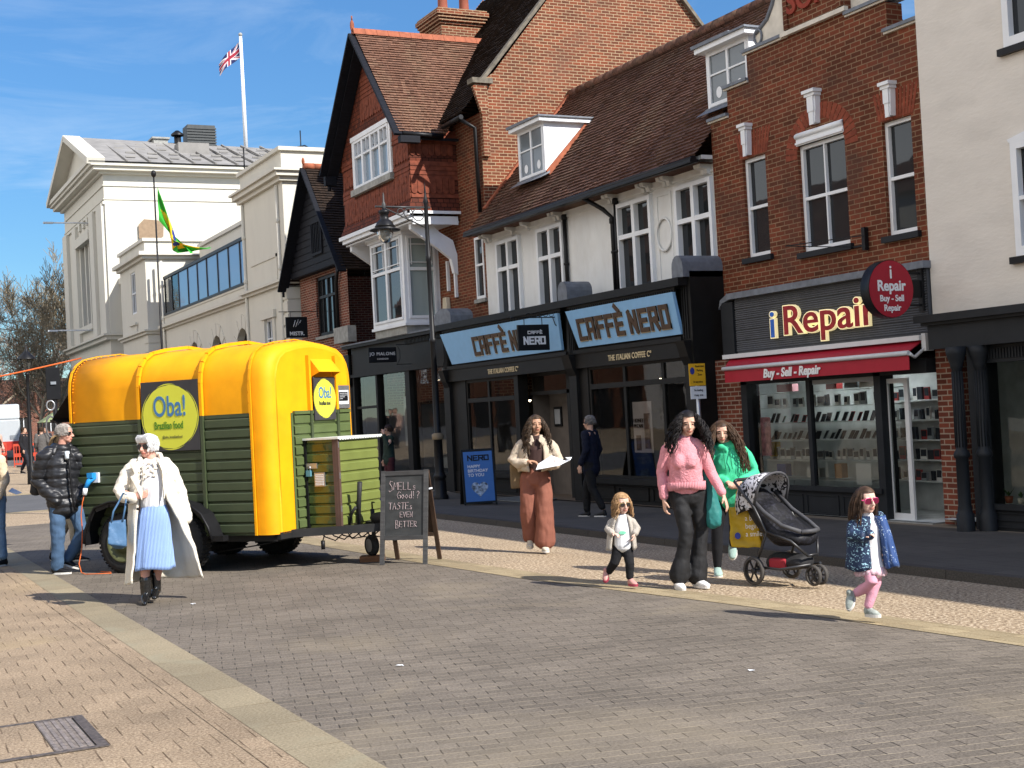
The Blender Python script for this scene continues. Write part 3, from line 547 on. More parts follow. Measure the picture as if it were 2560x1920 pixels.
# recessed entrance
for q in ((24.36, 24.48, -.25, 2.45), (23.42, 23.5, -.25, 2.45)): pbox(sf, PS, *q, .35, .42)
pbox(sf, PS, 23.5, 26.1, 2.38, 2.45, .35, .42); pbox(sf, PS, 23.5, 26.1, 1.98, 2.06, .35, .42); pbox(sf, PS, 23.62, 23.68, -.2, 1.98, .36, .4); pbox(sf, PS, 24.26, 24.3, -.2, 1.98, .36, .4); pbox(sf, PS, 23.68, 24.26, -.2, .15, .36, .4)
shopf = sf.build('shopfront', m_shopblack, cafe)
for a, b, z0, z1 in ((19.64, 23.06, .3, 2.42), (26.34, 28.82, .33, 2.4)):
    g = MB(); pane(g, PX(13.28), a, b, z0, z1, 0); g.build('shop_window_pane', m_shopglass, shopf)
g = MB(); pane(g, PS, 23.66, 24.28, .15, 1.98, .38); pane(g, PS, 23.5, 26.1, 2.06, 2.38, .38); g.build('door_pane', m_shopglass, shopf)
for yy, hh in ((23.9, 1.0),): 
    g = MB(); g.tube([(13.47, 24.2, .7), (13.42, 24.18, .78), (13.42, 24.18, 1.15), (13.47, 24.2, 1.22)], .012, 6); g.build('door_handle', mat('brass', (.5, .35, .12), .3, metal=.9, var=0), shopf)
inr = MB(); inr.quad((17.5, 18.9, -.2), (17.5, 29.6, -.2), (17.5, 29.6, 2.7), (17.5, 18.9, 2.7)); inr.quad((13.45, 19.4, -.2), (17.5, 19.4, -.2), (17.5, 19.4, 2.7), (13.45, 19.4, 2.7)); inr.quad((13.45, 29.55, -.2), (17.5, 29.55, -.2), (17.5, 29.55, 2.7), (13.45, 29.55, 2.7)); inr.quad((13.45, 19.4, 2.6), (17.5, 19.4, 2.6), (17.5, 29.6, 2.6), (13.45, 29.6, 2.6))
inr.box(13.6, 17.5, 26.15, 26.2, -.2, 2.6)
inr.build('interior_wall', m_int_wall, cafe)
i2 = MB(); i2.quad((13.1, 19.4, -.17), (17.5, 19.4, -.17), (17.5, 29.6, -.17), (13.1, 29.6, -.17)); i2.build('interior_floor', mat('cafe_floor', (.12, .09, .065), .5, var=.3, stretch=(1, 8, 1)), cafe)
i3 = MB(); i3.box(15.6, 16.2, 20.2, 23.2, -.17, .95); i3.box(15.55, 16.25, 20.1, 23.3, .95, 1.0); i3.build('counter', m_wood, cafe)
for q, ((y, z, w, h)) in enumerate([(25.75, 1.5, .34, .42), (25.0, 1.35, .4, .5)]):
    i4 = MB(); pbox(i4, PX(13.95), y-w/2, y+w/2, z-h/2, z+h/2, 0, .03, 0); pbox(i4, PX(13.94), y-w/2+.05, y+w/2-.05, z-h/2+.05, z+h/2-.05, 0, .008, 1); i4.build('picture_frame', [m_black, m_int_pale], cafe)
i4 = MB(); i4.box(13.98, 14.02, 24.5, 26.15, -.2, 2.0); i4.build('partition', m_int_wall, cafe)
for i, (x, y, z) in enumerate([(14.1, 27.3, 1.9), (14.6, 21.0, 2.2), (14.4, 22.3, 2.15)]):
    lp = MB(); lp.lathe((x, y, z), [(.0, .1), (.03, .1), (.09, 0), (.085, 0)], 12, 0); lp.ell((x, y, z), (.03, .03, .04), 8, 6, 1); lp.tube([(x, y, z+.1), (x, y, 2.6)], .006, 5, 0); lp.build('pendant_lamp', [m_black, m_lampglow], cafe)
po = MB(); pbox(po, PX(13.32), 21.0, 21.65, .78, 1.72, 0, .01, 0); po.build('window_poster', mat('poster_paper', (.5, .42, .42), .7, var=.15, vscale=4), cafe)
po = MB()
pbox(po, PX(13.31), 21.06, 21.26, .85, 1.5, 0, .006); pbox(po, PX(13.31), 21.4, 21.56, .82, 1.1, 0, .006); po.build('poster_drink', mat('poster_brown', (.16, .1, .08), .6, var=.5, vscale=9), cafe)
text('HONEY', PX(13.31), 21.6, 1.34, .1, m_letter, cafe, 'poster_text'); text('PECAN', PX(13.31), 21.6, 1.24, .1, m_letter, cafe, 'poster_text')
# pale blue boards, tilted outwards at the top
def board(y0t, y1t, y0b, y1b):
    mb = MB(); mb.add([(12.98, y0t, 3.57), (12.98, y1t, 3.57), (13.12, y1b, 2.84), (13.12, y0b, 2.84), (13.04, y0t, 3.57), (13.04, y1t, 3.57), (13.18, y1b, 2.84), (13.18, y0b, 2.84)], [(0, 1, 2, 3), (7, 6, 5, 4), (0, 4, 5, 1), (1, 5, 6, 2), (2, 6, 7, 3), (3, 7, 4, 0)])
    return mb.build('fascia_board', m_blue, shopf)
def PT(u, v, w): return (13.12-(v-2.84)*.192+w, u, v)
for (a, b, c, d), ys in (((19.6, 23.42, 19.6, 23.2), 23.0), ((23.75, 29.6, 23.9, 29.3), 27.85)):
    fb = board(a, b, c, d)
    blocktext('CAFFÈ NERO', PT, ys+.012, 3.0-.006, .345, .215, .135, .1, m_gold, fb, w=-.006, depth=.005)
    blocktext('CAFFÈ NERO', PT, ys, 3.0, .345, .215, .135, .082, m_letter, fb, w=-.03, depth=.02)
for y in (22.12, 27.4): text('THE ITALIAN COFFEE Cº', PX(13.14), y, 2.52, .15, m_gold, shopf, w=-.008, sx=.86, track=1.08, off=.002)
for y0, y1, x1 in ((19.32, 19.62, 13.92), (23.4, 23.74, 13.6), (29.0, 29.9, 13.6)):
    mb = MB(); pts = [(13.02, y0-.02, 3.8)]+[(13.02, (y0+y1)/2-(y1-y0+.04)/2*math.cos(t), 3.98+.2*math.sin(t)) for t in [i*math.pi/8 for i in range(9)]]+[(13.02, y1+.02, 3.8)]
    if y1-y0 > .5: pts = [(13.0, y, z) for _, y, z in pts]
    mb.prism(pts, (x1-13.02, 0, 0)); mb.build('lead_capping', m_lead, shopf)
# ================================================================ HANGING SIGN of the cafe
cs = thing('hanging_sign', 'black coffee shop hanging sign between the two blue boards', 'sign', (12.6, 23.9, 2.95), world=True)
mb = MB(); mb.box(12.14, 12.84, 23.86, 23.92, 2.85, 3.36); mb.build('sign_board', m_black, cs, bevel=.012)
PN = PY(23.86); blocktext('NERO', PN, 12.27, 2.98, .13, .085, .04, .034, m_text_w, cs, w=-.004, depth=.004, s=1); blocktext('CAFFÈ', PN, 12.36, 3.18, .05, .045, .022, .014, m_text_w, cs, w=-.004, depth=.004, s=1)
mb = MB(); mb.bar((12.05, 23.89, 3.5), (13.15, 23.89, 3.5), .02, .02)
for x in (12.3, 12.7): mb.bar((x, 23.89, 3.36), (x, 23.89, 3.5), .012, .012, up=(1, 0, 0))
mb.tube([(12.95, 23.89, 3.5), (13.0, 23.89, 3.35), (13.1, 23.89, 3.28), (13.15, 23.89, 3.2)], .01, 6); mb.ell((12.03, 23.89, 3.5), (.03, .03, .03), 8, 6)
for k in range(5): mb.tube([(12.4+k*.13+.05*math.cos(t), 23.89, 3.55+.035*math.sin(t)) for t in [i*math.pi/5 for i in range(11)]], .006, 5, cap=False)
mb.build('bracket', m_black, cs)
# ================================================================ PHONE REPAIR BUILDING
PR = PX(13.85)
rep = thing('repair_shop_building', 'red brick shop building with stepped parapet, three sash windows and stone keystones', 'building', (13.9, 16.9, -.2), world=True)
RW = [(17.95, 18.57, 4.02, 5.68), (16.0, 17.12, 3.93, 5.62), (14.58, 15.18, 3.92, 5.58)]
w_ = MB(); wallgrid(w_, PR, 14.12, 19.42, 2.3, 6.5, [(a, b, c, d) for a, b, c, d in RW], .2)
par = [(14.12, 6.5), (14.12, 6.86), (14.95, 6.86), (14.95, 7.3), (15.8, 7.34), (15.8, 9.2), (17.25, 9.2), (17.25, 7.42), (18.3, 7.42), (18.3, 6.96), (18.9, 6.96), (18.9, 6.52), (19.42, 6.5)]
w_.prism([(13.85, y, z) for y, z in par], (.3, 0, 0))
w_.quad((13.9, 14.12, -.3), (22, 14.12, -.3), (22, 14.12, 6.5), (13.9, 14.12, 6.5)); w_.quad((22, 14.12, -.3), (22, 19.42, -.3), (22, 19.42, 6.3), (22, 14.12, 6.3)); w_.quad((13.9, 19.42, 2), (22, 19.42, 2), (22, 19.42, 6.3), (13.9, 19.42, 6.3)); w_.quad((14, 14.12, 6.3), (22, 14.12, 6.3), (22, 19.42, 6.3), (14, 19.42, 6.3))
pbox(w_, PR, 15.82, 17.24, 7.5, 9.0, -.03, 0)
for a in (15.84, 17.12): pbox(w_, PR, a, a+.1, 7.5, 9.0, -.06, -.03)
w_.quad((13.85, 19.41, 5.8), (14.25, 19.41, 5.8), (14.25, 19.41, 6.79), (13.85, 19.41, 6.33)); w_.build('wall', m_brick_red, rep)
# arched and flat gauged brick heads
ar = MB(); n = 22; m_rub_ = mat('rubbed_brick', '7e3f2c', .85, var=.3, vscale=9)
for i in range(n):
    t0, t1 = math.pi*i/n+.01, math.pi*(i+1)/n-.012; r0_, r1 = .58, .86; cy_, cz = 16.56, 5.42
    ar.prism([PR(cy_+r*math.cos(t), cz+r*math.sin(t)*.9, -.006) for r, t in ((r0_, t0), (r1, t0), (r1, t1), (r0_, t1))], (.02, 0, 0))
ar.build('brick_arch', m_rub_, rep)
for a, b, z in ((17.95, 18.57, 5.7), (14.58, 15.18, 5.6)):
    ar = MB()
    for i in range(12):
        u = a-.06+(b-a+.12)*i/12; du = (b-a+.12)/12-.008; sp = ((u-(a+b)/2)*.35)
        ar.prism([PR(u, z, -.006), PR(u+du, z, -.006), PR(u+du+sp, z+.42, -.006), PR(u+sp, z+.42, -.006)], (.02, 0, 0))
    ar.build('brick_arch', m_rub_, rep)
tym = MB(); pts = [(16.56+.57*math.cos(t), 5.42+.57*.9*math.sin(t)) for t in [math.pi*i/14 for i in range(15)]]; tym.add([PR(y, max(z, 5.45), .06) for y, z in pts], [list(range(15))])
for y, zb, zt, hw in ((18.35, 5.72, 6.24, .07), (16.6, 5.88, 6.4, .09), (14.93, 5.63, 6.12, .07)):
    ks = MB(); ks.prism([PR(y-hw*.75, zb, -.1), PR(y+hw*.75, zb, -.1), PR(y+hw, zb+.2, -.1), PR(y+hw*1.1, zt-.1, -.1), PR(y-hw*1.1, zt-.1, -.1), PR(y-hw, zb+.2, -.1)], (.1, 0, 0))
    pbox(ks, PR, y-hw*1.6, y+hw*1.6, zt-.05, zt, -.17, 0); pbox(ks, PR, y-hw*1.35, y+hw*1.35, zt-.1, zt-.05, -.14, 0); pbox(ks, PR, y-hw*.8, y+hw*.8, zb+.18, zt-.1, -.13, -.1)
    pbox(ks, PR, y-hw*.55, y+hw*.55, zb-.02, zb+.18, -.12, -.1)
    ks.build('keystone', m_white, rep)
for i, (a, b, c, d) in enumerate(RW):
    mid = i == 1
    wn_ = window(rep, PR, a, b, c, d, w=.12, fr=.06, vb=[(.5, .03)] if mid else [], hb=[(.5, .05)], d=.06, sill=.08, sillm=m_charcoal, label=['narrow sash window left of the arched one', 'wide sash window under the brick arch', 'narrow sash window beside the pale building'][i])
    if mid:
        h = MB(); pbox(h, PR, a, b, d, d+.2, -.02, .14); pbox(h, PR, a, b, d+.02, d+.05, -.045, -.02); h.tube([PR(a, d+.15, -.015), PR(b, d+.15, -.015)], .045, 8); h.build('head_moulding', m_white, wn_)
for a, b, z in ((18.88, 19.45, 6.5), (18.28, 18.95, 6.96), (17.2, 18.36, 7.42), (14.9, 15.8, 7.34), (14.1, 15.0, 6.86)):
    cp = MB(); pbox(cp, PR, a, b, z, z+.05, -.07, .33, 0); pbox(cp, PR, a, b, z-.03, z, -.04, 0, 1); cp.build('parapet_coping', [m_lead, m_stone_l], rep)
cp = MB(); pbox(cp, PR, 15.75, 17.3, 7.4, 7.47, -.08, 0, 1)
cp.build('parapet_coping', [m_lead, m_stone_l], rep)
sc_ = MB()
for s, y0 in ((1, 17.25),):
    pts = [(y0, 7.47)]+[(y0+.85, 7.47), (y0+.82, 7.7), (y0+.68, 7.76), (y0+.5, 7.85), (y0+.34, 8.05), (y0+.2, 8.4), (y0, 8.7)]
    sc_.prism([PR(y, z, .05) for y, z in pts], (.15, 0, 0), 0)
    sc_.tube([PR(y, z, .06) for y, z in pts[2:]], .05, 6, 1)
sc_.tube([PR(18.0+.1*math.cos(t), 7.62+.12*math.sin(t), .03) for t in [i*math.pi/7 for i in range(15)]], .02, 6, 1, cap=False)
sc_.build('scroll_shoulder', [m_stone_l, m_lead], rep); sc_ = MB(); pbox(sc_, PR, 14.95, 15.8, 7.39, 8.3, .1, .2, 0)
sc_.build('scroll_shoulder', [m_stone_l, m_lead], rep)
text('SONS', PR, 17.12, 7.72, .52, mat('terracotta_lettering', '8a3a2a', .8), rep, w=-.05, depth=.04, off=.012)
bk = MB(); bk.bar((13.8, 15.62, 3.78), (13.8, 15.62, 4.12), .07, .07, up=(1, 0, 0)); bk.bar((13.78, 15.62, 4.0), (12.9, 16.35, 3.93), .015, .015); bk.bar((13.78, 15.9, 3.86), (12.9, 16.35, 3.93), .012, .012); bk.bar((13.82, 15.62, 3.86), (13.82, 16.0, 3.86), .02, .03); bk.build('wall_bracket', m_black, rep)
# ---- shopfront
PF = PX(13.55); fs = MB()
nr = 5
for r in range(nr):
    z0 = 2.46+r*.175
    for k in range(5):
        zz = z0+k*.033; fs.quad(PF(14.15, zz, 0), PF(18.6, zz, 0), PF(18.6, zz+.016, -.014), PF(14.15, zz+.016, -.014)); fs.quad(PF(14.15, zz+.016, -.014), PF(18.6, zz+.016, -.014), PF(18.6, zz+.033, 0), PF(14.15, zz+.033, 0))
pbox(fs, PF, 14.15, 18.6, 2.4, 3.38, .01, .3)
fas = fs.build('corrugated_fascia', m_greyshop, rep)
l_ = MB(); pbox(l_, PF, 14.1, 18.7, 3.34, 3.44, -.1, .32); l_.prism([PF(18.6, 3.44, -.05), PF(18.75, 3.44, -.05), PF(18.95, 3.35, -.05), PF(19.0, 3.2, -.05), PF(18.9, 3.3, -.05), PF(18.6, 3.36, -.05)], (.3, 0, 0)); l_.build('lead_flashing', m_lead, rep)
sp = MB(); pbox(sp, PF, 18.62, 18.95, 2.35, 3.3, -.04, .3); pbox(sp, PX(13.5), 15.14, 15.28, -.25, 1.95, 0, .25); pbox(sp, PX(13.5), 18.34, 18.5, -.25, 1.95, 0, .25); pbox(sp, PX(13.5), 14.2, 18.5, 1.9, 2.1, 0, .3)
pbox(sp, PX(13.52), 15.28, 18.34, -.25, .24, 0, .25); pbox(sp, PX(13.46), 15.2, 18.4, .2, .27, 0, .1); pbox(sp, PX(13.55), 16.79, 16.88, .27, 1.9, 0, .08)
for a, b in ((15.4, 16.1), (16.2, 16.95), (17.05, 17.7), (17.8, 18.3)):
    for q in ((a, b, .12, .135), (a, b, -.16, -.145), (a, a+.015, -.16, .135), (b-.015, b, -.16, .135)): pbox(sp, PX(13.505), *q, 0, .015)
spo = sp.build('shopfront', m_charcoal, rep)
bp_ = MB(); pbox(bp_, PX(13.58), 18.5, 19.3, -.25, 2.35, 0, .3); bp_.build('brick_pier', m_brick_sh, rep)
g = MB(); pane(g, PX(13.6), 15.28, 18.34, .27, 1.9, 0); g.build('shop_window_pane', m_shopglass, spo)
wb = MB(); pbox(wb, PX(13.58), 15.35, 16.75, 1.83, 1.9, 0, .01); wb.build('blind_box', m_int_pale, spo)
dr = MB(); P_ = PX(13.62)
for q in ((14.72, 14.8, -.18, 1.85), (15.12, 15.2, -.18, 1.85), (14.8, 15.12, -.18, -.08), (14.8, 15.12, 1.78, 1.85)): pbox(dr, P_, *q, 0, .04)
dro = dr.build('door', m_alu, rep); g = MB(); pane(g, P_, 14.8, 15.12, -.08, 1.78, .015); g.build('door_pane', m_shopglass, dro)
st = MB(); pbox(st, PX(13.45), 14.2, 15.3, -.3, -.18, 0, .6); st.build('step', m_stone, rep)
# interior with shelves of phones
it = MB(); it.quad((14.9, 14.2, -.2), (14.9, 19.3, -.2), (14.9, 19.3, 2.2), (14.9, 14.2, 2.2)); it.quad((13.75, 19.0, -.2), (14.9, 19.0, -.2), (14.9, 19.0, 2.2), (13.75, 19.0, 2.2)); it.quad((13.75, 14.2, -.2), (14.9, 14.2, -.2), (14.9, 14.2, 2.2), (13.75, 14.2, 2.2)); it.quad((13.6, 14.2, 2.05), (14.9, 14.2, 2.05), (14.9, 19.3, 2.05), (13.6, 19.3, 2.05)); it.quad((13.5, 14.2, -.17), (14.9, 14.2, -.17), (14.9, 19.3, -.17), (13.5, 19.3, -.17))
it.build('interior_wall', mat('phone_shop_wall', (.55, .58, .58), .8, var=.2, vscale=3), rep)
shz = [.36, .66, .98, 1.25, 1.5, 1.74]
for i, z in enumerate(shz):
    s = MB(); s.box(13.72, 14.2, 15.35, 18.3, z-.02, z-.008); s.build('display_shelf', mat('shelf', (.55, .58, .58), .3, var=.05), rep)
for z in (.3, .62, .92, 1.22, 1.52): 
    s = MB(); s.box(14.6, 14.88, 14.8, 16.3, z-.02, z); s.build('display_shelf', MATS['shelf'], rep)
cl = MB()
for x, y in ((14.3, 16.0), (14.3, 17.6)): cl.lathe((x, y, 2.03), [(.07, 0), (.07, -.02), (0, -.02)], 12)
cl.box(13.8, 13.86, 15.5, 18.2, 2.0, 2.03); cl.build('ceiling_lights', mat('led_spot', (1, 1, 1), .5, var=0, emit=((.95, 1, 1), 14)), rep)
aw = MB(); aw.quad((13.5, 14.22, 2.36), (13.5, 18.75, 2.36), (13.2, 18.5, 2.2), (13.2, 14.2, 2.2)); aw.box(13.195, 13.205, 14.2, 18.5, 1.95, 2.17); aw.quad((13.49, 14.22, 2.34), (13.2, 14.2, 2.185), (13.2, 18.5, 2.185), (13.49, 18.75, 2.34))
awo = aw.build('awning', m_redsign, rep)
ab = MB(); ab.box(13.38, 13.55, 14.18, 18.8, 2.35, 2.42); ab.tube([(13.18, 14.18, 2.18), (13.18, 18.52, 2.18)], .034, 8); ab.box(13.42, 13.56, 14.1, 14.18, 2.2, 2.44); ab.tube([(13.46, 14.14, 2.25), (13.3, 14.2, 2.12), (13.2, 14.18, 2.17)], .025, 6); ab.build('awning_bar', m_alu, awo)
text('Buy - Sell - Repair', PX(13.19), 17.45, 1.99, .19, m_text_w, awo, off=.006, shear=.18, w=-.008)
def rtext(body, u, v, size, fill, edge):
    text(body, PF, u+.008, v, size, edge, fas, w=-.05, depth=.06, off=.022, sx=1.3); text(body, PF, u, v, size, fill, fas, w=-.085, depth=.015, off=.006, sx=1.3)
m_edge = mat('lit_edge', (1, .9, .55), .4, var=0, emit=((1, .82, .42), .3))
rtext('i', 17.6, 2.63, .62, mat('blue_letter', (.02, .12, .5), .35, var=.2), m_edge); rtext('Repair', 17.27, 2.65, .64, mat('red_letter', (.33, .015, .02), .35, var=.3, vscale=9), m_edge)
sf_ = MB()
for y in (17.21, 16.3): pbox(sf_, PF, y-.1, y+.02, 2.655, 2.68, -.07, -.03)
sf_.build('letter_serifs', m_edge, fas)
# merchandise
rp_ = random.Random(5)
mph = [mat('phone_dark', (.03, .035, .045), .25, var=.2), mat('phone_grey', (.25, .28, .3), .3, var=.1), mat('phone_red', (.3, .04, .04), .3, var=.1), mat('phone_mint', (.25, .45, .42), .3, var=.1), mat('phone_box', (.6, .6, .58), .5, var=.1)]
def phone(idx, col, name='mobile_phone', sc=(.07, .012, .14)):
    pass
protos = {}
def place_item(kind, col, x, y, z, lean, lb, grp, cat):
    key = (kind, col)
    if key not in protos:
        mb = MB(); h = {'phone': .15, 'box': .17}[kind]; w = {'phone': .075, 'box': .1}[kind]; d = {'phone': .01, 'box': .04}[kind]
        mb.box(-d/2, d/2, -w/2, w/2, 0, h, 0); mb.box(-d/2-.001, -d/2, -w/2+.006, w/2-.006, .01 if kind == 'phone' else .05, h-.012, 1)
        me_o = mb.build('mobile_phone' if kind == 'phone' else 'boxed_accessory', [mph[col], m_black if kind == 'phone' else mph[0]], None, shift=False); protos[key] = me_o; o = me_o
    else:
        o = protos[key].copy(); COL.objects.link(o)
    o.location = (x+rp_.uniform(-.03, .03), y, z); o.rotation_euler = (0, lean+rp_.uniform(-.08, .08), rp_.uniform(-.3, .3)); o.scale = (1, rp_.uniform(.8, 1.25), rp_.uniform(.75, 1.2)); tag(o, lb, cat, grp); return o
names = ['dark', 'grey', 'red', 'mint', 'white']
for row, z, kind, n, cols, tilt, lb in ((5, shz[4], 'box', 13, [4, 4, 4, 1], 0, 'small white accessory box on the top glass shelf of the repair shop window'), (3, shz[3], 'phone', 17, [0, 1, 3, 1, 2, 2, 0, 0], .5, '{} phone propped on the upper glass shelf of the repair shop window'), (2, shz[2], 'phone', 19, [0, 0, 1, 1, 0, 0, 0], .55, '{} phone propped on the middle glass shelf of the repair shop window'), (1, shz[1], 'box', 20, [4, 4, 4, 4, 1], 0, '{} boxed accessory standing on the low glass shelf of the repair shop window')):
    for k in range(n):
        y = 18.2-k*(2.75/n)-rp_.uniform(0, .02); c = cols[k % len(cols)]
        place_item(kind, c, 13.85, y, z, tilt, lb.format(names[c]) if '{}' in lb else lb.replace('white', names[c]), '%s items on shelf %d of the repair shop window' % (names[c], row), 'phone' if kind == 'phone' else 'box')
for z in (.3, .62, .92, 1.22, 1.52):
    for k in range(10):
        c = [0, 4, 0, 1, 2][(k+int(z*10)) % 5]; place_item('box', c, 14.68, 14.85+k*.145, z, 0, '%s accessory box on the wall shelves inside the repair shop doorway' % names[c], names[c]+' accessory boxes inside the repair shop doorway', 'box')
for i, (y, z, w, h, m_, lb) in enumerate([(17.9, .38, .22, .2, mat('box_blue', (.05, .08, .25), .5), 'blue box on the bottom shelf at the left of the repair shop window'), (17.1, .38, .3, .14, mph[4], 'wide white carton on the bottom shelf of the repair shop window'), (16.5, .38, .16, .22, mat('box_tan', (.35, .2, .1), .6), 'tan box on the bottom shelf behind the window bar'), (15.7, 1.75, .42, .2, mph[4], 'large white headphone box on the top right shelf of the repair shop window'), (16.55, 1.75, .25, .24, mph[2], 'red box leaning on the top shelf of the repair shop window'), (16.1, 1.75, .3, .12, mph[1], 'flat grey box on the top shelf beside the white headphone box'), (17.7, 1.75, .4, .12, mat('box_pink', (.5, .25, .28), .6), 'row of pink packets along the top shelf of the repair shop window'), (18.1, .7, .12, .24, mat('box_yellow', (.6, .4, .05), .6), 'yellow packet at the left end of the low shelf in the repair shop window')]):
    mb = MB(); mb.box(13.78, 13.9, y-w/2, y+w/2, z, z+h); mb.box(13.777, 13.78, y-w*.3, y+w*.3, z+h*.3, z+h*.75); mb.build('product_box', m_, None, lb, 'box')
pc = MB(); pc.box(13.68, 13.69, 18.0, 18.25, .72, 1.35); pc.build('window_poster', mat('pink_poster', (.42, .18, .2), .6, var=.5, vscale=12), spo)
pc = MB(); pc.box(13.66, 13.67, 15.62, 15.95, .3, .62); pc.build('white_notice', m_white, spo)
# ================================================================ ROUND SIGN
rs = thing('round_sign', 'round red repair shop sign on a black bracket at the corner of the pale building', 'sign', (12.91, 14.2, 3.06), world=True)
mb = MB(); mb.lathe((12.91, 14.15, 3.056), [(.393, 0), (.393, .17), (0, .17)], 40, ax=(0, 1, 0)); mb.build('drum', m_black, rs)
mb = MB(); mb.add([(12.91+.388*math.cos(t), 14.147, 3.056+.388*math.sin(t)) for t in [i*math.pi/24 for i in range(48)]], [list(range(48))]); mb.build('face', m_redsign, rs)
P_ = PY(14.147)
for s, z, sz, o_ in (('i', 3.2, .26, .003), ('Repair', 3.035, .2, .006), ('Buy - Sell', 2.89, .12, .003), ('Repair', 2.76, .12, .003)): text(s, P_, 12.91, z, sz, m_text_w, rs, w=-.004, depth=.004, off=o_, flip=False, align='CENTER', sx=.95)
mb = MB(); mb.box(13.3, 13.58, 14.21, 14.25, 2.94, 3.18); mb.box(13.2, 13.58, 14.22, 14.24, 3.26, 3.29); mb.box(13.2, 13.58, 14.22, 14.24, 2.82, 2.85); mb.box(13.5, 13.57, 14.19, 14.27, 2.75, 3.4); mb.build('bracket', m_black, rs)
# ================================================================ PALE BUILDING at the right edge
pb_ = thing('pale_building', 'pale cream rendered building with black sash window sills at the right edge', 'building', (13.6, 8, -.2), world=True)
PP = PX(13.6); PWN = [(11.35, 12.55, 5.97, 8.1), (11.35, 12.55, 3.3, 4.76), (7.5, 8.7, 5.97, 8.1), (7.5, 8.7, 3.3, 4.76), (4, 5.2, 5.97, 8.1), (4, 5.2, 3.3, 4.76)]
w_ = MB(); wallgrid(w_, PP, -3, 14.12, 2.3, 9.6, PWN, .1)
w_.quad((13.6, 14.12, 2.3), (22, 14.12, 2.3), (22, 14.12, 9.6), (13.6, 14.12, 9.6)); w_.quad((13.6, -3, -.2), (22, -3, -.2), (22, -3, 9.6), (13.6, -3, 9.6)); w_.quad((22, -3, -.2), (22, 14.12, -.2), (22, 14.12, 9.6), (22, -3, 9.6)); w_.quad((13.6, -3, 9.6), (22, -3, 9.6), (22, 14.12, 9.6), (13.6, 14.12, 9.6))
w_.build('wall', m_pale_wall, pb_)
for a, b, c, d in PWN:
    window(pb_, PP, a, b, c, d, w=.04, fr=.1, vb=[(.5, .03)], hb=[(.5, .05)], sill=.1, sillm=m_black, glass=m_glass, d=.09)
    if c < 5:
        h = MB(); h.prism([PP(a-.02, d, -.05), PP(b+.02, d, -.05), PP(b+.04, d+.04, -.05), PP((a+b)/2, d+.16, -.05), PP(a-.04, d+.04, -.05)], (.06, 0, 0)); h.build('window_hood', m_white, pb_)
PQ = PX(13.2); q_ = MB()
pbox(q_, PQ, -3, 13.82, 2.2, 2.56, 0, .4); pbox(q_, PQ, -3, 13.95, 2.56, 2.66, -.12, .4); pbox(q_, PQ, -3, 13.88, 2.52, 2.56, -.06, 0)
pbox(q_, PX(13.3), 13.02, 13.25, -.25, 2.2, 0, .3); pbox(q_, PX(13.35), -3, 13.02, -.25, .1, 0, .3); pbox(q_, PX(13.3), -3, 13.02, .08, .15, 0, .1); pbox(q_, PX(13.36), -3, 13.02, 1.97, 2.2, 0, .2)
for k in range(60): pbox(q_, PX(13.34), 12.95-k*.05, 12.975-k*.05, 2.02, 2.15, 0, .02)
pbox(q_, PX(13.36), 11.3, 11.4, .15, 1.97, 0, .08)
for r_ in (0, 1, 2): pbox(q_, PX(13.33), -3, 13.0, -.15+r_*.09, -.135+r_*.09, 0, .02)
q_.build('shopfront', m_charcoal, pb_)
co = MB()
for cy_, cx in ((13.18, 13.05), (13.0, 13.26)):
    co.lathe((cx, cy_, -.25), [(.115, 0), (.115, .28), (.095, .3), (.09, .36), (.082, .4), (.08, 1.0), (.1, 1.02), (.105, 1.06), (.085, 1.1), (.07, 1.12), (.064, 2.16), (.08, 2.18), (.08, 2.22), (.1, 2.28), (.125, 2.36), (.13, 2.45), (0, 2.45)], 20)
    for k in range(12):
        t = k*math.pi/6; co.tube([(cx+.072*math.cos(t), cy_+.072*math.sin(t), .9), (cx+.066*math.cos(t), cy_+.066*math.sin(t), 1.88)], .009, 5)
co.build('column', m_charcoal, pb_)
br = MB(); br.box(13.62, 13.9, 13.82, 14.14, -.25, 2.25); br.build('brick_pier', m_brick_sh, pb_)
g = MB(); pane(g, PX(13.42), -3, 13.02, .15, 1.97, 0); g.build('shop_window_pane', m_shopglass, pb_)
it = MB(); it.box(15.2, 15.3, -3, 14, -.2, 2.3); it.box(13.8, 15.3, 13.6, 13.65, -.2, 2.3); it.quad((13.4, -3, 2.25), (15.3, -3, 2.25), (15.3, 14, 2.25), (13.4, 14, 2.25)); it.quad((13.4, -3, -.1), (15.3, -3, -.1), (15.3, 14, -.1), (13.4, 14, -.1)); it.box(14.0, 14.05, 12.0, 12.9, .7, 1.1)
it.build('interior_wall', mat('salon_wall', (.5, .53, .52), .8, var=.15), pb_)
for i, (y, s, lb) in enumerate([(12.86, 1, 'small green potted plant in a brown pot on the window ledge'), (12.66, .8, 'small pale pot on the window ledge right of the brown pot')]):
    t = thing('potted_plant', lb, 'plant', (13.5, y, .15)); mb = MB(); mb.lathe((0, 0, 0), [(0, 0), (.04*s, 0), (.055*s, .09*s), (.05*s, .085*s), (0, .08*s)], 12); mb.build('pot', m_ridge if i == 0 else m_stone_l, t)
    mb = MB(); rr = random.Random(i)
    for k in range(16 if i == 0 else 7):
        an = rr.uniform(0, 6.28); l1 = rr.uniform(.06, .12)*s; p = Vector((0, 0, .09*s)); q = p+Vector((math.cos(an)*l1*.7, math.sin(an)*l1*.7, l1)); sd = Vector((-math.sin(an), math.cos(an), 0))*.018; mb.quad(p, (p+q)/2+sd, q, (p+q)/2-sd)
    mb.build('foliage', mat('pot_leaf', (.05, .12, .03), .6, var=.3), t)
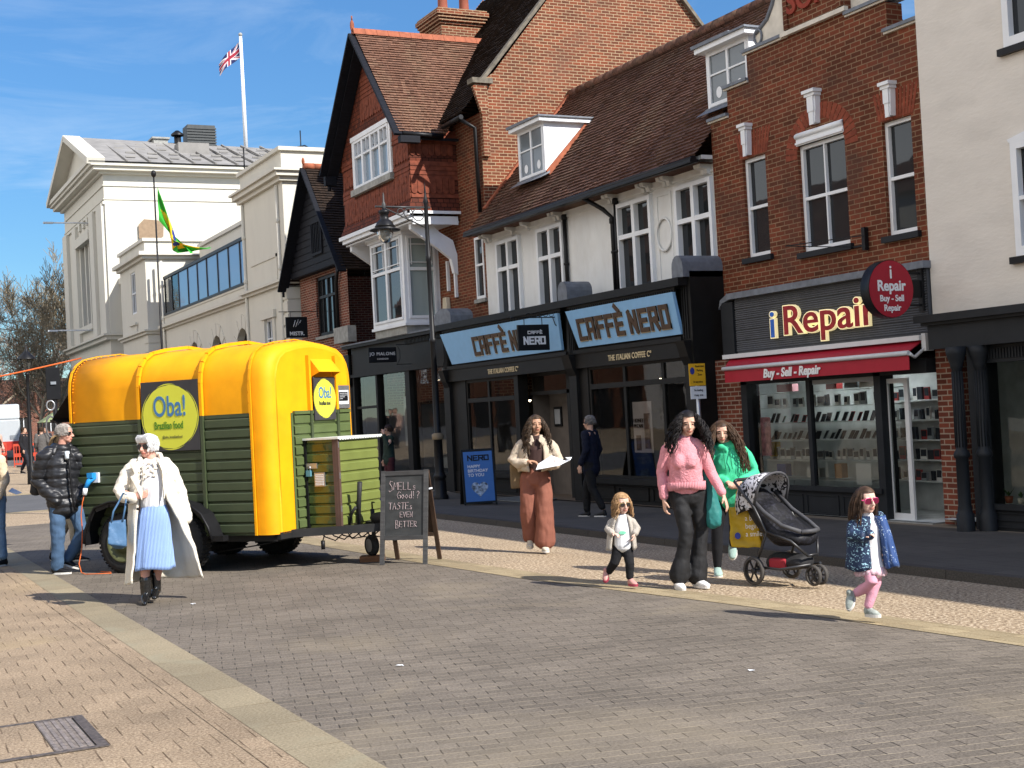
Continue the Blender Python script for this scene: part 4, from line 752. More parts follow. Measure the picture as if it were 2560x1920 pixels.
# ================================================================ GABLED BRICK HOUSE (jettied gable, tall side gable)
gh = thing('gabled_brick_house', 'tall red brick house with jettied tile-hung gable and white bay window', 'building', (13.95, 32.5, -.2), world=True)
PM = PX(13.95); YG = 28.78
w_ = MB(); wallgrid(w_, PM, YG, 36.4, 2.6, 8.75, [(28.97, 29.45, 4.38, 5.86)], .1)
w_.build('front_wall', m_brick_red, gh)
w_ = MB(); w_.add([(13.95, YG, 2), (20.6, YG, 2), (20.6, YG, 11.0), (17.94, YG, 14.04), (14.35, YG, 9.72), (13.95, YG, 9.45)], [(0, 1, 2, 3, 4, 5)]); w_.box(13.96, 14.12, YG-.1, YG-.003, 7.7, 8.69); w_.prism([(14.12, YG-.1, 9.5), (13.95, YG-.1, 9.5), (13.75, YG-.1, 9.35), (13.95, YG-.1, 8.7), (14.12, YG-.1, 8.7)], (0, .1, 0))
w_.quad((20.6, YG, 2), (20.6, 36.4, 2), (20.6, 36.4, 11), (20.6, YG, 11)); w_.quad((13.95, 36.4, 2), (20.6, 36.4, 2), (20.6, 36.4, 11), (17.94, 36.4, 14.04), (13.95, 36.4, 9.4))
w_.build('gable_wall', m_brick_or, gh)
r_ = MB(); roofslope(r_, (13.5, YG+.02, 8.75), (13.5, 36.4, 8.75), (17.94, 36.4, 13.98), (17.94, YG+.02, 13.98), 62, 44, rnd=random.Random(2)); r_.quad((17.94, YG, 13.98), (17.94, 36.4, 13.98), (20.8, 36.4, 10.7), (20.8, YG, 10.7))
mr_ = r_.build('main_roof', m_tile_dk, gh)
c_ = MB(); c_.bar((14.0, YG-.02, 9.5), (17.94, YG-.02, 14.12), .2, .08); c_.bar((17.94, YG-.02, 14.12), (20.7, YG-.02, 10.95), .2, .08); c_.box(13.72, 14.25, YG-.16, YG+.14, 9.42, 9.54); c_.build('coping', mat('dark_coping', (.15, .13, .10), .9, var=.35, vscale=9), gh)
# jetty box
JX, Y0, Y1 = 12.7, 30.24, 35.0; PJ = PX(JX); jm = MB()
JW = (31.3, 34.05, 7.74, 9.12)
RZ, RY = 11.6, 32.62
slope = (RZ-8.45)/(RY-29.9)
def roofz(y): return RZ-abs(y-RY)*slope-.12
wallgrid(jm, PJ, Y0, Y1, 6.95, 8.7, [(JW[0], JW[1], JW[2], 8.7)], .08)
jm.add([PJ(Y0, 8.7, 0), PJ(JW[0], 8.7, 0), PJ(JW[0], roofz(JW[0]), 0), PJ(Y0, roofz(Y0), 0)], [(0, 1, 2, 3)]); jm.add([PJ(Y1, 8.7, 0), PJ(JW[1], 8.7, 0), PJ(JW[1], roofz(JW[1]), 0), PJ(Y1, roofz(Y1), 0)], [(0, 1, 2, 3)])
jm.add([PJ(JW[0], 9.12, 0), PJ(JW[1], 9.12, 0), PJ(JW[1], roofz(JW[1]), 0), PJ(RY, roofz(RY), 0), PJ(JW[0], roofz(JW[0]), 0)], [(0, 1, 2, 3, 4)])
for y in (Y0, Y1):
    jm.quad((JX, y, 6.95), (13.95, y, 6.95), (13.95, y, 8.6), (JX, y, 8.6))
jm.add([(JX, Y0, 6.95), (JX, Y1, 6.95), (JX-.12, Y1+.08, 6.62), (JX-.12, Y0-.08, 6.62), (13.95, Y0-.08, 6.62), (13.95, Y0, 6.95)], [(0, 1, 2, 3), (0, 3, 4, 5)])
jo = jm.build('tile_hung_jetty', m_hung, gh)
sc_ = MB(); rr = random.Random(4)
def scal(P, u0, u1, z, w=0):   # a row of rounded tiles standing proud
    n = int((u1-u0)/.165)
    for k in range(n):
        u = u0+k*.165; pts = [(u+.005, z+.1)]+[(u+.0825+.0775*math.cos(t), z+.0-.075*math.sin(t)) for t in [math.pi*(1-i/6) for i in range(7)]]+[(u+.16, z+.1)]
        h = rr.uniform(-.035, -.022); sc_.add([P(a, b, h) for a, b in pts]+[P(a, b, 0) for a, b in pts], [tuple(range(9))[::-1]]+[(i, i+1, i+10, i+9) for i in range(8)])
def rows(P, u0, u1, z0, z1, base=-.0):
    n = int((z1-z0)/.11)
    for k in range(n): z = z0+k*.11; sc_.add([P(u0, z, -.022), P(u1, z, -.022), P(u1, z+.11, -.004), P(u0, z+.11, -.004), P(u0, z, 0), P(u1, z, 0)], [(0, 1, 2, 3), (4, 5, 1, 0)])
PS_ = PY(Y0)
rows(PS_, JX, 13.95, 8.27, 8.6); rows(PS_, JX, 13.95, 7.4, 7.95); rows(PS_, JX, 13.95, 6.95, 7.1)
for z in (8.16, 8.05, 7.33, 7.22, 7.12): scal(PS_, JX, 13.95, z)
sc_.build('hung_tiles', mat('hung_clay', '703a28', .85, var=.35, vscale=7), jo); sc_ = MB()
for z in (6.98, 7.06, 7.14): scal(PJ, Y0, Y1, z+.0)
for z in (7.2, 7.3, 7.4): scal(PJ, Y0, Y1, z)
for z in (9.5, 9.6, 9.7, 9.8): scal(PJ, 31.7, 33.5, z)
for a, b in ((Y0, JW[0]), (JW[1], Y1)):
    for z in (7.95, 8.05, 8.15, 8.25): scal(PJ, a, b, z)
    rows(PJ, a, b, 7.5, 7.9); rows(PJ, a, b, 8.4, 8.65)
rows(PJ, 31.9, 33.3, 9.9, 10.6)
sc_.build('hung_tiles', mat('hung_clay', '703a28', .85, var=.35, vscale=7), jo)
win = window(jo, PJ, JW[0]+.13, JW[1]-.13, JW[2]+.0, JW[3]-.1, w=.02, fr=.07, vb=[(.25, .12), (.5, .12), (.75, .12)]+[(x, .025, .66, 1) for x in (.125, .375, .625, .875)], hb=[(.66, .05)], glass=m_glass_blue, d=.08)
s = MB(); pbox(s, PJ, JW[0]-.02, JW[1]+.02, JW[3]-.1, JW[3]+.02, -.08, .05); pbox(s, PJ, JW[0], JW[0]+.12, JW[2], JW[3]-.1, -.05, .05); pbox(s, PJ, JW[1]-.12, JW[1], JW[2], JW[3]-.1, -.05, .05); s.build('surround', m_white, win)
s = MB(); pbox(s, PJ, JW[0]-.06, JW[1]+.06, JW[2]-.16, JW[2], -.12, .02); s.build('sill', m_stone, win)
# jetty roof
r_ = MB(); xf = 12.33; xb = 16.35
def slopeq(s):
    ey = RY-s*(RY-29.9) if s > 0 else RY+(35.35-RY)
    ez = 8.45
    if s > 0:
        roofslope(r_, (xf, 29.9, ez), (13.4, 29.9, ez), (xb, RY, RZ), (xf, RY, RZ), 40, 16, rnd=random.Random(9), sag=.02)
        # valley part runs back to meet the main roof
    else: roofslope(r_, (xf, 35.35, ez), (xb, 35.35, ez), (xb, RY, RZ), (xf, RY, RZ), 40, 14, rnd=random.Random(8))
roofslope(r_, (xf, 29.9, 8.45), (13.55, 29.9, 8.45), (xb+.1, RY, RZ), (xf, RY, RZ), 40, 24, rnd=random.Random(9))
roofslope(r_, (xf, 35.35, 8.45), (xb, 35.35, 8.45), (xb, RY, RZ), (xf, RY, RZ), 40, 14, rnd=random.Random(8))
jr = r_.build('jetty_roof', m_tile_or, gh)
rg = MB()
for k in range(13): rg.add([(12.3+k*.315+dx, RY+a, RZ+.03+b) for dx in (0, .308) for a, b in ((-.15, -.12), (-.06, .05), (.06, .05), (.15, -.12))], [(0, 4, 5, 1), (1, 5, 6, 2), (2, 6, 7, 3), (0, 1, 2, 3), (4, 7, 6, 5)])
rg.ell((12.3, RY, RZ+.14), (.06, .05, .16), 8, 6); rg.cyl((12.3, RY, RZ+.28), (12.3, RY, RZ+.4), .02, 6)
rg.build('ridge_tiles', m_ridge, jr)
bg_ = MB()
for a, b in (((xf, 29.86, 8.38), (xf, RY, RZ-.08)), ((xf, 35.4, 8.38), (xf, RY, RZ-.08))):
    bg_.bar(a, b, .06, .3, up=(1, 0, 0)); bg_.bar((xf+.2, a[1], a[2]-.1), (xf+.2, b[1], b[2]-.16), .3, .04)
bg_.box(xf-.0, xf+.5, 29.82, 30.0, 8.2, 8.36); bg_.box(xf-.02, xf+.3, 35.3, 35.45, 8.1, 8.35); bg_.cyl((xf+.1, 35.36, 8.1), (xf+.1, 35.36, 7.95), .05, 6)
bg_.build('bargeboards', m_barge, jr)
gt = MB(); gt.tube([(12.4, 29.87, 8.42), (13.45, 29.87, 8.38)], .06, 8); gt.tube([(13.45, 29.85, 8.6), (13.45, YG, 8.62)], .06, 8); gt.tube([(13.5, 28.95, 8.6), (13.85, 28.9, 8.4), (13.87, 28.9, 6.4)], .05, 8); gt.box(12.85, 13.9, 29.95, 30.0, 8.3, 8.36)
gt.build('gutter', m_black, gh)
ch = MB(); ch.box(15.3, 16.5, 33.7, 34.9, 10.5, 12.35)
for k, (e, z0, z1) in enumerate([(.04, 12.35, 12.42), (.1, 12.42, 12.5), (.14, 12.5, 12.58), (.18, 12.58, 12.7), (.14, 12.7, 12.76)]): ch.box(15.3-e, 16.5+e, 33.7-e, 34.9+e, z0, z1)
cho = ch.build('chimney', m_brick_or, mr_)
for x in (15.55, 16.2):
    p = MB(); p.lathe((x, 34.1, 12.76), [(.15, 0), (.14, .1), (.12, .9), (.15, .92), (.15, 1.0), (0, 1)], 14); p.build('chimney_pot', m_pot, cho)
# white bressumer, brackets, strips
bm = MB(); bm.box(JX-.16, 13.95, Y0-.1, Y0-.06, 6.55, 6.62); bm.box(JX-.16, JX-.1, Y0-.1, Y1+.1, 6.52, 6.62); bm.box(JX-.1, JX+.0, Y0, Y1, 6.42, 6.52); bm.box(JX+.0, 13.9, Y0-.02, Y0+.05, 6.3, 6.5)
bpts = [(12.75, 6.42), (13.2, 6.42), (13.5, 6.15), (13.85, 5.95), (13.95, 5.6), (13.95, 5.1), (13.85, 5.15), (13.78, 5.5), (13.45, 5.75), (13.05, 6.02), (12.75, 6.22)]
bm.prism([(x, Y0+.25, z) for x, z in bpts], (0, .14, 0)); bm.prism([(x, Y1-.3, z) for x, z in bpts], (0, .14, 0))
bm.box(13.88, 13.95, 30.55, 30.62, 4.55, 5.6); bm.box(13.88, 13.95, 31.0, 31.07, 4.75, 5.5)
bm.box(JX, 13.95, Y0+.05, Y1, 6.36, 6.4)
bm.build('bressumer', m_white, gh)
al = MB(); al.prism([(13.94, 31.0, 4.2), (13.94, 31.3, 4.2), (13.94, 31.25, 4.6), (13.94, 31.05, 4.6)], (-.12, 0, 0)); al.build('alarm_box', mat('alarm_cream', (.6, .52, .38), .5), gh, bevel=.02)
# bay window
BX = 12.98; by0, by1 = 31.65, 33.95; bz0, bz1 = 3.98, 6.38
bw = MB(); PB = PX(BX); PBs = PY(by0)
wallgrid(bw, PB, by0, by1, bz0, bz1, [(by0+.14, by1-.14, bz0+.15, bz1-.16)], .05); wallgrid(bw, PBs, BX, 13.95, bz0, bz1, [(BX+.1, 13.85, bz0+.15, bz1-.16)], .05)
bw.quad((BX, by1, bz0), (13.95, by1, bz0), (13.95, by1, bz1), (BX, by1, bz1)); bw.quad((BX, by0, bz0), (BX, by1, bz0), (13.95, by1, bz0), (13.95, by0, bz0)); bw.quad((BX, by0, bz1), (BX, by1, bz1), (13.95, by1, bz1), (13.95, by0, bz1))
for e, z0, z1 in ((.05, bz1-.12, bz1-.05), (.09, bz1-.05, bz1+.02)): bw.box(BX-e, 13.95, by0-e, by1+e, z0, z1)
bw.box(BX-.04, 13.95, by0-.04, by1+.04, bz0-.02, bz0+.05)
bwo = bw.build('bay_window', m_white, gh)
window(bwo, PB, by0+.14, by1-.14, bz0+.15, bz1-.16, w=.03, fr=.05, vb=[(.5, .12)]+[(x, .02, .66, 1) for x in (.1, .4, .6, .9)], hb=[(.62, .08), (.9, .02), (.68, .02)], glass=m_glass, name='bay_light')
window(bwo, PBs, BX+.1, 13.85, bz0+.15, bz1-.16, w=.03, fr=.06, vb=[(x, .02, .66, 1) for x in (.15, .85)], hb=[(.6, .08), (.9, .02), (.68, .02)], glass=m_glass_blind, name='bay_light')
window(gh, PM, 28.97, 29.45, 4.38, 5.86, w=.04, fr=.06, hb=[(.55, .05)], sill=.06, d=.06)
sb = MB(); sb.box(13.0, 13.95, 31.7, 33.9, 3.76, 3.96); sb.build('bay_base', m_stone, gh)
# shopfront below
sf = MB(); PS2 = PX(13.2)
pbox(sf, PS2, 29.9, 36.7, 2.9, 3.66, 0, .3); pbox(sf, PS2, 29.9, 36.8, 3.66, 3.74, -.14, .75); pbox(sf, PS2, 29.9, 36.7, 2.84, 2.92, -.04, .3)
for k in range(26): pbox(sf, PS2, 30.0+k*.09, 30.045+k*.09, 3.52, 3.64, -.05, 0)
for q in ((29.88, 30.05), (32.2, 32.5), (34.5, 34.62), (36.3, 36.7)): pbox(sf, PS2, *q, -.25, 2.84, .0, .3)
pbox(sf, PS2, 30.05, 32.2, -.25, .25, .04, .3); pbox(sf, PS2, 32.5, 34.5, -.25, .12, .1, .3); pbox(sf, PS2, 34.62, 36.3, -.25, .2, .1, .3); pbox(sf, PS2, 34.62, 36.3, 1.95, 2.02, .05, .12)
so_ = sf.build('shopfront', m_shopblack, gh)
lc = MB(); pbox(lc, PS2, 29.86, 36.85, 3.74, 3.78, -.17, .78); lc.build('lead_roof', m_lead, so_)
g = MB(); pane(g, PX(13.3), 30.05, 32.2, .25, 2.84, 0); pane(g, PX(13.3), 32.5, 34.5, .12, 2.84, 0); pane(g, PX(13.3), 34.62, 36.3, .2, 2.84, 0); g.build('shop_window_pane', m_shopglass, so_)
it = MB(); it.box(16.5, 16.6, 29.9, 36.5, -.2, 3); it.quad((13.3, 29.92, -.2), (16.5, 29.92, -.2), (16.5, 29.92, 3), (13.3, 29.92, 3)); it.quad((13.3, 36.45, -.2), (16.5, 36.45, -.2), (16.5, 36.45, 3), (13.3, 36.45, 3)); it.quad((13.3, 29.9, 2.95), (16.5, 29.9, 2.95), (16.5, 36.5, 2.95), (13.3, 36.5, 2.95)); it.quad((13.3, 29.9, -.15), (16.5, 29.9, -.15), (16.5, 36.5, -.15), (13.3, 36.5, -.15))
it.build('interior_wall', mat('shop_int_grey', (.2, .2, .2), .8, var=.1), gh)
tb = MB(); tb.box(13.6, 14.2, 30.2, 31.8, .35, .6); tb.box(13.7, 14.0, 30.6, 31.1, .6, .85); tb.box(13.5, 13.55, 33.0, 33.4, .9, 2.2); tb.build('display_table', m_int_pale, gh)
lp = MB()
for y, x in ((31.5, 13.7), (30.4, 13.7)): lp.cyl((x, y, 2.7), (x, y, 2.55), .06, 10, 0); lp.add([(x+.05*math.cos(t), y+.05*math.sin(t), 2.548) for t in [i*math.pi/5 for i in range(10)]], [list(range(10))], 1)
lp.build('spotlights', [m_int_pale, m_lampglow], gh)
# hanging sign of the perfume shop
js = thing('hanging_sign', 'small black rectangular perfume shop sign hanging left of the street lamp', 'sign', (12.45, 32, 3.0), world=True)
mb = MB(); mb.box(12.05, 12.8, 31.97, 32.03, 3.06, 3.44); mb.build('sign_board', m_black, js, bevel=.01)
P_ = PY(31.97); text('JO MALONE', P_, 12.42, 3.24, .115, m_text_w, js, w=-.004, depth=.003, flip=False, align='CENTER', track=1.15); text('LONDON', P_, 12.42, 3.13, .06, m_text_w, js, w=-.004, depth=.003, flip=False, align='CENTER', track=1.2)
mb = MB(); mb.bar((12.8, 32, 3.5), (13.2, 32, 3.5), .015, .015); mb.bar((12.8, 32, 3.0), (13.2, 32, 3.0), .015, .015); mb.tube([(12.82, 32, 3.5), (12.9, 32, 3.35), (12.9, 32, 3.15), (12.82, 32, 3.0)], .01, 5); mb.build('bracket', m_black, js)
# ================================================================ TIMBER GABLE HOUSE
th = thing('timber_gable_house', 'small house with steep black timber gable between the brick house and cream hall', 'building', (13.2, 38.5, -.1), world=True)
w_ = MB(); PT_ = PX(13.2); wallgrid(w_, PT_, 36.4, 40.75, 2.6, 6.2, [(37.45, 39.2, 4.2, 5.98)], .12); w_.quad((13.2, 40.75, -.2), (19, 40.75, -.2), (19, 40.75, 6.2), (13.2, 40.75, 6.2)); w_.build('wall', m_brick_dk if 0 else m_brick_sh, th)
g_ = MB(); g_.add([(12.95, 35.95, 6.1), (12.95, 40.8, 6.1), (12.95, 38.38, 9.05)], [(0, 1, 2)]); g_.quad((12.95, 35.95, 6.1), (13.2, 35.95, 6.1), (13.2, 40.8, 6.1), (12.95, 40.8, 6.1))
for k in range(14):
    z = 6.12+k*.2; hw = (9.05-z)/(9.05-6.1)*2.42; pbox(g_, PX(12.93), 38.38-hw, 38.38+hw, z, z+.17, 0, .02)
go = g_.build('timber_gable', m_barge, th)
window(go, PX(12.9), 37.6, 38.55, 6.55, 7.55, w=.01, fr=.06, vb=[(x/6, .03) for x in range(1, 6)], fm=m_barge, d=.03, name='louvred_window')
window(th, PT_, 37.45, 39.2, 4.2, 5.98, w=.1, fr=.09, vb=[(.5, .09), (.25, .03), (.75, .03)], hb=[(.66, .08)], fm=m_black, d=.05, sill=.08)
r_ = MB(); roofslope(r_, (12.75, 35.6, 5.85), (18, 35.6, 5.85), (18, 38.38, 9.2), (12.75, 38.38, 9.2), 40, 30, rnd=random.Random(21), sag=.05); roofslope(r_, (12.75, 41.15, 5.85), (18, 41.15, 5.85), (18, 38.38, 9.2), (12.75, 38.38, 9.2), 40, 8, rnd=random.Random(22))
ro = r_.build('roof', m_tile_dk, th)
b_ = MB(); b_.bar((12.74, 35.55, 5.78), (12.74, 38.38, 9.14), .06, .26, up=(1, 0, 0)); b_.bar((12.74, 41.2, 5.78), (12.74, 38.38, 9.14), .06, .26, up=(1, 0, 0)); b_.bar((12.85, 41.2, 5.8), (12.85, 38.38, 9.12), .2, .05); b_.cyl((12.78, 41.15, 5.6), (12.78, 41.15, 5.8), .04, 6); b_.build('bargeboards', m_barge, ro)
rg = MB()
for k in range(16): rg.cyl((12.72+k*.33, 38.38, 9.2-.006*k), (13.04+k*.33, 38.38, 9.2-.006*k), .11, 10)
rg.ell((12.72, 38.38, 9.35), (.05, .05, .12), 8, 6); rg.build('ridge_tiles', m_ridge, ro)
mb = MB(); mb.tube([(13.1, 36.9, 6.1), (13.1, 37.0, 5.8), (13.12, 37.15, 5.6), (13.12, 37.15, 4.3)], .055, 8); mb.build('downpipe', m_black, th)
bx = MB(); bx.box(12.95, 13.2, 35.9, 37.1, 3.85, 4.3); bx.build('grey_box', m_stone, th)
sf = MB(); pbox(sf, PT_, 36.5, 40.7, -.2, 2.7, -.02, .2); pbox(sf, PT_, 36.5, 40.7, 2.6, 3.5, -.06, .2); sf.build('shopfront', m_shopblack, th)
ms = thing('hanging_sign', 'square black hanging sign with white script above the yellow trailer roof', 'sign', (12.5, 39.2, 4.2), world=True)
mb = MB(); mb.box(12.2, 12.86, 39.17, 39.23, 4.2, 4.82); mb.build('sign_board', m_black, ms)
P_ = PY(39.17); text('MISTR.', P_, 12.53, 4.27, .16, m_text_w, ms, w=-.004, depth=.003, flip=False, align='CENTER', off=.004)
mb = MB(); z0 = 4.52
for pts in ([(0, 0), (.07, .2)], [(.07, 0), (.16, .22), (.14, .05), (.24, .2), (.22, .12)]): mb.tube([(12.42+a, 39.165, z0+b) for a, b in pts], .009, 5)
mb.build('logo', m_text_w, ms)
mb = MB(); mb.bar((12.0, 39.2, 4.98), (13.2, 39.2, 4.98), .02, .02); mb.bar((12.36, 39.2, 4.82), (12.36, 39.2, 4.98), .01, .01, up=(1, 0, 0)); mb.bar((12.72, 39.2, 4.82), (12.72, 39.2, 4.98), .01, .01, up=(1, 0, 0)); mb.bar((13.19, 39.2, 4.8), (13.19, 39.2, 5.25), .02, .02, up=(1, 0, 0)); mb.build('bracket', m_black, ms)
# ================================================================ CREAM STUCCO HALL
hall = thing('town_hall', 'large cream stucco hall with pediment, stepped blocks and a dark framed glass terrace screen', 'building', (13, 62, 0), world=True)
PH = PX(12.9)
m_glass_sky = glassmat('terrace_glass', (.16, .25, .42), refl=1.0)  # blue base colour paints the mirrored sky into the glass
# near tower
w_ = MB(); wallgrid(w_, PH, 41.1, 45.9, -.2, 10.3, [(42.75, 43.65, 3.2, 5.1)], .15)
w_.box(12.9, 19, 41.1, 45.9, 10.25, 10.3); w_.quad((12.9, 41.1, -.2), (19, 41.1, -.2), (19, 41.1, 10.3), (12.9, 41.1, 10.3)); w_.quad((12.9, 45.9, -.2), (19, 45.9, -.2), (19, 45.9, 10.3), (12.9, 45.9, 10.3)); w_.quad((19, 41.1, -.2), (19, 84, -.2), (19, 84, 10.3), (19, 41.1, 10.3))
def band(mb, x0, y0, y1, z0, z1, e, xr=None, ends=True):
    mb.box(x0-e, x0, y0-(e if ends else 0), y1+(e if ends else 0), z0, z1)
    if xr: mb.box(x0, xr, y0-e, y0, z0, z1)
for z0, z1, e in ((9.26, 9.4, .12), (9.4, 9.55, .25), (9.55, 9.62, .34), (10.22, 10.34, .1), (6.02, 6.12, .1), (6.12, 6.2, .2)): band(w_, 12.9, 41.1, 45.9, z0, z1, e, 19)
pbox(w_, PH, 42.0, 45.0, 7.0, 7.1, -.03, 0); pbox(w_, PH, 42.0, 42.1, 6.3, 7.1, -.03, 0)
for z in (5.9, 5.5, 5.1, 4.7, 4.3, 3.9, 3.5): pbox(w_, PH, 41.1, 41.9, z-.35, z-.03, -.03, 0); w_.box(12.87, 14, 41.07, 41.1, z-.35, z-.03)
pbox(w_, PH, 42.5, 42.75, 3.2, 5.3, -.05, 0); pbox(w_, PH, 43.65, 43.9, 3.2, 5.3, -.05, 0); pbox(w_, PH, 42.4, 44.0, 5.1, 5.35, -.1, 0)
# terrace range
PTt = PX(13.5); AR = [55.95, 52.3, 48.6]
def archwall(mb, P, y0, y1, z0, z1, cs, r, zc, depth=.25):
    edges = sorted(cs); prev = y0
    for c in edges:
        mb.quad(P(prev, z0, 0), P(c-r, z0, 0), P(c-r, z1, 0), P(prev, z1, 0)); n = 12
        for i in range(n):
            t0, t1 = math.pi*(1-i/n), math.pi*(1-(i+1)/n); a = (c+r*math.cos(t0), zc+r*math.sin(t0)); b = (c+r*math.cos(t1), zc+r*math.sin(t1))
            mb.quad(P(*a, 0), P(*b, 0), P(b[0], z1, 0), P(a[0], z1, 0)); mb.quad(P(*a, 0), P(*b, 0), P(*b, depth), P(*a, depth))
            # voussoirs
            r2 = r+.5; ta, tb = t0-.02, t1+.02
            if i % 2 == 0: mb.prism([P(c+rr_*math.cos(t), zc+rr_*math.sin(t), -.035) for rr_, t in ((r+.01, ta), (r2, ta), (r2, t1-(t0-t1)+.04), (r+.01, t1-(t0-t1)+.04))], (.035, 0, 0))
        mb.quad(P(c-r, z0, 0), P(c-r, zc, 0), P(c-r, zc, depth), P(c-r, z0, depth)); mb.quad(P(c+r, z0, 0), P(c+r, zc, 0), P(c+r, zc, depth), P(c+r, z0, depth)); prev = c+r
    mb.quad(P(prev, z0, 0), P(y1, z0, 0), P(y1, z1, 0), P(prev, z1, 0))
archwall(w_, PTt, 45.9, 62, -.2, 6.3, AR, .85, 4.35)
for c in AR:
    for s in (-1, 1):
        for k in range(9): a, b = c+s*1.02, c+s*1.75; pbox(w_, PTt, min(a, b), max(a, b), 1+k*.38, 1.34+k*.38, -.035, 0)
for z0, z1, e in ((6.1, 6.2, .1), (6.2, 6.32, .22), (6.62, 6.76, .08)): w_.box(13.5-e, 13.5, 45.9, 61.8, z0, z1)
w_.box(13.5, 15.2, 45.9, 62, 6.5, 6.6); w_.box(13.45, 13.7, 45.9, 61.8, 6.3, 6.65)
w_.quad((15.2, 45.9, 6), (15.2, 61.3, 6), (15.2, 61.3, 10.0), (15.2, 45.9, 10.0)); w_.box(15.1, 15.25, 45.9, 61.3, 9.8, 9.95); w_.box(15.2, 19, 45.9, 61.3, 9.9, 10.0)
# bay
wallgrid(w_, PH, 62.05, 68, -.2, 10.3, [(64.4, 65.5, 7.15, 9.1)], .15)
w_.quad((12.9, 62.05, -.2), (15.6, 62.05, -.2), (15.6, 62.05, 10.3), (12.9, 62.05, 10.3)); w_.quad((12.9, 68, -.2), (15, 68, -.2), (15, 68, 10.3), (12.9, 68, 10.3)); w_.box(12.9, 19, 62.05, 68, 10.25, 10.3)
for z0, z1, e in ((9.4, 9.55, .15), (9.55, 9.72, .32), (10.2, 10.34, .1), (6.0, 6.13, .12), (6.13, 6.2, .22)): band(w_, 12.9, 62.05, 68, z0, z1, e, 15.6)
pbox(w_, PH, 64.2, 65.7, 6.6, 6.7, -.15, 0); pbox(w_, PH, 64.3, 65.6, 6.2, 6.6, -.06, 0)
for k in range(8): pbox(w_, PH, 62.05, 62.9, 2.8+k*.4, 3.16+k*.4, -.03, 0); w_.box(12.9, 13.6, 62.02, 62.05, 2.8+k*.4, 3.16+k*.4)
w_.quad((13.6, 68, -.2), (13.6, 71.3, -.2), (13.6, 71.3, 9.4), (13.6, 68, 9.4)); w_.box(13.4, 14, 68, 71.3, 9.2, 9.5)
# main block with pediment
wallgrid(w_, PH, 71.3, 84.4, -.2, 15.2, [(75.6, 79.3, 7.6, 12.1)], .5)
w_.quad((12.9, 71.3, -.2), (26, 71.3, -.2), (26, 71.3, 15.4), (12.9, 71.3, 15.4)); w_.quad((12.9, 84.4, -.2), (26, 84.4, -.2), (26, 84.4, 15.4), (12.9, 84.4, 15.4)); w_.quad((26, 71.3, -.2), (26, 84.4, -.2), (26, 84.4, 15.4), (26, 71.3, 15.4))
for z0, z1, e in ((14.9, 15.05, .2), (15.05, 15.25, .55), (15.25, 15.4, .7), (13.35, 13.5, .1), (14.3, 14.36, .06), (13.6, 13.66, .05), (6.4, 6.6, .25), (6.6, 6.7, .4)): band(w_, 12.9, 71.3, 84.4, z0, z1, e, 26 if z0 > 14.9 else (26 if z0 > 13.5 else 14.3))
for y0, y1 in ((71.3, 72.9), (74.0, 75.2), (79.7, 80.9), (82.9, 84.4)): pbox(w_, PH, y0, y1, 6.7, 13.4, -.18, 0)
w_.box(12.9, 14.3, 71.18, 71.3, 6.7, 13.4)
pbox(w_, PH, 75.2, 79.7, 12.1, 12.6, -.25, 0); pbox(w_, PH, 76.8, 77.05, 7.6, 12.1, .05, .45); pbox(w_, PH, 78.0, 78.25, 7.6, 12.1, .05, .45); pbox(w_, PH, 75.3, 79.6, 7.3, 7.6, -.2, 0)
for k in range(3): y = 76.2+k*1.3; w_.prism([PH(y-.25, 13.0, -.12), PH(y+.25, 13.0, -.12), PH(y+.25, 13.5, -.12), PH(y-.25, 13.5, -.12)], (.1, 0, 0))
w_.prism([(12.75, 71.0, 15.4), (12.75, 84.7, 15.4), (12.75, 77.85, 18.0)], (.15, 0, 0)); w_.box(12.1, 12.8, 70.7, 85.0, 15.4, 15.62)
for a, b in (((70.55, 15.45), (77.85, 18.05)), ((85.15, 15.45), (77.85, 18.05))): w_.bar((12.45, a[0], a[1]), (12.45, b[0], b[1]), .9, .32)
ho = w_.build('wall', m_cream, hall)
g_ = MB(); pbox(g_, PH, 75.6, 79.3, 7.6, 12.1, .46, .5)
g_.build('tall_window_glass', m_glass, ho)
window(hall, PH, 64.4, 65.5, 7.15, 9.1, w=.1, fr=.07, hb=[(.5, .06)], vb=[(.5, .04)], sill=None); window(hall, PH, 42.75, 43.65, 3.2, 5.1, w=.1, fr=.08, vb=[(.5, .05)], hb=[(.33, .04), (.66, .04)])
for c in AR:
    g_ = MB(); g_.box(13.74, 13.76, c-.86, c+.86, 0, 5.3); g_.build('arch_glass', m_dark_in, ho)
r_ = MB(); r_.quad((12.1, 70.5, 15.45), (26, 70.5, 15.45), (26, 77.85, 17.9), (12.1, 77.85, 18.15)); r_.quad((12.1, 85.2, 15.45), (26, 85.2, 15.45), (26, 77.85, 17.9), (12.1, 77.85, 18.15))
for k in range(11): x = 14+k*1.15; r_.bar((x, 70.5, 15.5), (x, 77.85, 18.02), .09, .1); 
for k in range(4):
    for j in range(11): r_.box(14.2+j*1.15+.3*(k % 2), 14.7+j*1.15+.3*(k % 2), 71.8+k*1.5, 71.9+k*1.5, 15.93+k*.52, 16.0+k*.52)
ro = r_.build('roof', m_slate, hall)
v_ = MB()
v_.box(16.9, 17.7, 77.4, 78.6, 17, 18.15); v_.box(16.8, 17.8, 77.3, 78.7, 18.15, 18.25); v_.build('roof_vent', m_stone, ro)
v_ = MB(); v_.cyl((18.3, 77.6, 17), (18.3, 77.6, 18.4), .2, 10); v_.lathe((18.3, 77.6, 18.4), [(.36, 0), (.36, .1), (.1, .3), (0, .3)], 12); v_.build('roof_cowl', m_black, ro)
v_ = MB(); v_.box(18.9, 20.5, 77.6, 78.8, 17.6, 19.1)
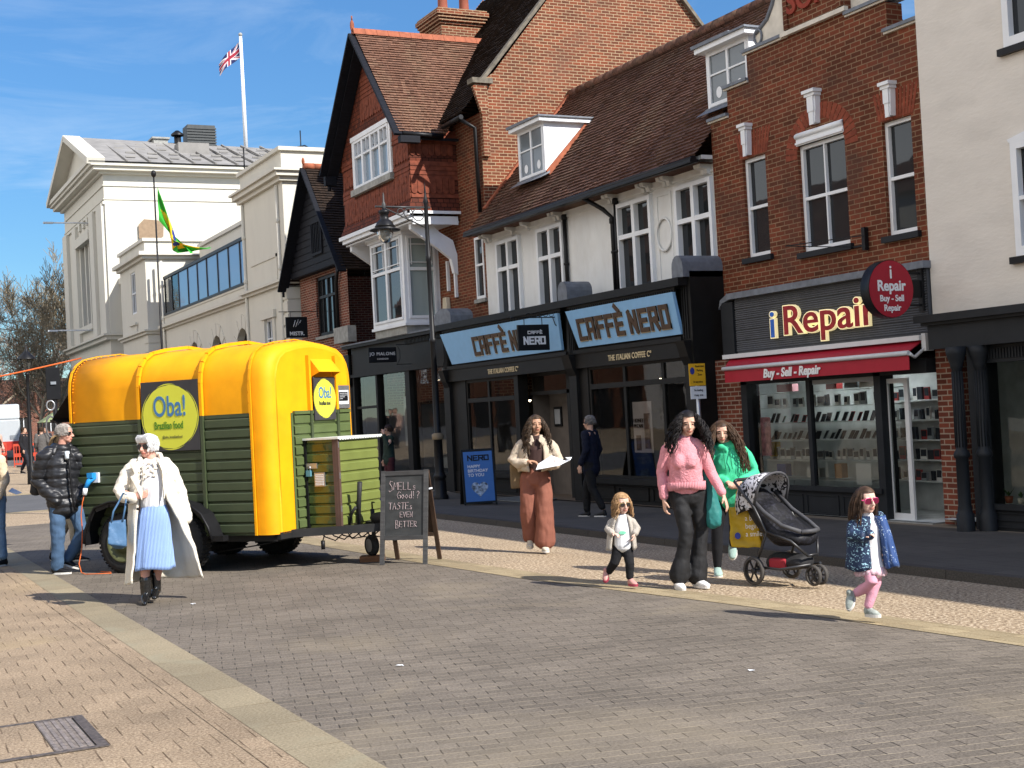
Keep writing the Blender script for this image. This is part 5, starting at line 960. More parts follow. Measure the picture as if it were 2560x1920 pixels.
for k in range(7): v_.box(18.85, 20.55, 77.55, 77.62, 17.9+k*.16, 17.99+k*.16)
v_.build('roof_plant_box', mat('plant_grey', (.06, .065, .065), .6), ro)
v_ = MB(); v_.box(17.6, 19.3, 74.5, 75.5, 16.6, 17.4); v_.build('roof_hatch', m_slate, ro)
# glass screen
gs = MB(); PG = PX(13.48); ys = [60.9, 59.5, 58.2, 56.5, 54.85, 53.3, 51.6, 50.0, 48.4, 46.8, 45.95]
for y in ys: pbox(gs, PG, y-.05, y+.05, 6.78, 8.35, -.03, .06)
pbox(gs, PG, 45.95, 61.0, 8.33, 8.45, -.06, .1); pbox(gs, PG, 45.95, 61.0, 6.7, 6.8, -.08, .1); gs.box(13.5, 15, 60.92, 60.98, 6.75, 8.4)
gso = gs.build('glass_screen', m_black, hall)
for i, (a, b) in enumerate(zip(ys, ys[1:])):
    p = MB(); pbox(p, PG, b+.05, a-.05, 6.8, 8.33, .0, .02); p.build('screen_pane', m_glass_sky if i > 1 else m_shopglass, gso)
for y, x in ((45.6, 12.86), (69.6, 13.5), (61.7, 13.42), (61.2, 13.42), (41.6, 12.86), (69.0, 13.5)):
    p = MB(); p.tube([(x, y, 0), (x, y, 9.2 if y > 60 else 9.2)], .06, 6)
    for z in (2, 4, 6.5, 8): p.lathe((x, y, z), [(.06, 0), (.08, .02), (.08, .12), (.06, .14)], 6)
    p.build('downpipe', m_cream, hall)
for z, l_ in ((13.0, 1.9), (7.2, 1.9)):
    p = MB(); p.tube([(12.9, 75.5, z), (12.9-l_, 75.9, z+.05)], .04, 6); p.box(12.9-l_-.5, 12.9-l_, 75.8, 76.0, z, z+.09); p.build('arm_lamp', m_alu, hall)
ae = MB(); ae.tube([(14.2, 43, 10.3), (14.2, 43, 11.3)], .02, 5); ae.tube([(13.3, 45.4, 10.35), (13.6, 44.6, 10.85), (14.4, 43.2, 10.85), (14.6, 42.6, 10.5)], .025, 5); ae.tube([(13.0, 45.6, 10.3), (13.0, 45.6, 11.2)], .025, 5); ae.build('roof_rail', m_black, hall)
pt = MB(); pt.add([(14.55+dx, 71.18, 11.6+dz) for dx, dz in ((0, 0), (.0, .7), (.3, 1.0), (1.0, .95), (1.3, .8), (1.25, .1), (.9, -.1))], [tuple(range(7))]); pt.build('bare_patch', mat('bare_render', (.28, .2, .13), .9), ho)
# flagpole and flag on the hall roof
fp = thing('flagpole', 'tall white flagpole on the grey hall roof', 'flagpole', (22.35, 77.85, 17.5), world=True)
mb = MB(); mb.tube([(22.35, 77.85, 17.4), (22.35, 77.85, 24.5)], [.13, .09], 10); mb.build('pole', m_white, fp); mb = MB(); mb.ell((22.35, 77.85, 24.62), (.12, .12, .12), 10, 8); mb.build('finial', m_stone, fp)
def flag(name, lb, O, fn, W, Hh, nx, ny, colf, mats):
    mb = MB()
    for j in range(ny+1):
        for i in range(nx+1): mb.v.append(tuple(Vector(O)+Vector(fn(i/nx, j/ny))))
    for j in range(ny):
        for i in range(nx): a = j*(nx+1)+i; mb.f.append([a, a+1, a+nx+2, a+nx+1]); mb.m.append(colf((i+.5)/nx, (j+.5)/ny)); mb.s.append(True)
    return mb.build(name, mats, None, lb, 'flag')
m_fr = mat('flag_red', (.30, .02, .04), .8, var=.05); m_fb = mat('flag_navy', (.015, .02, .09), .8, var=.05); m_fw = mat('flag_white', (.6, .6, .62), .8, var=.05); m_fg = mat('flag_green', (.03, .33, .03), .7, var=.1); m_fy = mat('flag_yellow', (.75, .55, .02), .7, var=.05); m_fbl = mat('flag_blue', (.01, .03, .2), .7, var=.05)
def ujack(u, v):
    x, y = (u-.5)*2, (v-.5); d = min(abs(y-x*.5), abs(y+x*.5))*.894
    if abs(y) < .1 or abs(x) < .1: return 0
    if abs(y) < .165 or abs(x) < .165: return 2
    s = (y-x*.5) if abs(y-x*.5) < abs(y+x*.5) else (y+x*.5)
    if d < .095: return 0 if -.0 < s*.894*(1 if x < 0 else -1) < .06 else 2
    return 1
def ufn(u, v): return (-1.15*u+.05*math.sin(7*u), .5*u+.12*math.sin(6*u+v), -.25-(1-v)*(.95-.25*u)-1.0*u-.3*u*u)
flag('union_flag', 'small union flag blowing from the white flagpole', (22.25, 77.85, 24.45), ufn, 1.2, .9, 48, 26, ujack, [m_fr, m_fb, m_fw])
# ================================================================ OPPOSITE SIDE (seen in reflections)
opp = [('opposite_house', 'sunlit pale rendered terrace house across the street seen only in shop window reflections', m_pale_wall, 18, 30, 10), ('opposite_house', 'sunlit cream rendered house across the street seen only in shop window reflections', m_cream, 30, 42, 9.5), ('opposite_house', 'sunlit white rendered shop house across the street seen only in reflections', m_pale_wall, 42, 58, 8.0), ('opposite_house', 'long sunlit red brick building across the street seen only in reflections', m_brick_red, 58, 90, 9.5), ('opposite_house', 'sunlit cream stucco house nearest behind the viewer seen only in reflections', m_cream, 2, 18, 10)]
for nm, lb, mm, y0, y1, h in opp:
    t = thing(nm, lb, 'building', (-10, (y0+y1)/2, 0), world=True); w_ = MB(); n = int((y1-y0)/3)
    P = lambda u, v, w: (-10-w, u, v)
    holes = [(y0+k*3+.9, y0+k*3+2.1, z, z+1.7) for k in range(n) for z in (3.9, 6.3) if z+1.7 < h]
    shop = [(y0+k*3+.4, y0+k*3+2.6, .5, 2.6) for k in range(n)]
    wallgrid(w_, P, y0, y1, 0, h, holes+shop, .15); w_.quad((-18, y0, 0), (-10, y0, 0), (-10, y0, h), (-18, y0, h)); w_.quad((-18, y1, 0), (-10, y1, 0), (-10, y1, h), (-18, y1, h)); w_.build('wall', mm, t)
    r_ = MB(); r_.quad((-9.7, y0, h-.1), (-9.7, y1, h-.1), (-14, y1, h+3.5), (-14, y0, h+3.5)); r_.quad((-18.3, y0, h-.1), (-18.3, y1, h-.1), (-14, y1, h+3.5), (-14, y0, h+3.5)); r_.build('roof', m_tile_br, t)
    for a, b, c, d in holes+shop:
        f = MB(); pbox(f, P, a, b, c, d, .1, .14, 1)
        for q in ((a, a+.08, c, d), (b-.08, b, c, d), (a, b, c, c+.08), (a, b, d-.08, d), ((a+b)/2-.03, (a+b)/2+.03, c, d)): pbox(f, P, *q, .04, .1, 0)
        f.build('window', [m_white if c > 3 else m_charcoal, m_dark_in], t)
# ================================================================ HORSE TRAILER food stall
tr_ = thing('horse_trailer', 'vintage yellow and dark green horse trailer converted to a food stall', 'trailer', (4.415, 14.957, 0), rz=-.913)
m_yel = mat('yellow_paint', (.86, .36, .003), .62, var=.10, vscale=3, bump=.5, bscale=3.5, spec=.25, coat=.0, stain=.25, stcol=(.62, .24, .004), stscale=2.2)
m_grn = mat('dark_green_paint', (.046, .062, .028), .45, var=.12, vscale=4, bump=.15, bscale=12, spec=.5)
m_olive = mat('olive_green_paint', (.15, .18, .045), .45, var=.1, vscale=4, bump=.15, bscale=10, spec=.5)
m_rub = mat('tyre_rubber', (.02, .02, .02), .8, var=.3, vscale=20, bump=.3, bscale=60)
m_chas = mat('chassis_black', (.018, .018, .018), .6, var=.3)
LT, WT, ZB, ZG = 2.97, 1.8, .42, 1.81
prof = [(0, ZB), (0, 1.0), (0, ZG), (0, 2.18), (.015, 2.3), (.055, 2.41), (.13, 2.5), (.26, 2.57), (.52, 2.615), (.9, 2.65), (1.28, 2.615), (1.54, 2.57), (1.67, 2.5), (1.745, 2.41), (1.785, 2.3), (1.8, 2.18), (1.8, ZG), (1.8, 1.0), (1.8, ZB)]
def sect(u, grow=0):
    r = .15; d = 0
    if u < r: t = (r-u)/r; d = r*(1-math.sqrt(max(0, 1-t*t)))
    out = []
    for y, z in prof:
        yy = .9+(y-.9)*(.9-d+grow)/.9; zz_ = z if z <= ZG else ZG+(z-ZG)*((2.65-ZG)-d*.6+grow)/(2.65-ZG)
        out.append((-u, yy, zz_))
    return out
us = [0, .004, .02, .05, .09, .14, .2, .26, .5, .92, 1.4, 1.84, 2.3, LT]
mb = MB(); npf = len(prof)
rings_ = [sect(u) for u in us]
for rg_ in rings_: mb.v += rg_
for i in range(len(us)-1):
    for k in range(npf-1):
        zc = (prof[k][1]+prof[k+1][1])/2; corner = us[i+1] <= .26
        mb.f.append([i*npf+k, i*npf+k+1, (i+1)*npf+k+1, (i+1)*npf+k]); mb.m.append(0 if (zc > ZG or corner) else 1); mb.s.append(True)
mb.f.append(list(range(npf))); mb.m.append(0); mb.s.append(False)
mb.f.append([(len(us)-1)*npf+k for k in range(npf)]); mb.m.append(1); mb.s.append(False)
mb.f.append([0, npf-1, (len(us)-1)*npf+npf-1, (len(us)-1)*npf]); mb.m.append(1); mb.s.append(False)
body = mb.build('body', [m_yel, m_grn], tr_)
def boards(mb, P, u0, u1, z0, z1, n, mi=0, d=.022):
    h = (z1-z0)/n
    for k in range(n):
        z = z0+k*h
        q = [(z+.000, -.0), (z+.018, -d), (z+h*.80, -d), (z+h*.86, -d*.75), (z+h*.9, 0.0), (z+h, .0)]
        for (za, wa), (zb_, wb) in zip(q, q[1:]): mb.quad(P(u0, za, wa), P(u1, za, wa), P(u1, zb_, wb), P(u0, zb_, wb), mi=mi)
PSd = lambda u, v, w: (u, w-.006, v)      # near side; u = local x
PSf = lambda u, v, w: (u, WT+.006-w, v)
PFt = lambda u, v, w: (.006-w, u, v)      # front; u = local y
for nm, P_ in (('side_boards', PSd), ('side_boards', PSf)):
    for a, b in ((-.27+.0, -.9), (-.95, -1.81), (-1.88, -2.93)):
        mb = MB(); boards(mb, P_, b, a, .44, 1.77, 11, 0); pbox(mb, P_, b, a, 1.77, 1.80, -.012, 0); mb.build(nm, m_grn, tr_)
mb = MB()
for a, b in ((.44, .76), (.8, 1.33), (1.39, 1.63)): boards(mb, PFt, a, b, .44, 1.77, 11, 0); pbox(mb, PFt, a, b, 1.77, 1.81, -.03, 0)
pbox(mb, PFt, .4, 1.66, .42, 1.79, -.002, 0)
mb.build('front_boards', mat('mid_green_paint', (.085, .115, .04), .45, var=.1, bump=.1, bscale=12, spec=.5), tr_)
# hoops over the roof, running down the sides
for u in (.93, 1.85, 2.94, .25):
    pts = sect(u, .012); w = .04 if u not in (.25, 2.94) else .03
    for lo, hi, mm, nm in ((0, 2, m_grn, 'rib'), (2, 16, m_yel, 'hoop'), (16, 18, m_grn, 'rib')):
        mb = MB()
        for k in range(lo, hi):
            (x, y0, z0), (_, y1, z1) = pts[k], pts[k+1]; n = Vector((0, z1-z0, -(y1-y0))).normalized(); n = -n if (n.y*(.9-(y0+y1)/2) > 0 and abs(n.y) > .3) or (abs(n.y) <= .3 and n.z < 0) else n
            o = n*(.038 if u not in (.25, 2.94) else .012)
            a0, a1 = Vector((x-w/2, y0, z0)), Vector((x-w/2, y1, z1)); b0, b1 = Vector((x+w/2, y0, z0)), Vector((x+w/2, y1, z1))
            mb.quad(a0+o, a1+o, b1+o, b0+o, sm=True); mb.quad(a0, a1, a1+o, a0+o); mb.quad(b0, b0+o, b1+o, b1)
        mb.build(nm, mm if u != .25 else m_yel, tr_)
mb = MB(); rr = random.Random(3)
for u in (.28, 2.9):
    ps = sect(u, .004)
    for k in range(2 if u < 1 else 2, 15):
        for t in (0, .33, .66): a = Vector(ps[k]).lerp(Vector(ps[k+1]), t); mb.ell(a, (.009, .009, .009), 6, 4)
for k in range(26): mb.ell((-.28, -.004, .45+k*.053), (.008, .008, .008), 6, 4)
mb.build('rivets', m_yel, tr_)
# sign boards
def roughdisc(mb, P, cu_, cv, ru, rv, w, seed, j=.02, mi=0, n=64):
    r = random.Random(seed); ph = [r.uniform(0, 6.28) for _ in range(5)]
    f = lambda t: 1+j*(math.sin(9*t+ph[0])+.7*math.sin(17*t+ph[1])+.5*math.sin(31*t+ph[2]))*.5
    mb.add([P(cu_+ru*f(t)*math.cos(t), cv+rv*f(t)*math.sin(t), w) for t in [2*math.pi*i/n for i in range(n)]], [list(range(n))], mi)
m_lime = mat('lime_yellow', (.66, .66, .06), .5, var=.05, vscale=2); m_sgn = mat('sign_dark_grey', (.045, .043, .045), .5, var=.1); m_bluet = mat('blue_text', (.07, .19, .36), .5, var=0); m_greent = mat('green_text', (.07, .22, .02), .5, var=0)
def sign(P, u0, u1, v0, v1, cu_, cv, r, small):
    mb = MB(); pbox(mb, P, u0, u1, v0, v1, -.045, -.03); s = mb.build('sign_board', m_sgn, tr_)
    mb = MB(); roughdisc(mb, P, cu_, cv, r, r*(1.0 if small else .93), -.0465, 4, .012); mb.build('sign_disc', m_lime, s)
    mb = MB()
    for a, b, rd in ((-.9, .9, 1.035), (2.3, 4.2, 1.04), (1.35, 2.0, 1.03), (4.4, 5.2, 1.03)):
        n = 14; pr = None
        for i in range(n+1):
            t = a+(b-a)*i/n; wd = .014*math.sin(math.pi*i/n)+.002; q = [P(cu_+(rd+s_*wd)*r*math.cos(t), cv+(rd+s_*wd)*r*(1.0 if small else .93)*math.sin(t), -.0466) for s_ in (-1, 1)]
            if pr: mb.quad(pr[0], pr[1], q[1], q[0])
            pr = q
    mb.build('brush_ring', m_lime, s)
    k = r/.4
    text('Oba!', P, cu_-.245*k, cv+.01*k, .34*k, m_bluet, s, w=-.05, depth=.003, off=.004*k, flip=False, sx=.72); text('Brazilian food', P, cu_-.235*k, cv-.14*k, .125*k, m_greent if not small else mat('dark_text', (.05, .05, .04), .5, var=0), s, w=-.05, depth=.002, off=.0015, flip=False, sx=.62)
    if not small: text('@oba_brazilianfood', P, cu_-.12, cv-.25, .045, MATS.get('dark_text') or mat('dark_text', (.05, .05, .04), .5, var=0), s, w=-.05, depth=.001, flip=False, sx=.8)
sign(PSd, -1.8, -.96, 1.42, 2.24, -1.38, 1.82, .4, False)
sign(PFt, .83, 1.28, 1.69, 2.2, 1.055, 1.945, .225, True)
# front ribs, hood, notice
mb = MB()
for y in (.775, 1.34): pbox(mb, PFt, y-.02, y+.02, 1.81, 2.46, -.04, .02)
mb.add([PFt(.84, 2.42, 0), PFt(1.3, 2.42, 0), PFt(1.3, 2.26, -.13), PFt(.84, 2.26, -.13), PFt(.84, 2.2, 0), PFt(1.3, 2.2, 0)], [(0, 1, 2, 3), (0, 3, 4), (1, 5, 2)])
mb.build('vent_hood', m_yel, tr_)
mb = MB()
for y in (.775, 1.34): pbox(mb, PFt, y-.02, y+.02, .42, 1.81, -.04, .0)
mb.build('front_ribs', m_grn, tr_)
mb = MB(); pbox(mb, PFt, 1.39, 1.64, 1.82, 2.1, -.02, 0, 0); pbox(mb, PFt, 1.4, 1.61, 1.87, 2.04, -.024, -.02, 1); pbox(mb, PFt, 1.4, 1.59, 1.91, 2.02, -.028, -.024, 2)
for i, l_ in enumerate((.17, .17, .11, .06)): pbox(mb, PFt, 1.41, 1.41+l_, 2.0-i*.022, 2.004-i*.022, -.03, -.028, 1)
mb.build('notice', [m_metal, m_white, m_black], tr_)
# locker box on the drawbar
BX0, BX1, BY0, BY1, BZ0, BZ1 = .03, .47, .6, 1.5, .44, 1.46
bxm = MB(); bxm.box(BX0, BX1-.0, BY0+.02, BY1, BZ0, BZ1, 0); lk = bxm.build('locker', m_olive, tr_)
mb = MB(); boards(mb, lambda u, v, w: (BX1+.004-w, u, v), BY0+.03, BY1-.02, BZ0+.01, BZ1-.02, 8, 0, .02); mb.build('locker_front', m_olive, lk)
mb = MB(); P_ = lambda u, v, w: (u, BY0+.018+w, v)
boards(mb, P_, BX0+.03, BX1-.05, BZ0+.03, BZ1-.03, 8, 0, .016); mb.build('locker_door', mat('dark_door_green', (.045, .07, .02), .12, var=.2, vscale=9, bump=.6, bscale=7, spec=.6), lk)
mb = MB()
for q in ((BX0, BX0+.03, BZ0, BZ1), (BX1-.045, BX1, BZ0-.0, BZ1)): pbox(mb, P_, *q, -.03, 0, 0 if q[0] > .2 else 1)
mb.box(BX1-.0, BX1+.03, BY0-.01, BY0+.03, BZ0, BZ1, 0); mb.build('corner_post', [mat('brown_post', (.09, .055, .045), .5), m_black], lk)
mb = MB(); mb.box(BX0-.0, BX1+.05, BY0-.03, BY1+.05, BZ1, BZ1+.022, 0)
for k in range(17): mb.box(BX1+.05, BX1+.055, BY0+k*.055, BY0+.035+k*.055, BZ1-.012, BZ1, 0)
mb.build('locker_lid', mat('white_trim', (.62, .64, .6), .5), lk)
mb = MB(); pbox(mb, P_, .16, .3, .92, 1.08, -.03, -.014, 0)
for k in range(7): pbox(mb, P_, .175, .285, .935+k*.019, .945+k*.019, -.036, -.03, 1)
mb.build('vent_grille', [m_metal, m_white], lk)
mb = MB(); pbox(mb, P_, .05, .2, 1.13, 1.19, -.03, -.016, 1); pbox(mb, P_, .06, .12, 1.04, 1.11, -.05, -.02, 0); mb.tube([P_(.07, 1.11, -.035), P_(.07, 1.15, -.035), P_(.09, 1.16, -.035), P_(.11, 1.15, -.035), P_(.11, 1.11, -.035)], .006, 6, 1); mb.build('padlock', [mat('padlock_blue', (.1, .25, .3), .4), m_metal], lk)
mb = MB()
for z in (.62, 1.0, 1.36): mb.box(BX1+.03, BX1+.034, BY0+.0, BY0+.015, z, z+.07)
mb.build('hinge', m_metal, lk)
# undercarriage
mb = MB(); mb.box(-LT+.05, -.05, .1, WT-.1, .34, .42); mb.box(-1.75, -1.6, .0, 1.8, .28, .36)
for a in ((-.05, .15), (-.05, 1.65)): mb.bar((a[0]-.3, a[1], .4), (1.0, .9, .42), .07, .09)
mb.box(-.1, 0, .1, 1.7, .36, .44); mb.bar((.8, .9, .44), (1.3, .9, .46), .08, .08); mb.box(1.2, 1.38, .85, .95, .42, .52)
mb.build('chassis', m_chas, tr_)
def wheel(cx, cy, side, R0=.355, w=.2, rim=None, par=tr_):
    mb = MB(); n = 40
    mb.lathe((cx, cy-w/2*1, R0), [(R0*.62, .01), (R0*.8, -.004), (R0*.95, .012), (R0, .04), (R0, w-.04), (R0*.95, w-.012), (R0*.8, w+.004), (R0*.62, w-.01)], 40, ax=(0, 1, 0))
    for k in range(44):
        t = 2*math.pi*k/44; d = Vector((math.cos(t), 0, math.sin(t)))
        for yy in (-.06, 0, .06): mb.obox(Vector((cx, cy+yy, R0))+d*(R0+.003), (.012, .045, .03), Matrix.Rotation(-t, 3, 'Y'))
    ty = mb.build('wheel', m_rub, par)
    mb = MB(); yo = -w/2+.02 if side < 0 else w/2-.02
    mb.lathe((cx, cy+yo, R0), [(R0*.64, -.02*1), (R0*.6, -.03), (R0*.56, .01), (R0*.35, .03), (R0*.3, .0), (R0*.12, -.02), (0, -.02)] if side < 0 else [(R0*.64, .02), (R0*.56, 0), (R0*.35, -.03), (0, -.02)], 28, ax=(0, 1, 0))
    for k in range(5): t = k*1.2566; mb.ell((cx+math.cos(t)*.06, cy+yo-.02, R0+math.sin(t)*.06), (.012, .014, .012), 6, 4)
    mb.build('rim', mat('rim_green', (.07, .075, .03), .5, var=.4), ty)
for u in (1.28, 2.1): wheel(-u, -.06, -1); wheel(-u, WT+.02, 1)
def fender(y0, y1):
    mb = MB(); pts = []
    ctrl = [(-2.6, .36), (-2.58, .52), (-2.5, .68), (-2.42, .79), (-2.2, .85), (-1.7, .88), (-1.25, .86), (-1.0, .8), (-.84, .69), (-.75, .54), (-.7, .4)]
    for (xa, za), (xb_, zb_) in zip(ctrl, ctrl[1:]):
        mb.quad((xa, y0, za), (xb_, y0, zb_), (xb_, y1, zb_), (xa, y1, za), sm=True); mb.quad((xa, y0, za), (xb_, y0, zb_), (xb_, y0+.0, zb_-.055), (xa+.02, y0+.0, za-.055)); mb.quad((xa, y0, za-.02), (xb_, y0, zb_-.02), (xb_, y1, zb_-.02), (xa, y1, za-.02))
    mb.tube([(x, y0-.004, z) for x, z in ctrl], .014, 6); mb.box(-.72, -.55, y0, y0+.1, .38, .44)
    mb.build('mudguard', m_black, tr_)
fender(-.24, .0); fender(WT+.0, WT+.2)
mb = MB(); mb.lathe((.62, 1.03, .19), [(.06, -.035), (.11, -.04), (.125, -.02), (.125, .02), (.11, .04), (.06, .035)], 24, ax=(.5, .86, 0)); jw = mb.build('jockey_wheel', m_rub, tr_)
mb = MB(); mb.lathe((.62, 1.03, .19), [(.08, -.042), (.03, -.05), (0, -.05)], 16, ax=(.5, .86, 0)); mb.build('jockey_hub', m_metal, jw)
mb = MB(); mb.tube([(.68, .98, .2), (.7, .96, .42), (.7, .95, .62)], .025, 8); mb.tube([(.7, .95, .62), (.7, .95, .7), (.76, .9, .7)], .01, 6); mb.tube([(.6, .8, .45), (.63, .78, .72), (.68, .74, .95)], [.022, .028, .03], 8); mb.tube([(.45, .72, .44), (.46, .7, .72)], .01, 5); mb.ell((.85, .9, .52), (.16, .07, .07), 10, 8)
mb.tube([(.5, .75, .46), (.55, .74, .6), (.62, .72, .66)], .02, 6)
mb.build('hitch_gear', m_chas, tr_)
mb = MB(); r = random.Random(8)
for q in range(6):
    a = Vector((.2+q*.09, .55+q*.05, .42)); mb.tube([a, a+Vector((.08, .02, -.07-r.random()*.05)), a+Vector((.2, .05, -.1-r.random()*.03)), a+Vector((.32, .1, -.02)), a+Vector((.4, .14, .02))], .008, 5)
mb.tube([(.3, .55, .42), (.29, .53, .34), (.28, .52, .3)], .007, 5); mb.cyl((.28, .52, .3), (.28, .52, .2), .024, 8)
mb.tube([(.25, .55, .4), (-.3, .1, .3), (-.9, .1, .22)], .008, 5)
mb.build('cables', m_black, tr_)
# rear hatch propped open
mb = MB(); mb.add([(-LT-.0, .12, 2.3), (-LT-.0, 1.7, 2.3), (-LT-.42, 1.7, 1.86), (-LT-.42, .12, 1.86)], [(0, 1, 2, 3)]); mb.box(-LT-.44, -LT-.4, .12, 1.7, 1.83, 1.87); mb.bar((-LT-.4, .14, 1.86), (-LT, .14, 1.6), .02, .02); mb.box(-LT-.005, -LT, .15, 1.65, 1.1, 2.25)
mb.build('rear_hatch', mat('brown_canvas', (.05, .035, .028), .8), tr_)
mb = MB(); mb.box(-LT-.02, -LT+.04, 0.0, .06, .4, 1.8); mb.tube([(-LT-.1, .2, .3), (-LT-.12, .2, .38), (-LT+.1, .2, .36)], .015, 6); mb.build('rear_post', m_grn, tr_)
# power inlet and its orange cable
mb = MB(); pbox(mb, PSd, -2.6, -2.51, 1.08, 1.2, -.05, -.02, 1); mb.tube([(-2.56, -.06, 1.15), (-2.6, -.12, 1.1), (-2.63, -.15, 1.02)], [.03, .034, .024], 10, 0); mb.cyl((-2.63, -.15, 1.02), (-2.64, -.16, .94), .028, 10, 1); mb.box(-2.62, -2.54, -.13, -.06, 1.14, 1.2, 0)
mb.build('power_plug', [mat('plug_blue', (.02, .25, .6), .4), m_white], tr_)
oc = MB(); r = random.Random(2)
pts = [(-2.64, -.16, .95), (-2.67, -.17, .85), (-2.7, -.17, .7), (-2.69, -.17, .5), (-2.72, -.16, .3), (-2.74, -.2, .12), (-2.66, -.25, .02), (-2.5, -.35, .015), (-2.35, -.3, .015), (-2.2, -.25, .015), (-2.3, -.15, .015), (-2.5, -.1, .015)]
oc.tube(pts, .0065, 6); oc.build('power_cable', mat('orange_cable', (.6, .13, .03), .5, var=0), tr_)
# ---- wood block
mb = MB(); mb.box(-.14, .14, -.09, .09, 0, .07); o = mb.build('wood_block', m_wood, None, 'short brown timber block under the trailer jockey wheel', 'wood block', bevel=.004)
o.location = (4.415+.611*.62+.791*1.03, 14.957-.791*.62+.611*1.03, 0); o.rotation_euler = (0, 0, -.5)
# ---- overhead orange cable
oc = MB(); A, B = Vector((2.75, 17.2, 2.6)), Vector((-1.5, 11.0, 1.95)); oc.tube([A.lerp(B, t)+Vector((0, 0, -.12*math.sin(math.pi*t))) for t in [i/16 for i in range(17)]], .009, 6); oc.build('overhead_cable', MATS['orange_cable'], None, 'orange cable stretched from the trailer roof to the left edge', 'cable')
# ---- brazil flag on its own pole
fp2 = thing('brazil_flag', 'green and yellow Brazilian flag hanging twisted from a thin pole behind the trailer', 'flag', (3.95, 18.2, 0), world=True)
mb = MB(); mb.tube([(3.95, 18.2, .05), (3.95, 18.2, 5.05)], [.018, .01], 6); mb.ell((3.95, 18.2, 5.08), (.035, .035, .05), 8, 6); mb.build('pole', m_black, fp2)
def bcol(u, v):
    x, y = (u-.5)*1.43, v-.5
    if x*x+y*y < .04: return 2
    if abs(x)/.62+abs(y)/.42 < 1: return 1
    return 0
def bfn(u, v):  # v along the pole (1 = top), u = fly; cloth sags and the free corner flicks out
    top = v; z = 4.88-(1-v)*.12-u*1.05*(1) ; out = .06*math.sin(9*u+3*v)
    x = .03+.21*math.sin(2.6*u)*(1-v*.3)+.05*math.sin(11*v+4*u)*u+(.8*max(0, u-.6)*(1-v*.6))*2.0
    y = -.05*math.sin(8*v+5*u)*(.3+u)-.1*u*v
    z += (.42*max(0, u-.6)*(1-v*.6))*2.3
    return (x, y, z-4.88-(1-v)*.32*(1-u))
mb = MB(); nx, ny = 60, 34
for j in range(ny+1):
    for i in range(nx+1): mb.v.append(tuple(Vector((3.96, 18.2, 4.9))+Vector(bfn(i/nx, j/ny))))
for j in range(ny):
    for i in range(nx): a = j*(nx+1)+i; mb.f.append([a, a+1, a+nx+2, a+nx+1]); mb.m.append(bcol((i+.5)/nx, (j+.5)/ny)); mb.s.append(True)
mb.build('cloth', [m_fg, m_fy, m_fbl], fp2)
# ================================================================ CHALKBOARD
cbd = thing('chalkboard', 'black folding chalkboard with handwritten chalk words standing beside the trailer', 'sign', (5.73, 14.43, 0), rz=math.atan2(-.36, .4))
m_bf = mat('board_frame', (.055, .055, .055), .6, var=.3, stretch=(1, 1, 8)); m_bd = mat('board_face', (.035, .037, .037), .6, var=.35, vscale=5, stretch=(1, 1, 2))
lean = .20
def PB_(u, v, w): return (u, (v/1.06)*lean+w, v)
mb = MB()
for s in (-1, 1): mb.bar((s*.26, 0, 0), (s*.26, lean, 1.06), .05, .03, up=(0, 1, 0))
for z in (.3, 1.03): mb.bar((-.235, z/1.06*lean, z), (.235, z/1.06*lean, z), .03, .05)
mb.build('front_frame', m_bf, cbd)
mb = MB(); mb.add([PB_(-.235, .32, .002), PB_(.235, .32, .002), PB_(.235, 1.01, .002), PB_(-.235, 1.01, .002), PB_(-.235, .32, .012), PB_(.235, .32, .012), PB_(.235, 1.01, .012), PB_(-.235, 1.01, .012)], [(0, 1, 2, 3), (7, 6, 5, 4), (0, 4, 5, 1), (1, 5, 6, 2), (2, 6, 7, 3), (3, 7, 4, 0)]); face = mb.build('board', m_bd, cbd)
mb = MB()
for s in (-1, 1): mb.bar((s*.26, .52, 0), (s*.26, lean+.02, 1.05), .05, .025, up=(0, 1, 0))
for z in (.3, 1.0): mb.bar((-.235, .52-z*.3, z), (.235, .52-z*.3, z), .025, .05)
mb.quad((-.235, .43, .3), (.235, .43, .3), (.235, .23, 1.0), (-.235, .23, 1.0)); mb.build('rear_frame', mat('rear_frame_brown', (.06, .035, .022), .7, var=.3), cbd)
mb = MB()
for s in (-1, 1): mb.bar((s*.29, .18, .84), (s*.29, .29, .84), .008, .018)
mb.build('stay_strap', m_white, cbd)
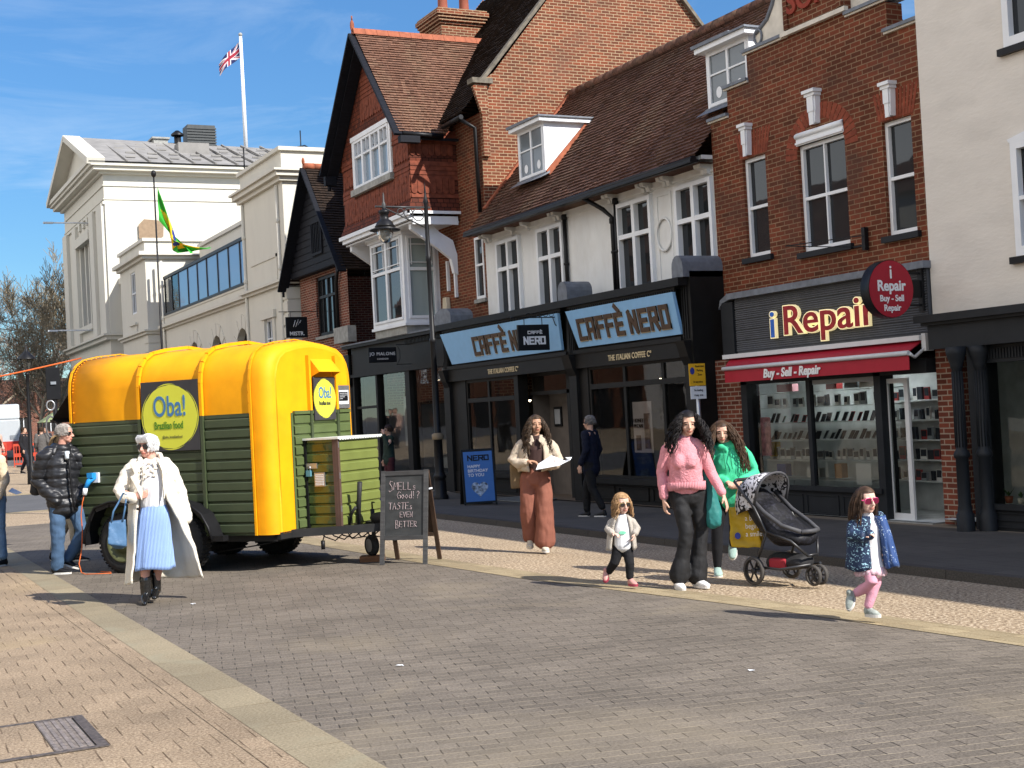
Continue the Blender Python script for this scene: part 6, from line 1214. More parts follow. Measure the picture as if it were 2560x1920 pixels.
CH = {'S': [[(.8, .9), (.3, 1), (.15, .75), (.6, .45), (.65, .15), (.2, 0), (0, .1)]], 'M': [[(0, 0), (.1, 1), (.4, .4), (.7, 1), (.8, 0)]], 'E': [[(.7, 1), (0, 1), (0, 0), (.7, 0)], [(0, .5), (.6, .5)]], 'L': [[(0, 1), (0, 0), (.6, 0)]],
 's': [[(.5, .45), (.15, .5), (.1, .3), (.45, .2), (.4, 0), (0, .02)]], 'G': [[(.8, .85), (.4, 1), (0, .5), (.3, 0), (.75, .1), (.75, .45), (.4, .45)]], 'o': [[(.3, .55), (0, .3), (.25, 0), (.55, .25), (.3, .55)]], 'd': [[(.5, 1), (.5, 0)], [(.5, .4), (.2, .5), (0, .2), (.25, 0), (.5, .15)]], '!': [[(.1, 1), (.1, .3)], [(.1, .08), (.1, 0)]], '?': [[(0, .8), (.3, 1), (.55, .75), (.25, .45), (.2, .25)], [(.2, .08), (.2, 0)]],
 'T': [[(0, 1), (.8, 1)], [(.4, 1), (.35, 0)]], 'A': [[(0, 0), (.35, 1), (.7, 0)], [(.12, .4), (.6, .4)]], 'V': [[(0, 1), (.3, 0), (.6, 1)]], 'N': [[(0, 0), (0, 1), (.6, 0), (.6, 1)]], 'B': [[(0, 0), (0, 1), (.5, .9), (.5, .6), (0, .5), (.6, .4), (.6, .05), (0, 0)]], 'R': [[(0, 0), (0, 1), (.55, .85), (.5, .55), (0, .5), (.6, 0)]]}
mb = MB()
for word, u, v, h, sl in (('SMELLs', -.19, .84, .085, -.0), ('Good!?', -.09, .74, .08, 0), ('TASTEs', -.19, .62, .075, 0), ('EVEN', -.05, .53, .06, 0), ('BETTER', -.1, .42, .065, 0)):
    x = 0
    for i, ch in enumerate(word):
        hh = h*(1.45 if i == 0 and word[0] in 'SB' else 1); wd = h*.72
        for pl in CH[ch]: mb.tube([PB_(u+x+a*wd, v+b*hh-(hh-h)*.5, -.003) for a, b in pl], .0028, 4, sm=False)
        x += wd*(.95 if ch.isupper() else .8)
mb.build('chalk_writing', mat('chalk', (.45, .36, .36), .9, var=.3, vscale=30), face)
# ================================================================ STREET LAMP
sl_ = thing('street_lamp', 'black Victorian style street lamp post with scrolled arm and hanging lantern', 'lamp', (11.75, 27.2, -.17), world=True)
LX, LY, b0 = 11.75, 27.2, -.17
mb = MB(); mb.lathe((LX, LY, b0), [(.17, 0), (.17, .08), (.14, .12), (.13, .4), (.12, .45), (.15, .5), (.12, .55), (.1, .6), (.095, 1.3), (.12, 1.33), (.12, 1.38), (.075, 1.45), (.07, 2.4), (.06, 3.4), (.075, 3.42), (.075, 3.5), (.055, 3.52), (.05, 5.2), (.06, 5.22), (.06, 5.3), (.05, 5.32), (.045, 6.45), (.06, 6.5), (.03, 6.6), (.02, 6.7), (0, 6.95)], 16); mb.build('post', m_black, sl_)
mb = MB(); mb.lathe((LX, LY, b0), [(.125, 1.31), (.13, 1.33), (.13, 1.42), (.08, 1.45)], 16); mb.build('post_collar', mat('old_gold', (.2, .15, .09), .5), sl_)
AL = .98; mb = MB(); H1 = 6.2
mb.tube([(LX+.1, LY, H1), (LX-AL-.2, LY, H1)], .022, 6); mb.tube([(LX, LY, 5.75), (LX-AL, LY, H1-.02)], .016, 6)
for cy_, rr_ in ((.15, .13), (.38, .1), (.56, .07)): mb.tube([(LX-cy_-.04-rr_*math.cos(t), LY, H1-.03-rr_+rr_*math.sin(t)) for t in [i*math.pi/10 for i in range(21)]], .012, 5, cap=False)
mb.lathe((LX-AL, LY, H1-.05), [(.04, 0), (.05, .1), (.02, .16), (.02, .3), (0, .36)], 8)
mb.build('scroll_arm', mat('dull_black_metal', (.05, .05, .05), .4, var=.2), sl_)
mb = MB(); c = (LX-AL, LY, H1-.6); mb.lathe(c, [(.0, .6), (.04, .58), (.04, .54), (.11, .52), (.12, .46), (.09, .44), (.09, .33), (.13, .3), (.17, .26), (.2, .2), (.22, .17), (.17, .16), (.33, .1), (.33, .085), (.15, .1)], 24); ln = mb.build('lantern', m_black, sl_)
mb = MB(); mb.lathe(c, [(.17, .1), (.175, .02), (.15, -.08), (.09, -.16), (0, -.19)], 24); mb.build('lantern_globe', glassmat('lamp_glass', (.3, .3, .28), see=.4, refl=1.0), ln)
# ================================================================ CAFE A-BOARD, mat, parking sign
cb2 = thing('pavement_board', 'blue pavement poster board with white heart outside the coffee shop', 'sign', (11.35, 24.3, -.16), rz=-.25)
P_ = lambda u, v, w: (u, (v/1.1)*.14+w, v)
mb = MB(); mb.add([P_(a, b, 0) for a, b in ((-.33, .05), (.33, .05), (.33, 1.12), (-.33, 1.12))]+[P_(a, b, .03) for a, b in ((-.33, .05), (.33, .05), (.33, 1.12), (-.33, 1.12))], [(0, 1, 2, 3), (7, 6, 5, 4), (0, 4, 5, 1), (1, 5, 6, 2), (2, 6, 7, 3), (3, 7, 4, 0)]); mb.quad((-.33, .5, 0), (.33, .5, 0), (.33, .16, 1.12), (-.33, .16, 1.12)); mb.box(-.33, -.3, 0, .05, 0, .06); mb.box(.3, .33, 0, .05, 0, .06); mb.build('frame', m_black, cb2)
mb = MB(); mb.quad(P_(-.29, .09, -.004), P_(.29, .09, -.004), P_(.29, 1.07, -.004), P_(-.29, 1.07, -.004)); pf = mb.build('poster', mat('poster_blue', (.055, .16, .44), .4, var=.05), cb2)
blocktext('NERO', P_, -.2, .9, .09, .08, .03, .024, m_black, pf, w=-.008, depth=.002, s=1)
for i, s in enumerate(('HAPPY', 'BIRTHDAY', 'TO YOU')): text(s, P_, -.22, .75-i*.085, .085, m_text_w, pf, w=-.008, depth=.002, flip=False, off=.001)
mb = MB(); hp = [(.21*.8*(math.sin(t)**3), .17*(.8125*math.cos(t)-.3125*math.cos(2*t)-.125*math.cos(3*t)-.0625*math.cos(4*t))) for t in [i*math.pi/16 for i in range(32)]]
mb.add([P_(x, .34+z, -.007) for x, z in hp], [list(range(32))]); mb.build('heart', mat('heart_collage', (.3, .38, .5), .5, var=.9, vscale=14), pf)
mb = MB(); mb.box(12.25, 13.1, 24.4, 26.0, -.165, -.15)
for k in range(10): mb.box(12.28, 13.08, 24.44+k*.155, 24.5+k*.155, -.15, -.144)
mb.build('doormat', mat('mat_grey', (.16, .16, .15), .7, var=.2), None, 'ribbed grey entrance mat in front of the open coffee shop door', 'mat')
ps_ = thing('parking_sign', 'yellow restricted parking plate above a white no loading plate on a slim grey post', 'sign', (12.95, 18.95, -.2), world=True)
mb = MB(); mb.tube([(12.95, 18.95, -.2), (12.95, 18.95, 2.3)], .035, 8); mb.build('post', m_metal, ps_)
P_ = lambda u, v, w: (12.9+w+(u-18.95)*-.3, u, v)
P_ = PY(18.9)
mb = MB(); mb.box(12.76, 13.08, 18.89, 18.9, 1.93, 2.3); mb.build('yellow_plate', mat('sign_yellow', (.75, .42, .02), .5, var=.02), ps_)
mb = MB(); mb.box(12.77, 13.08, 18.89, 18.9, 1.71, 1.92); mb.build('white_plate', m_white, ps_)
mb = MB(); mb.add([(12.82+.045*math.cos(t), 18.885, 2.18+.06*math.sin(t)) for t in [i*math.pi/8 for i in range(16)]], [list(range(16))]); mb.build('roundel', mat('roundel_blue', (.03, .05, .3), .5, var=0), ps_)
for s, z, sz in (('Restricted', 2.24, .05), ('Parking', 2.17, .05), ('Zone', 2.1, .05), ('At any time', 1.98, .05), ('No loading', 1.84, .05), ('at any time', 1.76, .05)): text(s, PY(18.89), 12.97 if z > 2.05 else 12.925, z, sz, m_black, ps_, w=-.003, depth=.001, flip=False, align='CENTER', off=.001, sx=.8)
# ================================================================ BACKGROUND LEFT: trees, lamp, panel, truck, barriers, bollards
m_bark = mat('bark', (.30, .25, .17), .9, var=.3, vscale=4); m_bark2 = mat('bark_dark', (.26, .21, .15), .9, var=.3)
def tree(x, y, h, spread, seed, lb, mm, levels=6, r0=.28, name='bare_tree', twig=1.0):
    rnd = random.Random(seed); z0 = gzc(x, y); t = thing(name, lb, 'tree', (x, y, z0), group=None)
    tk = MB(); cr = MB()
    def grow(mb, p, d, L_, r, lv):
        n = 3; pts = [p]; q = p; dd = d
        for i in range(n):
            dd = (dd+Vector((rnd.gauss(0, .14), rnd.gauss(0, .14), rnd.gauss(.03, .08)))).normalized(); q = q+dd*L_/n; pts.append(q)
        mb.tube(pts, [max(r*(1-.32*i/n), .015) for i in range(n+1)], 6 if lv > 3 else (4 if lv > 1 else 3), cap=False)
        if lv <= 0: return
        kids = 3 if lv > 2 else 4
        if lv == levels: kids = 5
        for k in range(kids):
            f = 1 if k == 0 else rnd.uniform(.45, 1); b = pts[-1] if f > .9 else pts[max(1, int(f*n))]
            sp = .35 if k == 0 else rnd.uniform(.5, .95)*spread; an = rnd.uniform(0, 6.28); a = dd.orthogonal().normalized(); a.rotate(Matrix.Rotation(an, 3, dd)); nd = (dd*math.cos(sp)+a*math.sin(sp)+Vector((0, 0, .12))).normalized()
            grow(cr, b, nd, L_*rnd.uniform(.62, .82), r*(.66 if k == 0 else .5), lv-1)
    grow(tk, Vector((0, 0, 0)), Vector((0, 0, 1)), h*.3, r0, levels)
    tk.build('trunk', mm, t); cr.build('crown', mm, t)
tree(12.9, 90, 17, .75, 3, 'tall bare tree whose pale branches rise beside the hall corner', m_bark, 7, .16)
tree(8.9, 90, 12.5, 1.0, 5, 'bare tree at the left picture edge with tangled branches', m_bark, 7, .15)
tree(15.5, 96, 13, .9, 8, 'bare tree behind the black panel, half hidden by the hall', m_bark2, 6, .2)
tree(11.0, 104, 14, 1.0, 13, 'far dark bare tree behind the tall pale one', m_bark2, 6, .2)
tree(15.2, 112, 12, .9, 17, 'far reddish bare tree low against the hall corner', mat('bark_red', (.2, .1, .07), .9, var=.3), 6, .2)
if 0: tree(9.6, 99, 12, 1.0, 23, 'far bare tree directly behind the street lantern', m_bark, 6, .16)
tree(11.0, 86, 10.5, 1.05, 31, 'low spreading leafless tree right of the street lantern', m_bark, 6, .14)
fb = [('far_house', 'distant white building front behind the bare trees at the left', 4.0, 11.0, 118, 4.6, m_pale_wall), ('far_house', 'distant red brick building behind the bare trees beside the hall', 11.0, 19.0, 122, 4.2, m_brick_sh), ('far_house', 'distant cream building with dark roof at the far left edge', -12.0, 4.0, 125, 5.0, m_cream)]
for nm, lb, x0, x1, y, h, mm in fb:
    t = thing(nm, lb, 'building', ((x0+x1)/2, y, 1), world=True); w_ = MB(); P_ = PY(y); hs_ = [(x0+.8+k*2.2, x0+1.9+k*2.2, z, z+1.3) for k in range(int((x1-x0-1)/2.2)) for z in (2.0,)]
    wallgrid(w_, P_, x0, x1, 0, h, hs_, .15); w_.box(x0, x1, y+.2, y+8, 0, h); w_.build('wall', mm, t)
    r = MB(); r.add([(x0, y-.3, h), (x1, y-.3, h), (x1, y+4, h+2.5), (x0, y+4, h+2.5), (x0, y+8.2, h), (x1, y+8.2, h)], [(0, 1, 2, 3), (3, 2, 5, 4), (0, 3, 4), (1, 5, 2)]); r.build('roof', m_tile_dk, t)
    for a, b, c, d in hs_:
        f = MB(); pbox(f, P_, a, b, c, d, .1, .14, 1); pbox(f, P_, a, a+.08, c, d, .06, .1, 0); pbox(f, P_, b-.08, b, c, d, .06, .1, 0); pbox(f, P_, (a+b)/2-.03, (a+b)/2+.03, c, d, .06, .1, 0); f.build('window', [m_white, m_dark_in], t)
# lantern lamp post
t = thing('street_lamp', 'distant black lantern lamp post rising above the left crowd', 'lamp', (5.35, 43.5, gz(5.35, 43.5)))
mb = MB(); mb.lathe((0, 0, 0), [(.14, 0), (.12, .5), (.07, .6), (.05, 3.0), (.05, 3.3), (.09, 3.35), (.04, 3.4)], 10); mb.build('post', m_black, t)
mb = MB(); mb.lathe((0, 0, 3.4), [(.04, 0), (.1, .05), (.17, .42)], 4); ln = mb.build('lantern', glassmat('lantern_glass', (.2, .2, .18), see=.6), t)
mb = MB(); mb.lathe((0, 0, 3.4), [(.28, .4), (.26, .45), (.1, .6), (.05, .68), (.02, .8), (0, .85)], 8)
for k in range(4): a = k*math.pi/2; mb.tube([(.1*math.cos(a), .1*math.sin(a), .05+3.4), (.17*math.cos(a), .17*math.sin(a), 3.82)], .012, 4)
mb.build('lantern_cap', m_black, ln)
t = thing('display_panel', 'tall black rectangular panel on a black post left of the trailer', 'panel', (4.2, 30, gz(4, 30)), rz=-.14)
mb = MB(); mb.box(-.145, .145, 0, .12, 2.42, 3.1); mb.build('panel', m_black, t, bevel=.01); mb = MB(); mb.cyl((.02, .06, 0), (.02, .06, 2.45), .05, 8); mb.build('post', m_black, t)
mb = MB(); mb.tube([(.02-.09+.08*math.cos(a), .02, 2.3+.1*math.sin(a)) for a in [i*math.pi/8 for i in range(17)]], .018, 5, cap=False); mb.build('ring_fitting', m_metal, t); mb = MB(); mb.box(-.05, .06, -.03, -.01, 2.74, 2.8); mb.build('label_plate', m_metal, t); mb = MB(); mb.tube([(.02-.1+.1*math.cos(a), .02, 1.85+.22*math.sin(a)) for a in [i*math.pi/8 for i in range(17)]], .02, 5, cap=False); mb.build('ring_fitting', mat('dull_ring', (.12, .12, .12), .6), t)
# truck
t = thing('white_truck', 'white lorry cab parked behind red barriers at the far left', 'truck', (7.3, 72, gzc(7, 72)), rz=-.1)
m_tw = mat('truck_white', (.42, .45, .47), .3, var=.03); m_tb = mat('truck_teal', (.08, .3, .35), .4)
mb = MB(); mb.box(-1.1, 1.1, 0, 2.0, .5, 2.0); mb.prism([(-1.1, 0, 2.0), (-1.1, .25, 2.75), (-1.1, 2.0, 2.8), (-1.1, 2.0, 2.0)], (2.2, 0, 0)); mb.build('cab', m_tw, t, bevel=.08)
mb = MB(); mb.add([(-.98, .02, 1.75), (.98, .02, 1.75), (.92, .22, 2.6), (-.92, .22, 2.6)], [(0, 1, 2, 3)]); mb.build('windscreen', m_glass, t); mb = MB(); mb.box(-1.15, 1.15, 2.05, 7, .9, 1.9); mb.build('cargo_body', m_tb, t)
mb = MB(); mb.box(-1.1, 1.1, -.08, 0, .45, .9); mb.build('bumper', mat('red_bumper', (.4, .03, .02), .5), t)
for x, y in ((-1, .9), (1, .9), (-1, 5.5), (1, 5.5)): mb = MB(); mb.cyl((x-.12, y, .48), (x+.12, y, .48), .48, 16); mb.build('wheel', m_rub, t)
mb = MB(); mb.box(-.95, -.6, -.02, 0, 1.0, 1.2); mb.box(.6, .95, -.02, 0, 1.0, 1.2); mb.build('headlight', m_metal, t)
# barriers
m_orange = mat('barrier_orange', (.45, .06, .03), .5, var=.1)
bp0 = None
for i, (x, y, a, lb) in enumerate([(7.3, 60, -.1, 'orange plastic barrier in front of the lorry, leftmost'), (8.6, 59.6, -.1, 'orange plastic barrier behind the bollards, second from left'), (9.9, 59.8, .1, 'orange plastic barrier by the grey coated pedestrian'), (11.0, 60.5, .1, 'orange plastic barrier nearest the hall wall'), (5.9, 60.6, 0, 'orange plastic barrier at the left picture edge')]):
    if bp0 is None:
        t = thing('safety_barrier', lb, 'barrier', (x, y, gz(x, y)), rz=a, group='orange barriers round the roadworks'); mb = MB()
        for q in ((-.6, -.56, 0, 1.0), (.56, .6, 0, 1.0), (-.56, .56, .9, 1.0), (-.56, .56, .45, .6), (-.56, .56, .12, .2)): mb.box(q[0], q[1], -.02, .02, q[2], q[3])
        for k in range(9): mb.box(-.5+k*.12, -.47+k*.12, -.015, .015, .2, .9)
        pn_ = mb.build('panel', m_orange, t); mb = MB(); mb.box(-.5, -.3, -.25, .25, 0, .08); mb.box(.3, .5, -.25, .25, 0, .08); ft = mb.build('foot', m_rub, t); bp0 = (t, pn_, ft)
    else:
        t = bp0[0].copy(); COL.objects.link(t); t['label'] = lb; t.location = (x, y, gz(x, y)); t.rotation_euler = (0, 0, a)
        for c in bp0[1:]: d = c.copy(); COL.objects.link(d); d.parent = t
for i, (x, y, lb) in enumerate([(3.15, 37.5, 'black street bollard at the left, nearer the picture edge'), (3.5, 37.2, 'black street bollard second from the left edge')]):
    mb = MB(); mb.lathe((0, 0, 0), [(.14, 0), (.13, .06), (.1, .1), (.09, .85), (.11, .88), (.11, .95), (.05, 1.0), (0, 1.02)], 12); o = mb.build('bollard', m_black, None, lb, 'bollard', 'black bollards at the left', shift=False); o.location = (x+.9, y+8, gz(x, y+8))
# market stall canopy
t = thing('market_stall', 'small market stall with a pale green pitched canopy behind the pedestrians', 'stall', (9.6, 64, gz(9, 64)))
mb = MB(); mb.add([(-1.3, -1, 1.9), (1.3, -1, 1.9), (1.3, 1, 1.9), (-1.3, 1, 1.9), (-.3, 0, 2.6), (.3, 0, 2.6)], [(0, 1, 5, 4), (1, 2, 5), (2, 3, 4, 5), (3, 0, 4)]); mb.build('canopy', mat('canvas_green', (.2, .24, .12), .8), t)
mb = MB()
for x in (-1.25, 1.25):
    for y in (-.95, .95): mb.cyl((x, y, 0), (x, y, 1.9), .03, 6)
mb.build('frame', m_black, t); mb = MB(); mb.box(-1.1, 1.1, -.9, .6, .7, .8); mb.box(-1.0, 1.0, -.85, .5, 0, .7); mb.build('counter', m_dark_in, t)
# ================================================================ PEOPLE: tools
def pill(mb, pts, ra, rb=None, side=(1, 0, 0), seg=14, mi=0):
    pts = [Vector(p) for p in pts]; ra = list(ra) if hasattr(ra, '__len__') else [ra]*len(pts); rb = ra if rb is None else (list(rb) if hasattr(rb, '__len__') else [rb]*len(pts))
    side = Vector(side); n = len(pts); P_, A, B, D = [], [], [], []
    for i in range(n): D.append((pts[min(i+1, n-1)]-pts[max(i-1, 0)]).normalized())
    def add(p, a, b, d): P_.append(p); A.append(a); B.append(b)
    ring_ = []
    for t in (80, 55, 28): ring_.append((pts[0]-D[0]*min(ra[0], rb[0])*math.sin(R(t)), ra[0]*math.cos(R(t)), rb[0]*math.cos(R(t)), D[0]))
    for i in range(n): ring_.append((pts[i], ra[i], rb[i], D[i]))
    for t in (28, 55, 80): ring_.append((pts[-1]+D[-1]*min(ra[-1], rb[-1])*math.sin(R(t)), ra[-1]*math.cos(R(t)), rb[-1]*math.cos(R(t)), D[-1]))
    n0 = len(mb.v)
    for p, a, b, d in ring_:
        s = side-d*side.dot(d)
        if s.length < 1e-3: s = d.orthogonal()
        s.normalize(); o = d.cross(s)
        mb.v += [tuple(p+s*a*math.cos(t)+o*b*math.sin(t)) for t in [2*math.pi*k/seg for k in range(seg)]]
    m_ = len(ring_)
    for i in range(m_-1):
        for k in range(seg): k2 = (k+1) % seg; mb.f.append([n0+i*seg+k, n0+i*seg+k2, n0+(i+1)*seg+k2, n0+(i+1)*seg+k]); mb.m.append(mi); mb.s.append(True)
    mb.f.append([n0+k for k in range(seg)][::-1]); mb.f.append([n0+(m_-1)*seg+k for k in range(seg)]); mb.m += [mi, mi]; mb.s += [True, True]
def remeshed(mb, voxel, smooth):
    me = bpy.data.meshes.new('tmp'); me.from_pydata(mb.v, [], mb.f); o = bpy.data.objects.new('tmp', me); COL.objects.link(o)
    rm = o.modifiers.new('r', 'REMESH'); rm.mode = 'VOXEL'; rm.voxel_size = voxel
    if smooth: sm = o.modifiers.new('s', 'SMOOTH'); sm.factor = .5; sm.iterations = smooth
    bpy.context.view_layer.update(); m2 = bpy.data.meshes.new_from_object(o.evaluated_get(bpy.context.evaluated_depsgraph_get()))
    bpy.data.objects.remove(o); bpy.data.meshes.remove(me); return m2
def blob(name, fn, mats, parent, voxel=.009, smooth=5, wr=None, pred=None, disp=None, label=None):
    mb = MB(); fn(mb); me = remeshed(mb, voxel, smooth); me.name = name
    if not isinstance(mats, (list, tuple)): mats = [mats]
    if wr or disp:
        nv = len(me.vertices); co = np.empty(nv*3); me.vertices.foreach_get('co', co); co = co.reshape(-1, 3); nn = np.empty(nv*3); me.vertices.foreach_get('normal', nn); nn = nn.reshape(-1, 3); d = np.zeros(nv)
        if wr:
            amp, fx_, fz_ = wr[:3]
            for i in range(nv):
                q = co[i]; d[i] += amp*(noise.noise((q[0]*fx_, q[1]*fx_, q[2]*fz_))*1.0+.5*noise.noise((q[0]*fx_*2.3+7, q[1]*fx_*2.3, q[2]*fz_*2.1)))
        if disp: d += np.array([disp(*q) for q in co])
        co = co+nn*d[:, None]; me.vertices.foreach_set('co', co.ravel())
    me.materials.clear()
    for m_ in mats: me.materials.append(m_)
    if pred:
        mi = [pred(*p.center) for p in me.polygons]; me.polygons.foreach_set('material_index', mi)
    me.polygons.foreach_set('use_smooth', [True]*len(me.polygons)); me.update()
    o = bpy.data.objects.new(name, me); COL.objects.link(o); OFF[o.name] = Vector((0, 0, 0))
    if parent is not None: o.parent = parent
    tag(o, label); return o
def drape(name, rows, mats, parent, seg=48, th=.008, fold=(.0, 8), zs=None, wr=.0, label=None, seed=0, caps=False):
    """hanging cloth as a sheet with thickness. rows: (z, cx, cy, rx, ry, a0, a1) angles in degrees, 270 = towards the camera"""
    mb = MB(); closed = abs(rows[0][6]-rows[0][5]) >= 359.9; rows2 = []
    for (r0_, r1_) in zip(rows, rows[1:]):
        n = max(1, int(abs(r1_[0]-r0_[0])/.03))
        for i in range(n): t = i/n; rows2.append([a+(b-a)*t for a, b in zip(r0_, r1_)])
    rows2.append(list(rows[-1])); nr = len(rows2)
    for j, (z, cx, cy_, rx, ry, a0, a1) in enumerate(rows2):
        f = j/(nr-1)
        for i in range(seg+1):
            t = R(a0+(a1-a0)*i/seg); k = 1+fold[0]*(f**.8)*math.sin(fold[1]*t+seed+1.2*math.sin(3*t+seed)+f*1.1)+wr*noise.noise((math.cos(t)*4, math.sin(t)*4+seed, z*9))
            mb.v.append((cx+rx*k*math.cos(t), cy_+ry*k*math.sin(t), z+.01*math.sin(3*t+seed)*f))
    for j in range(nr-1):
        for i in range(seg): a = j*(seg+1)+i; mb.f.append([a, a+1, a+seg+2, a+seg+1]); mb.m.append(0); mb.s.append(True)
    o = mb.build(name, mats, parent, label=label); s = o.modifiers.new('solid', 'SOLIDIFY'); s.thickness = th; s.offset = 0; return o
def frame(yaw, pitch=0, roll=0):
    y = R(yaw); f = Vector((math.sin(y), -math.cos(y), 0)); s = Vector((math.cos(y), math.sin(y), 0)); u = Vector((0, 0, 1))
    q = Matrix.Rotation(R(pitch), 3, s); f = q@f; u = q@u; q = Matrix.Rotation(R(roll), 3, f); return f, q@s, q@u
V3_ = Vector
class Head:
    def __init__(s, c, H=.225, yaw=0, pitch=0, roll=0, child=False): s.c = Vector(c); s.H = H; s.f, s.s, s.u = frame(yaw, pitch, roll); s.child = child
    def p(s, x, y, z): return s.c+(s.s*x+s.f*y+s.u*z)*s.H
    def loc(s, q): d = (Vector(q)-s.c)/s.H; return d.dot(s.s), d.dot(s.f), d.dot(s.u)
    def rot(s): return Matrix((s.s, s.f, s.u)).transposed()
    def build(s, mb):
        H = s.H; e = lambda c, r: mb.ell(s.p(*c), [q*H for q in r], 14, 10, 0, s.rot()); w = 1.06 if s.child else 1
        e((0, -.05, .13), (.335*w, .40, .37)); e((0, .07, -.12), (.265*w, .28, .34)); e((0, .235, -.385), (.11, .1, .085)); e((0, .17, -.3), (.2*w, .17, .15))
        for q in (-1, 1): e((q*.155, .19, -.14), (.115, .115, .12)); e((q*.13, .29, .1), (.13, .05, .04)); e((q*.35*w, -.04, -.04), (.03, .07, .115)); e((q*.045, .4, -.15), (.036, .045, .034)); e((q*.13, .27, .0), (.075, .055, .045))
        pill(mb, [s.p(0, .33, .06), s.p(0, .40, -.04), s.p(0, .45, -.13)], [.035*H, .04*H, .05*H], seg=8)
        e((0, .345, -.25), (.1, .05, .028)); e((0, .335, -.3), (.085, .05, .03))
    def pred(s, q, lips=True, brow=True, eyes=True):
        x, y, z = s.loc(q)
        if abs(x) > .5 or y < .1 or abs(z) > .6: return 0
        if eyes and y > .2 and abs(abs(x)-.13) < .05 and abs(z-.0) < .022: return 3
        if brow and y > .2 and .05 < abs(x) < .22 and .075 < z-.1*(.14-abs(abs(x)-.1)) < .115: return 3
        if lips and y > .25 and abs(x) < .11 and -.325 < z < -.232: return 1
        return 0
def hand(mb, w, d, nrm, thumb, S=1.0, curl=.35, spread=.12, lens=(.068, .075, .07, .055)):
    """palm from wrist w along d; nrm = palm facing; thumb = side of the thumb"""
    w, d, nrm, thumb = Vector(w), Vector(d).normalized(), Vector(nrm), Vector(thumb); nrm = (nrm-d*nrm.dot(d)).normalized(); thumb = (thumb-d*thumb.dot(d)-nrm*thumb.dot(nrm)).normalized()
    pill(mb, [w, w+d*.03*S, w+d*.075*S], [.024*S, .034*S, .036*S], [.018*S, .016*S, .013*S], side=thumb, seg=10)
    for i, off in enumerate((.028, .0095, -.0095, -.027)):
        b = w+d*.088*S+thumb*off*S; dd = (d+thumb*spread*(1.5-i)*.35).normalized(); L_ = lens[i]*S; pts = [b-d*.012*S]; ang = 0; q = b
        for k, fr in enumerate((.45, .32, .26)):
            ang += curl*(.8+.35*i*.3)*(.7 if k == 0 else 1.15); v = dd*math.cos(ang)+nrm*math.sin(ang); q = q+v*L_*fr; pts.append(q)
        pill(mb, pts, [.0098*S, .0092*S, .0082*S, .0068*S], seg=8)
    tb = w+d*.028*S+thumb*.03*S; v1 = (d*.75+thumb*.62+nrm*.3).normalized(); v2 = (d*.9+thumb*.12+nrm*.5).normalized(); pill(mb, [tb-thumb*.01*S, tb+v1*.035*S, tb+v1*.035*S+v2*.03*S], [.0125*S, .0112*S, .008*S], seg=8)
def haircap(mb, hd, grow=1.07, front=.2, low=-.1, back=-.45, mi=0):
    H = hd.H; c = hd.p(0, -.06, .14); n0 = len(mb.v); tmp = MB(); tmp.ell(c, (.345*H*grow, .41*H*grow, .375*H*grow), 28, 20, 0, hd.rot()); keep = []
    for f in tmp.f:
        q = sum((Vector(tmp.v[i]) for i in f), Vector())/len(f); x, y, z = hd.loc(q)
        if y > front and z < .34-.1*abs(x): continue
        if y > -.02 and z < .08 and abs(x) < .5 and y > front-.15: continue
        keep.append(f)
    mb.v += tmp.v; 
    for f in keep: mb.f.append([i+n0 for i in f]); mb.m.append(mi); mb.s.append(True)
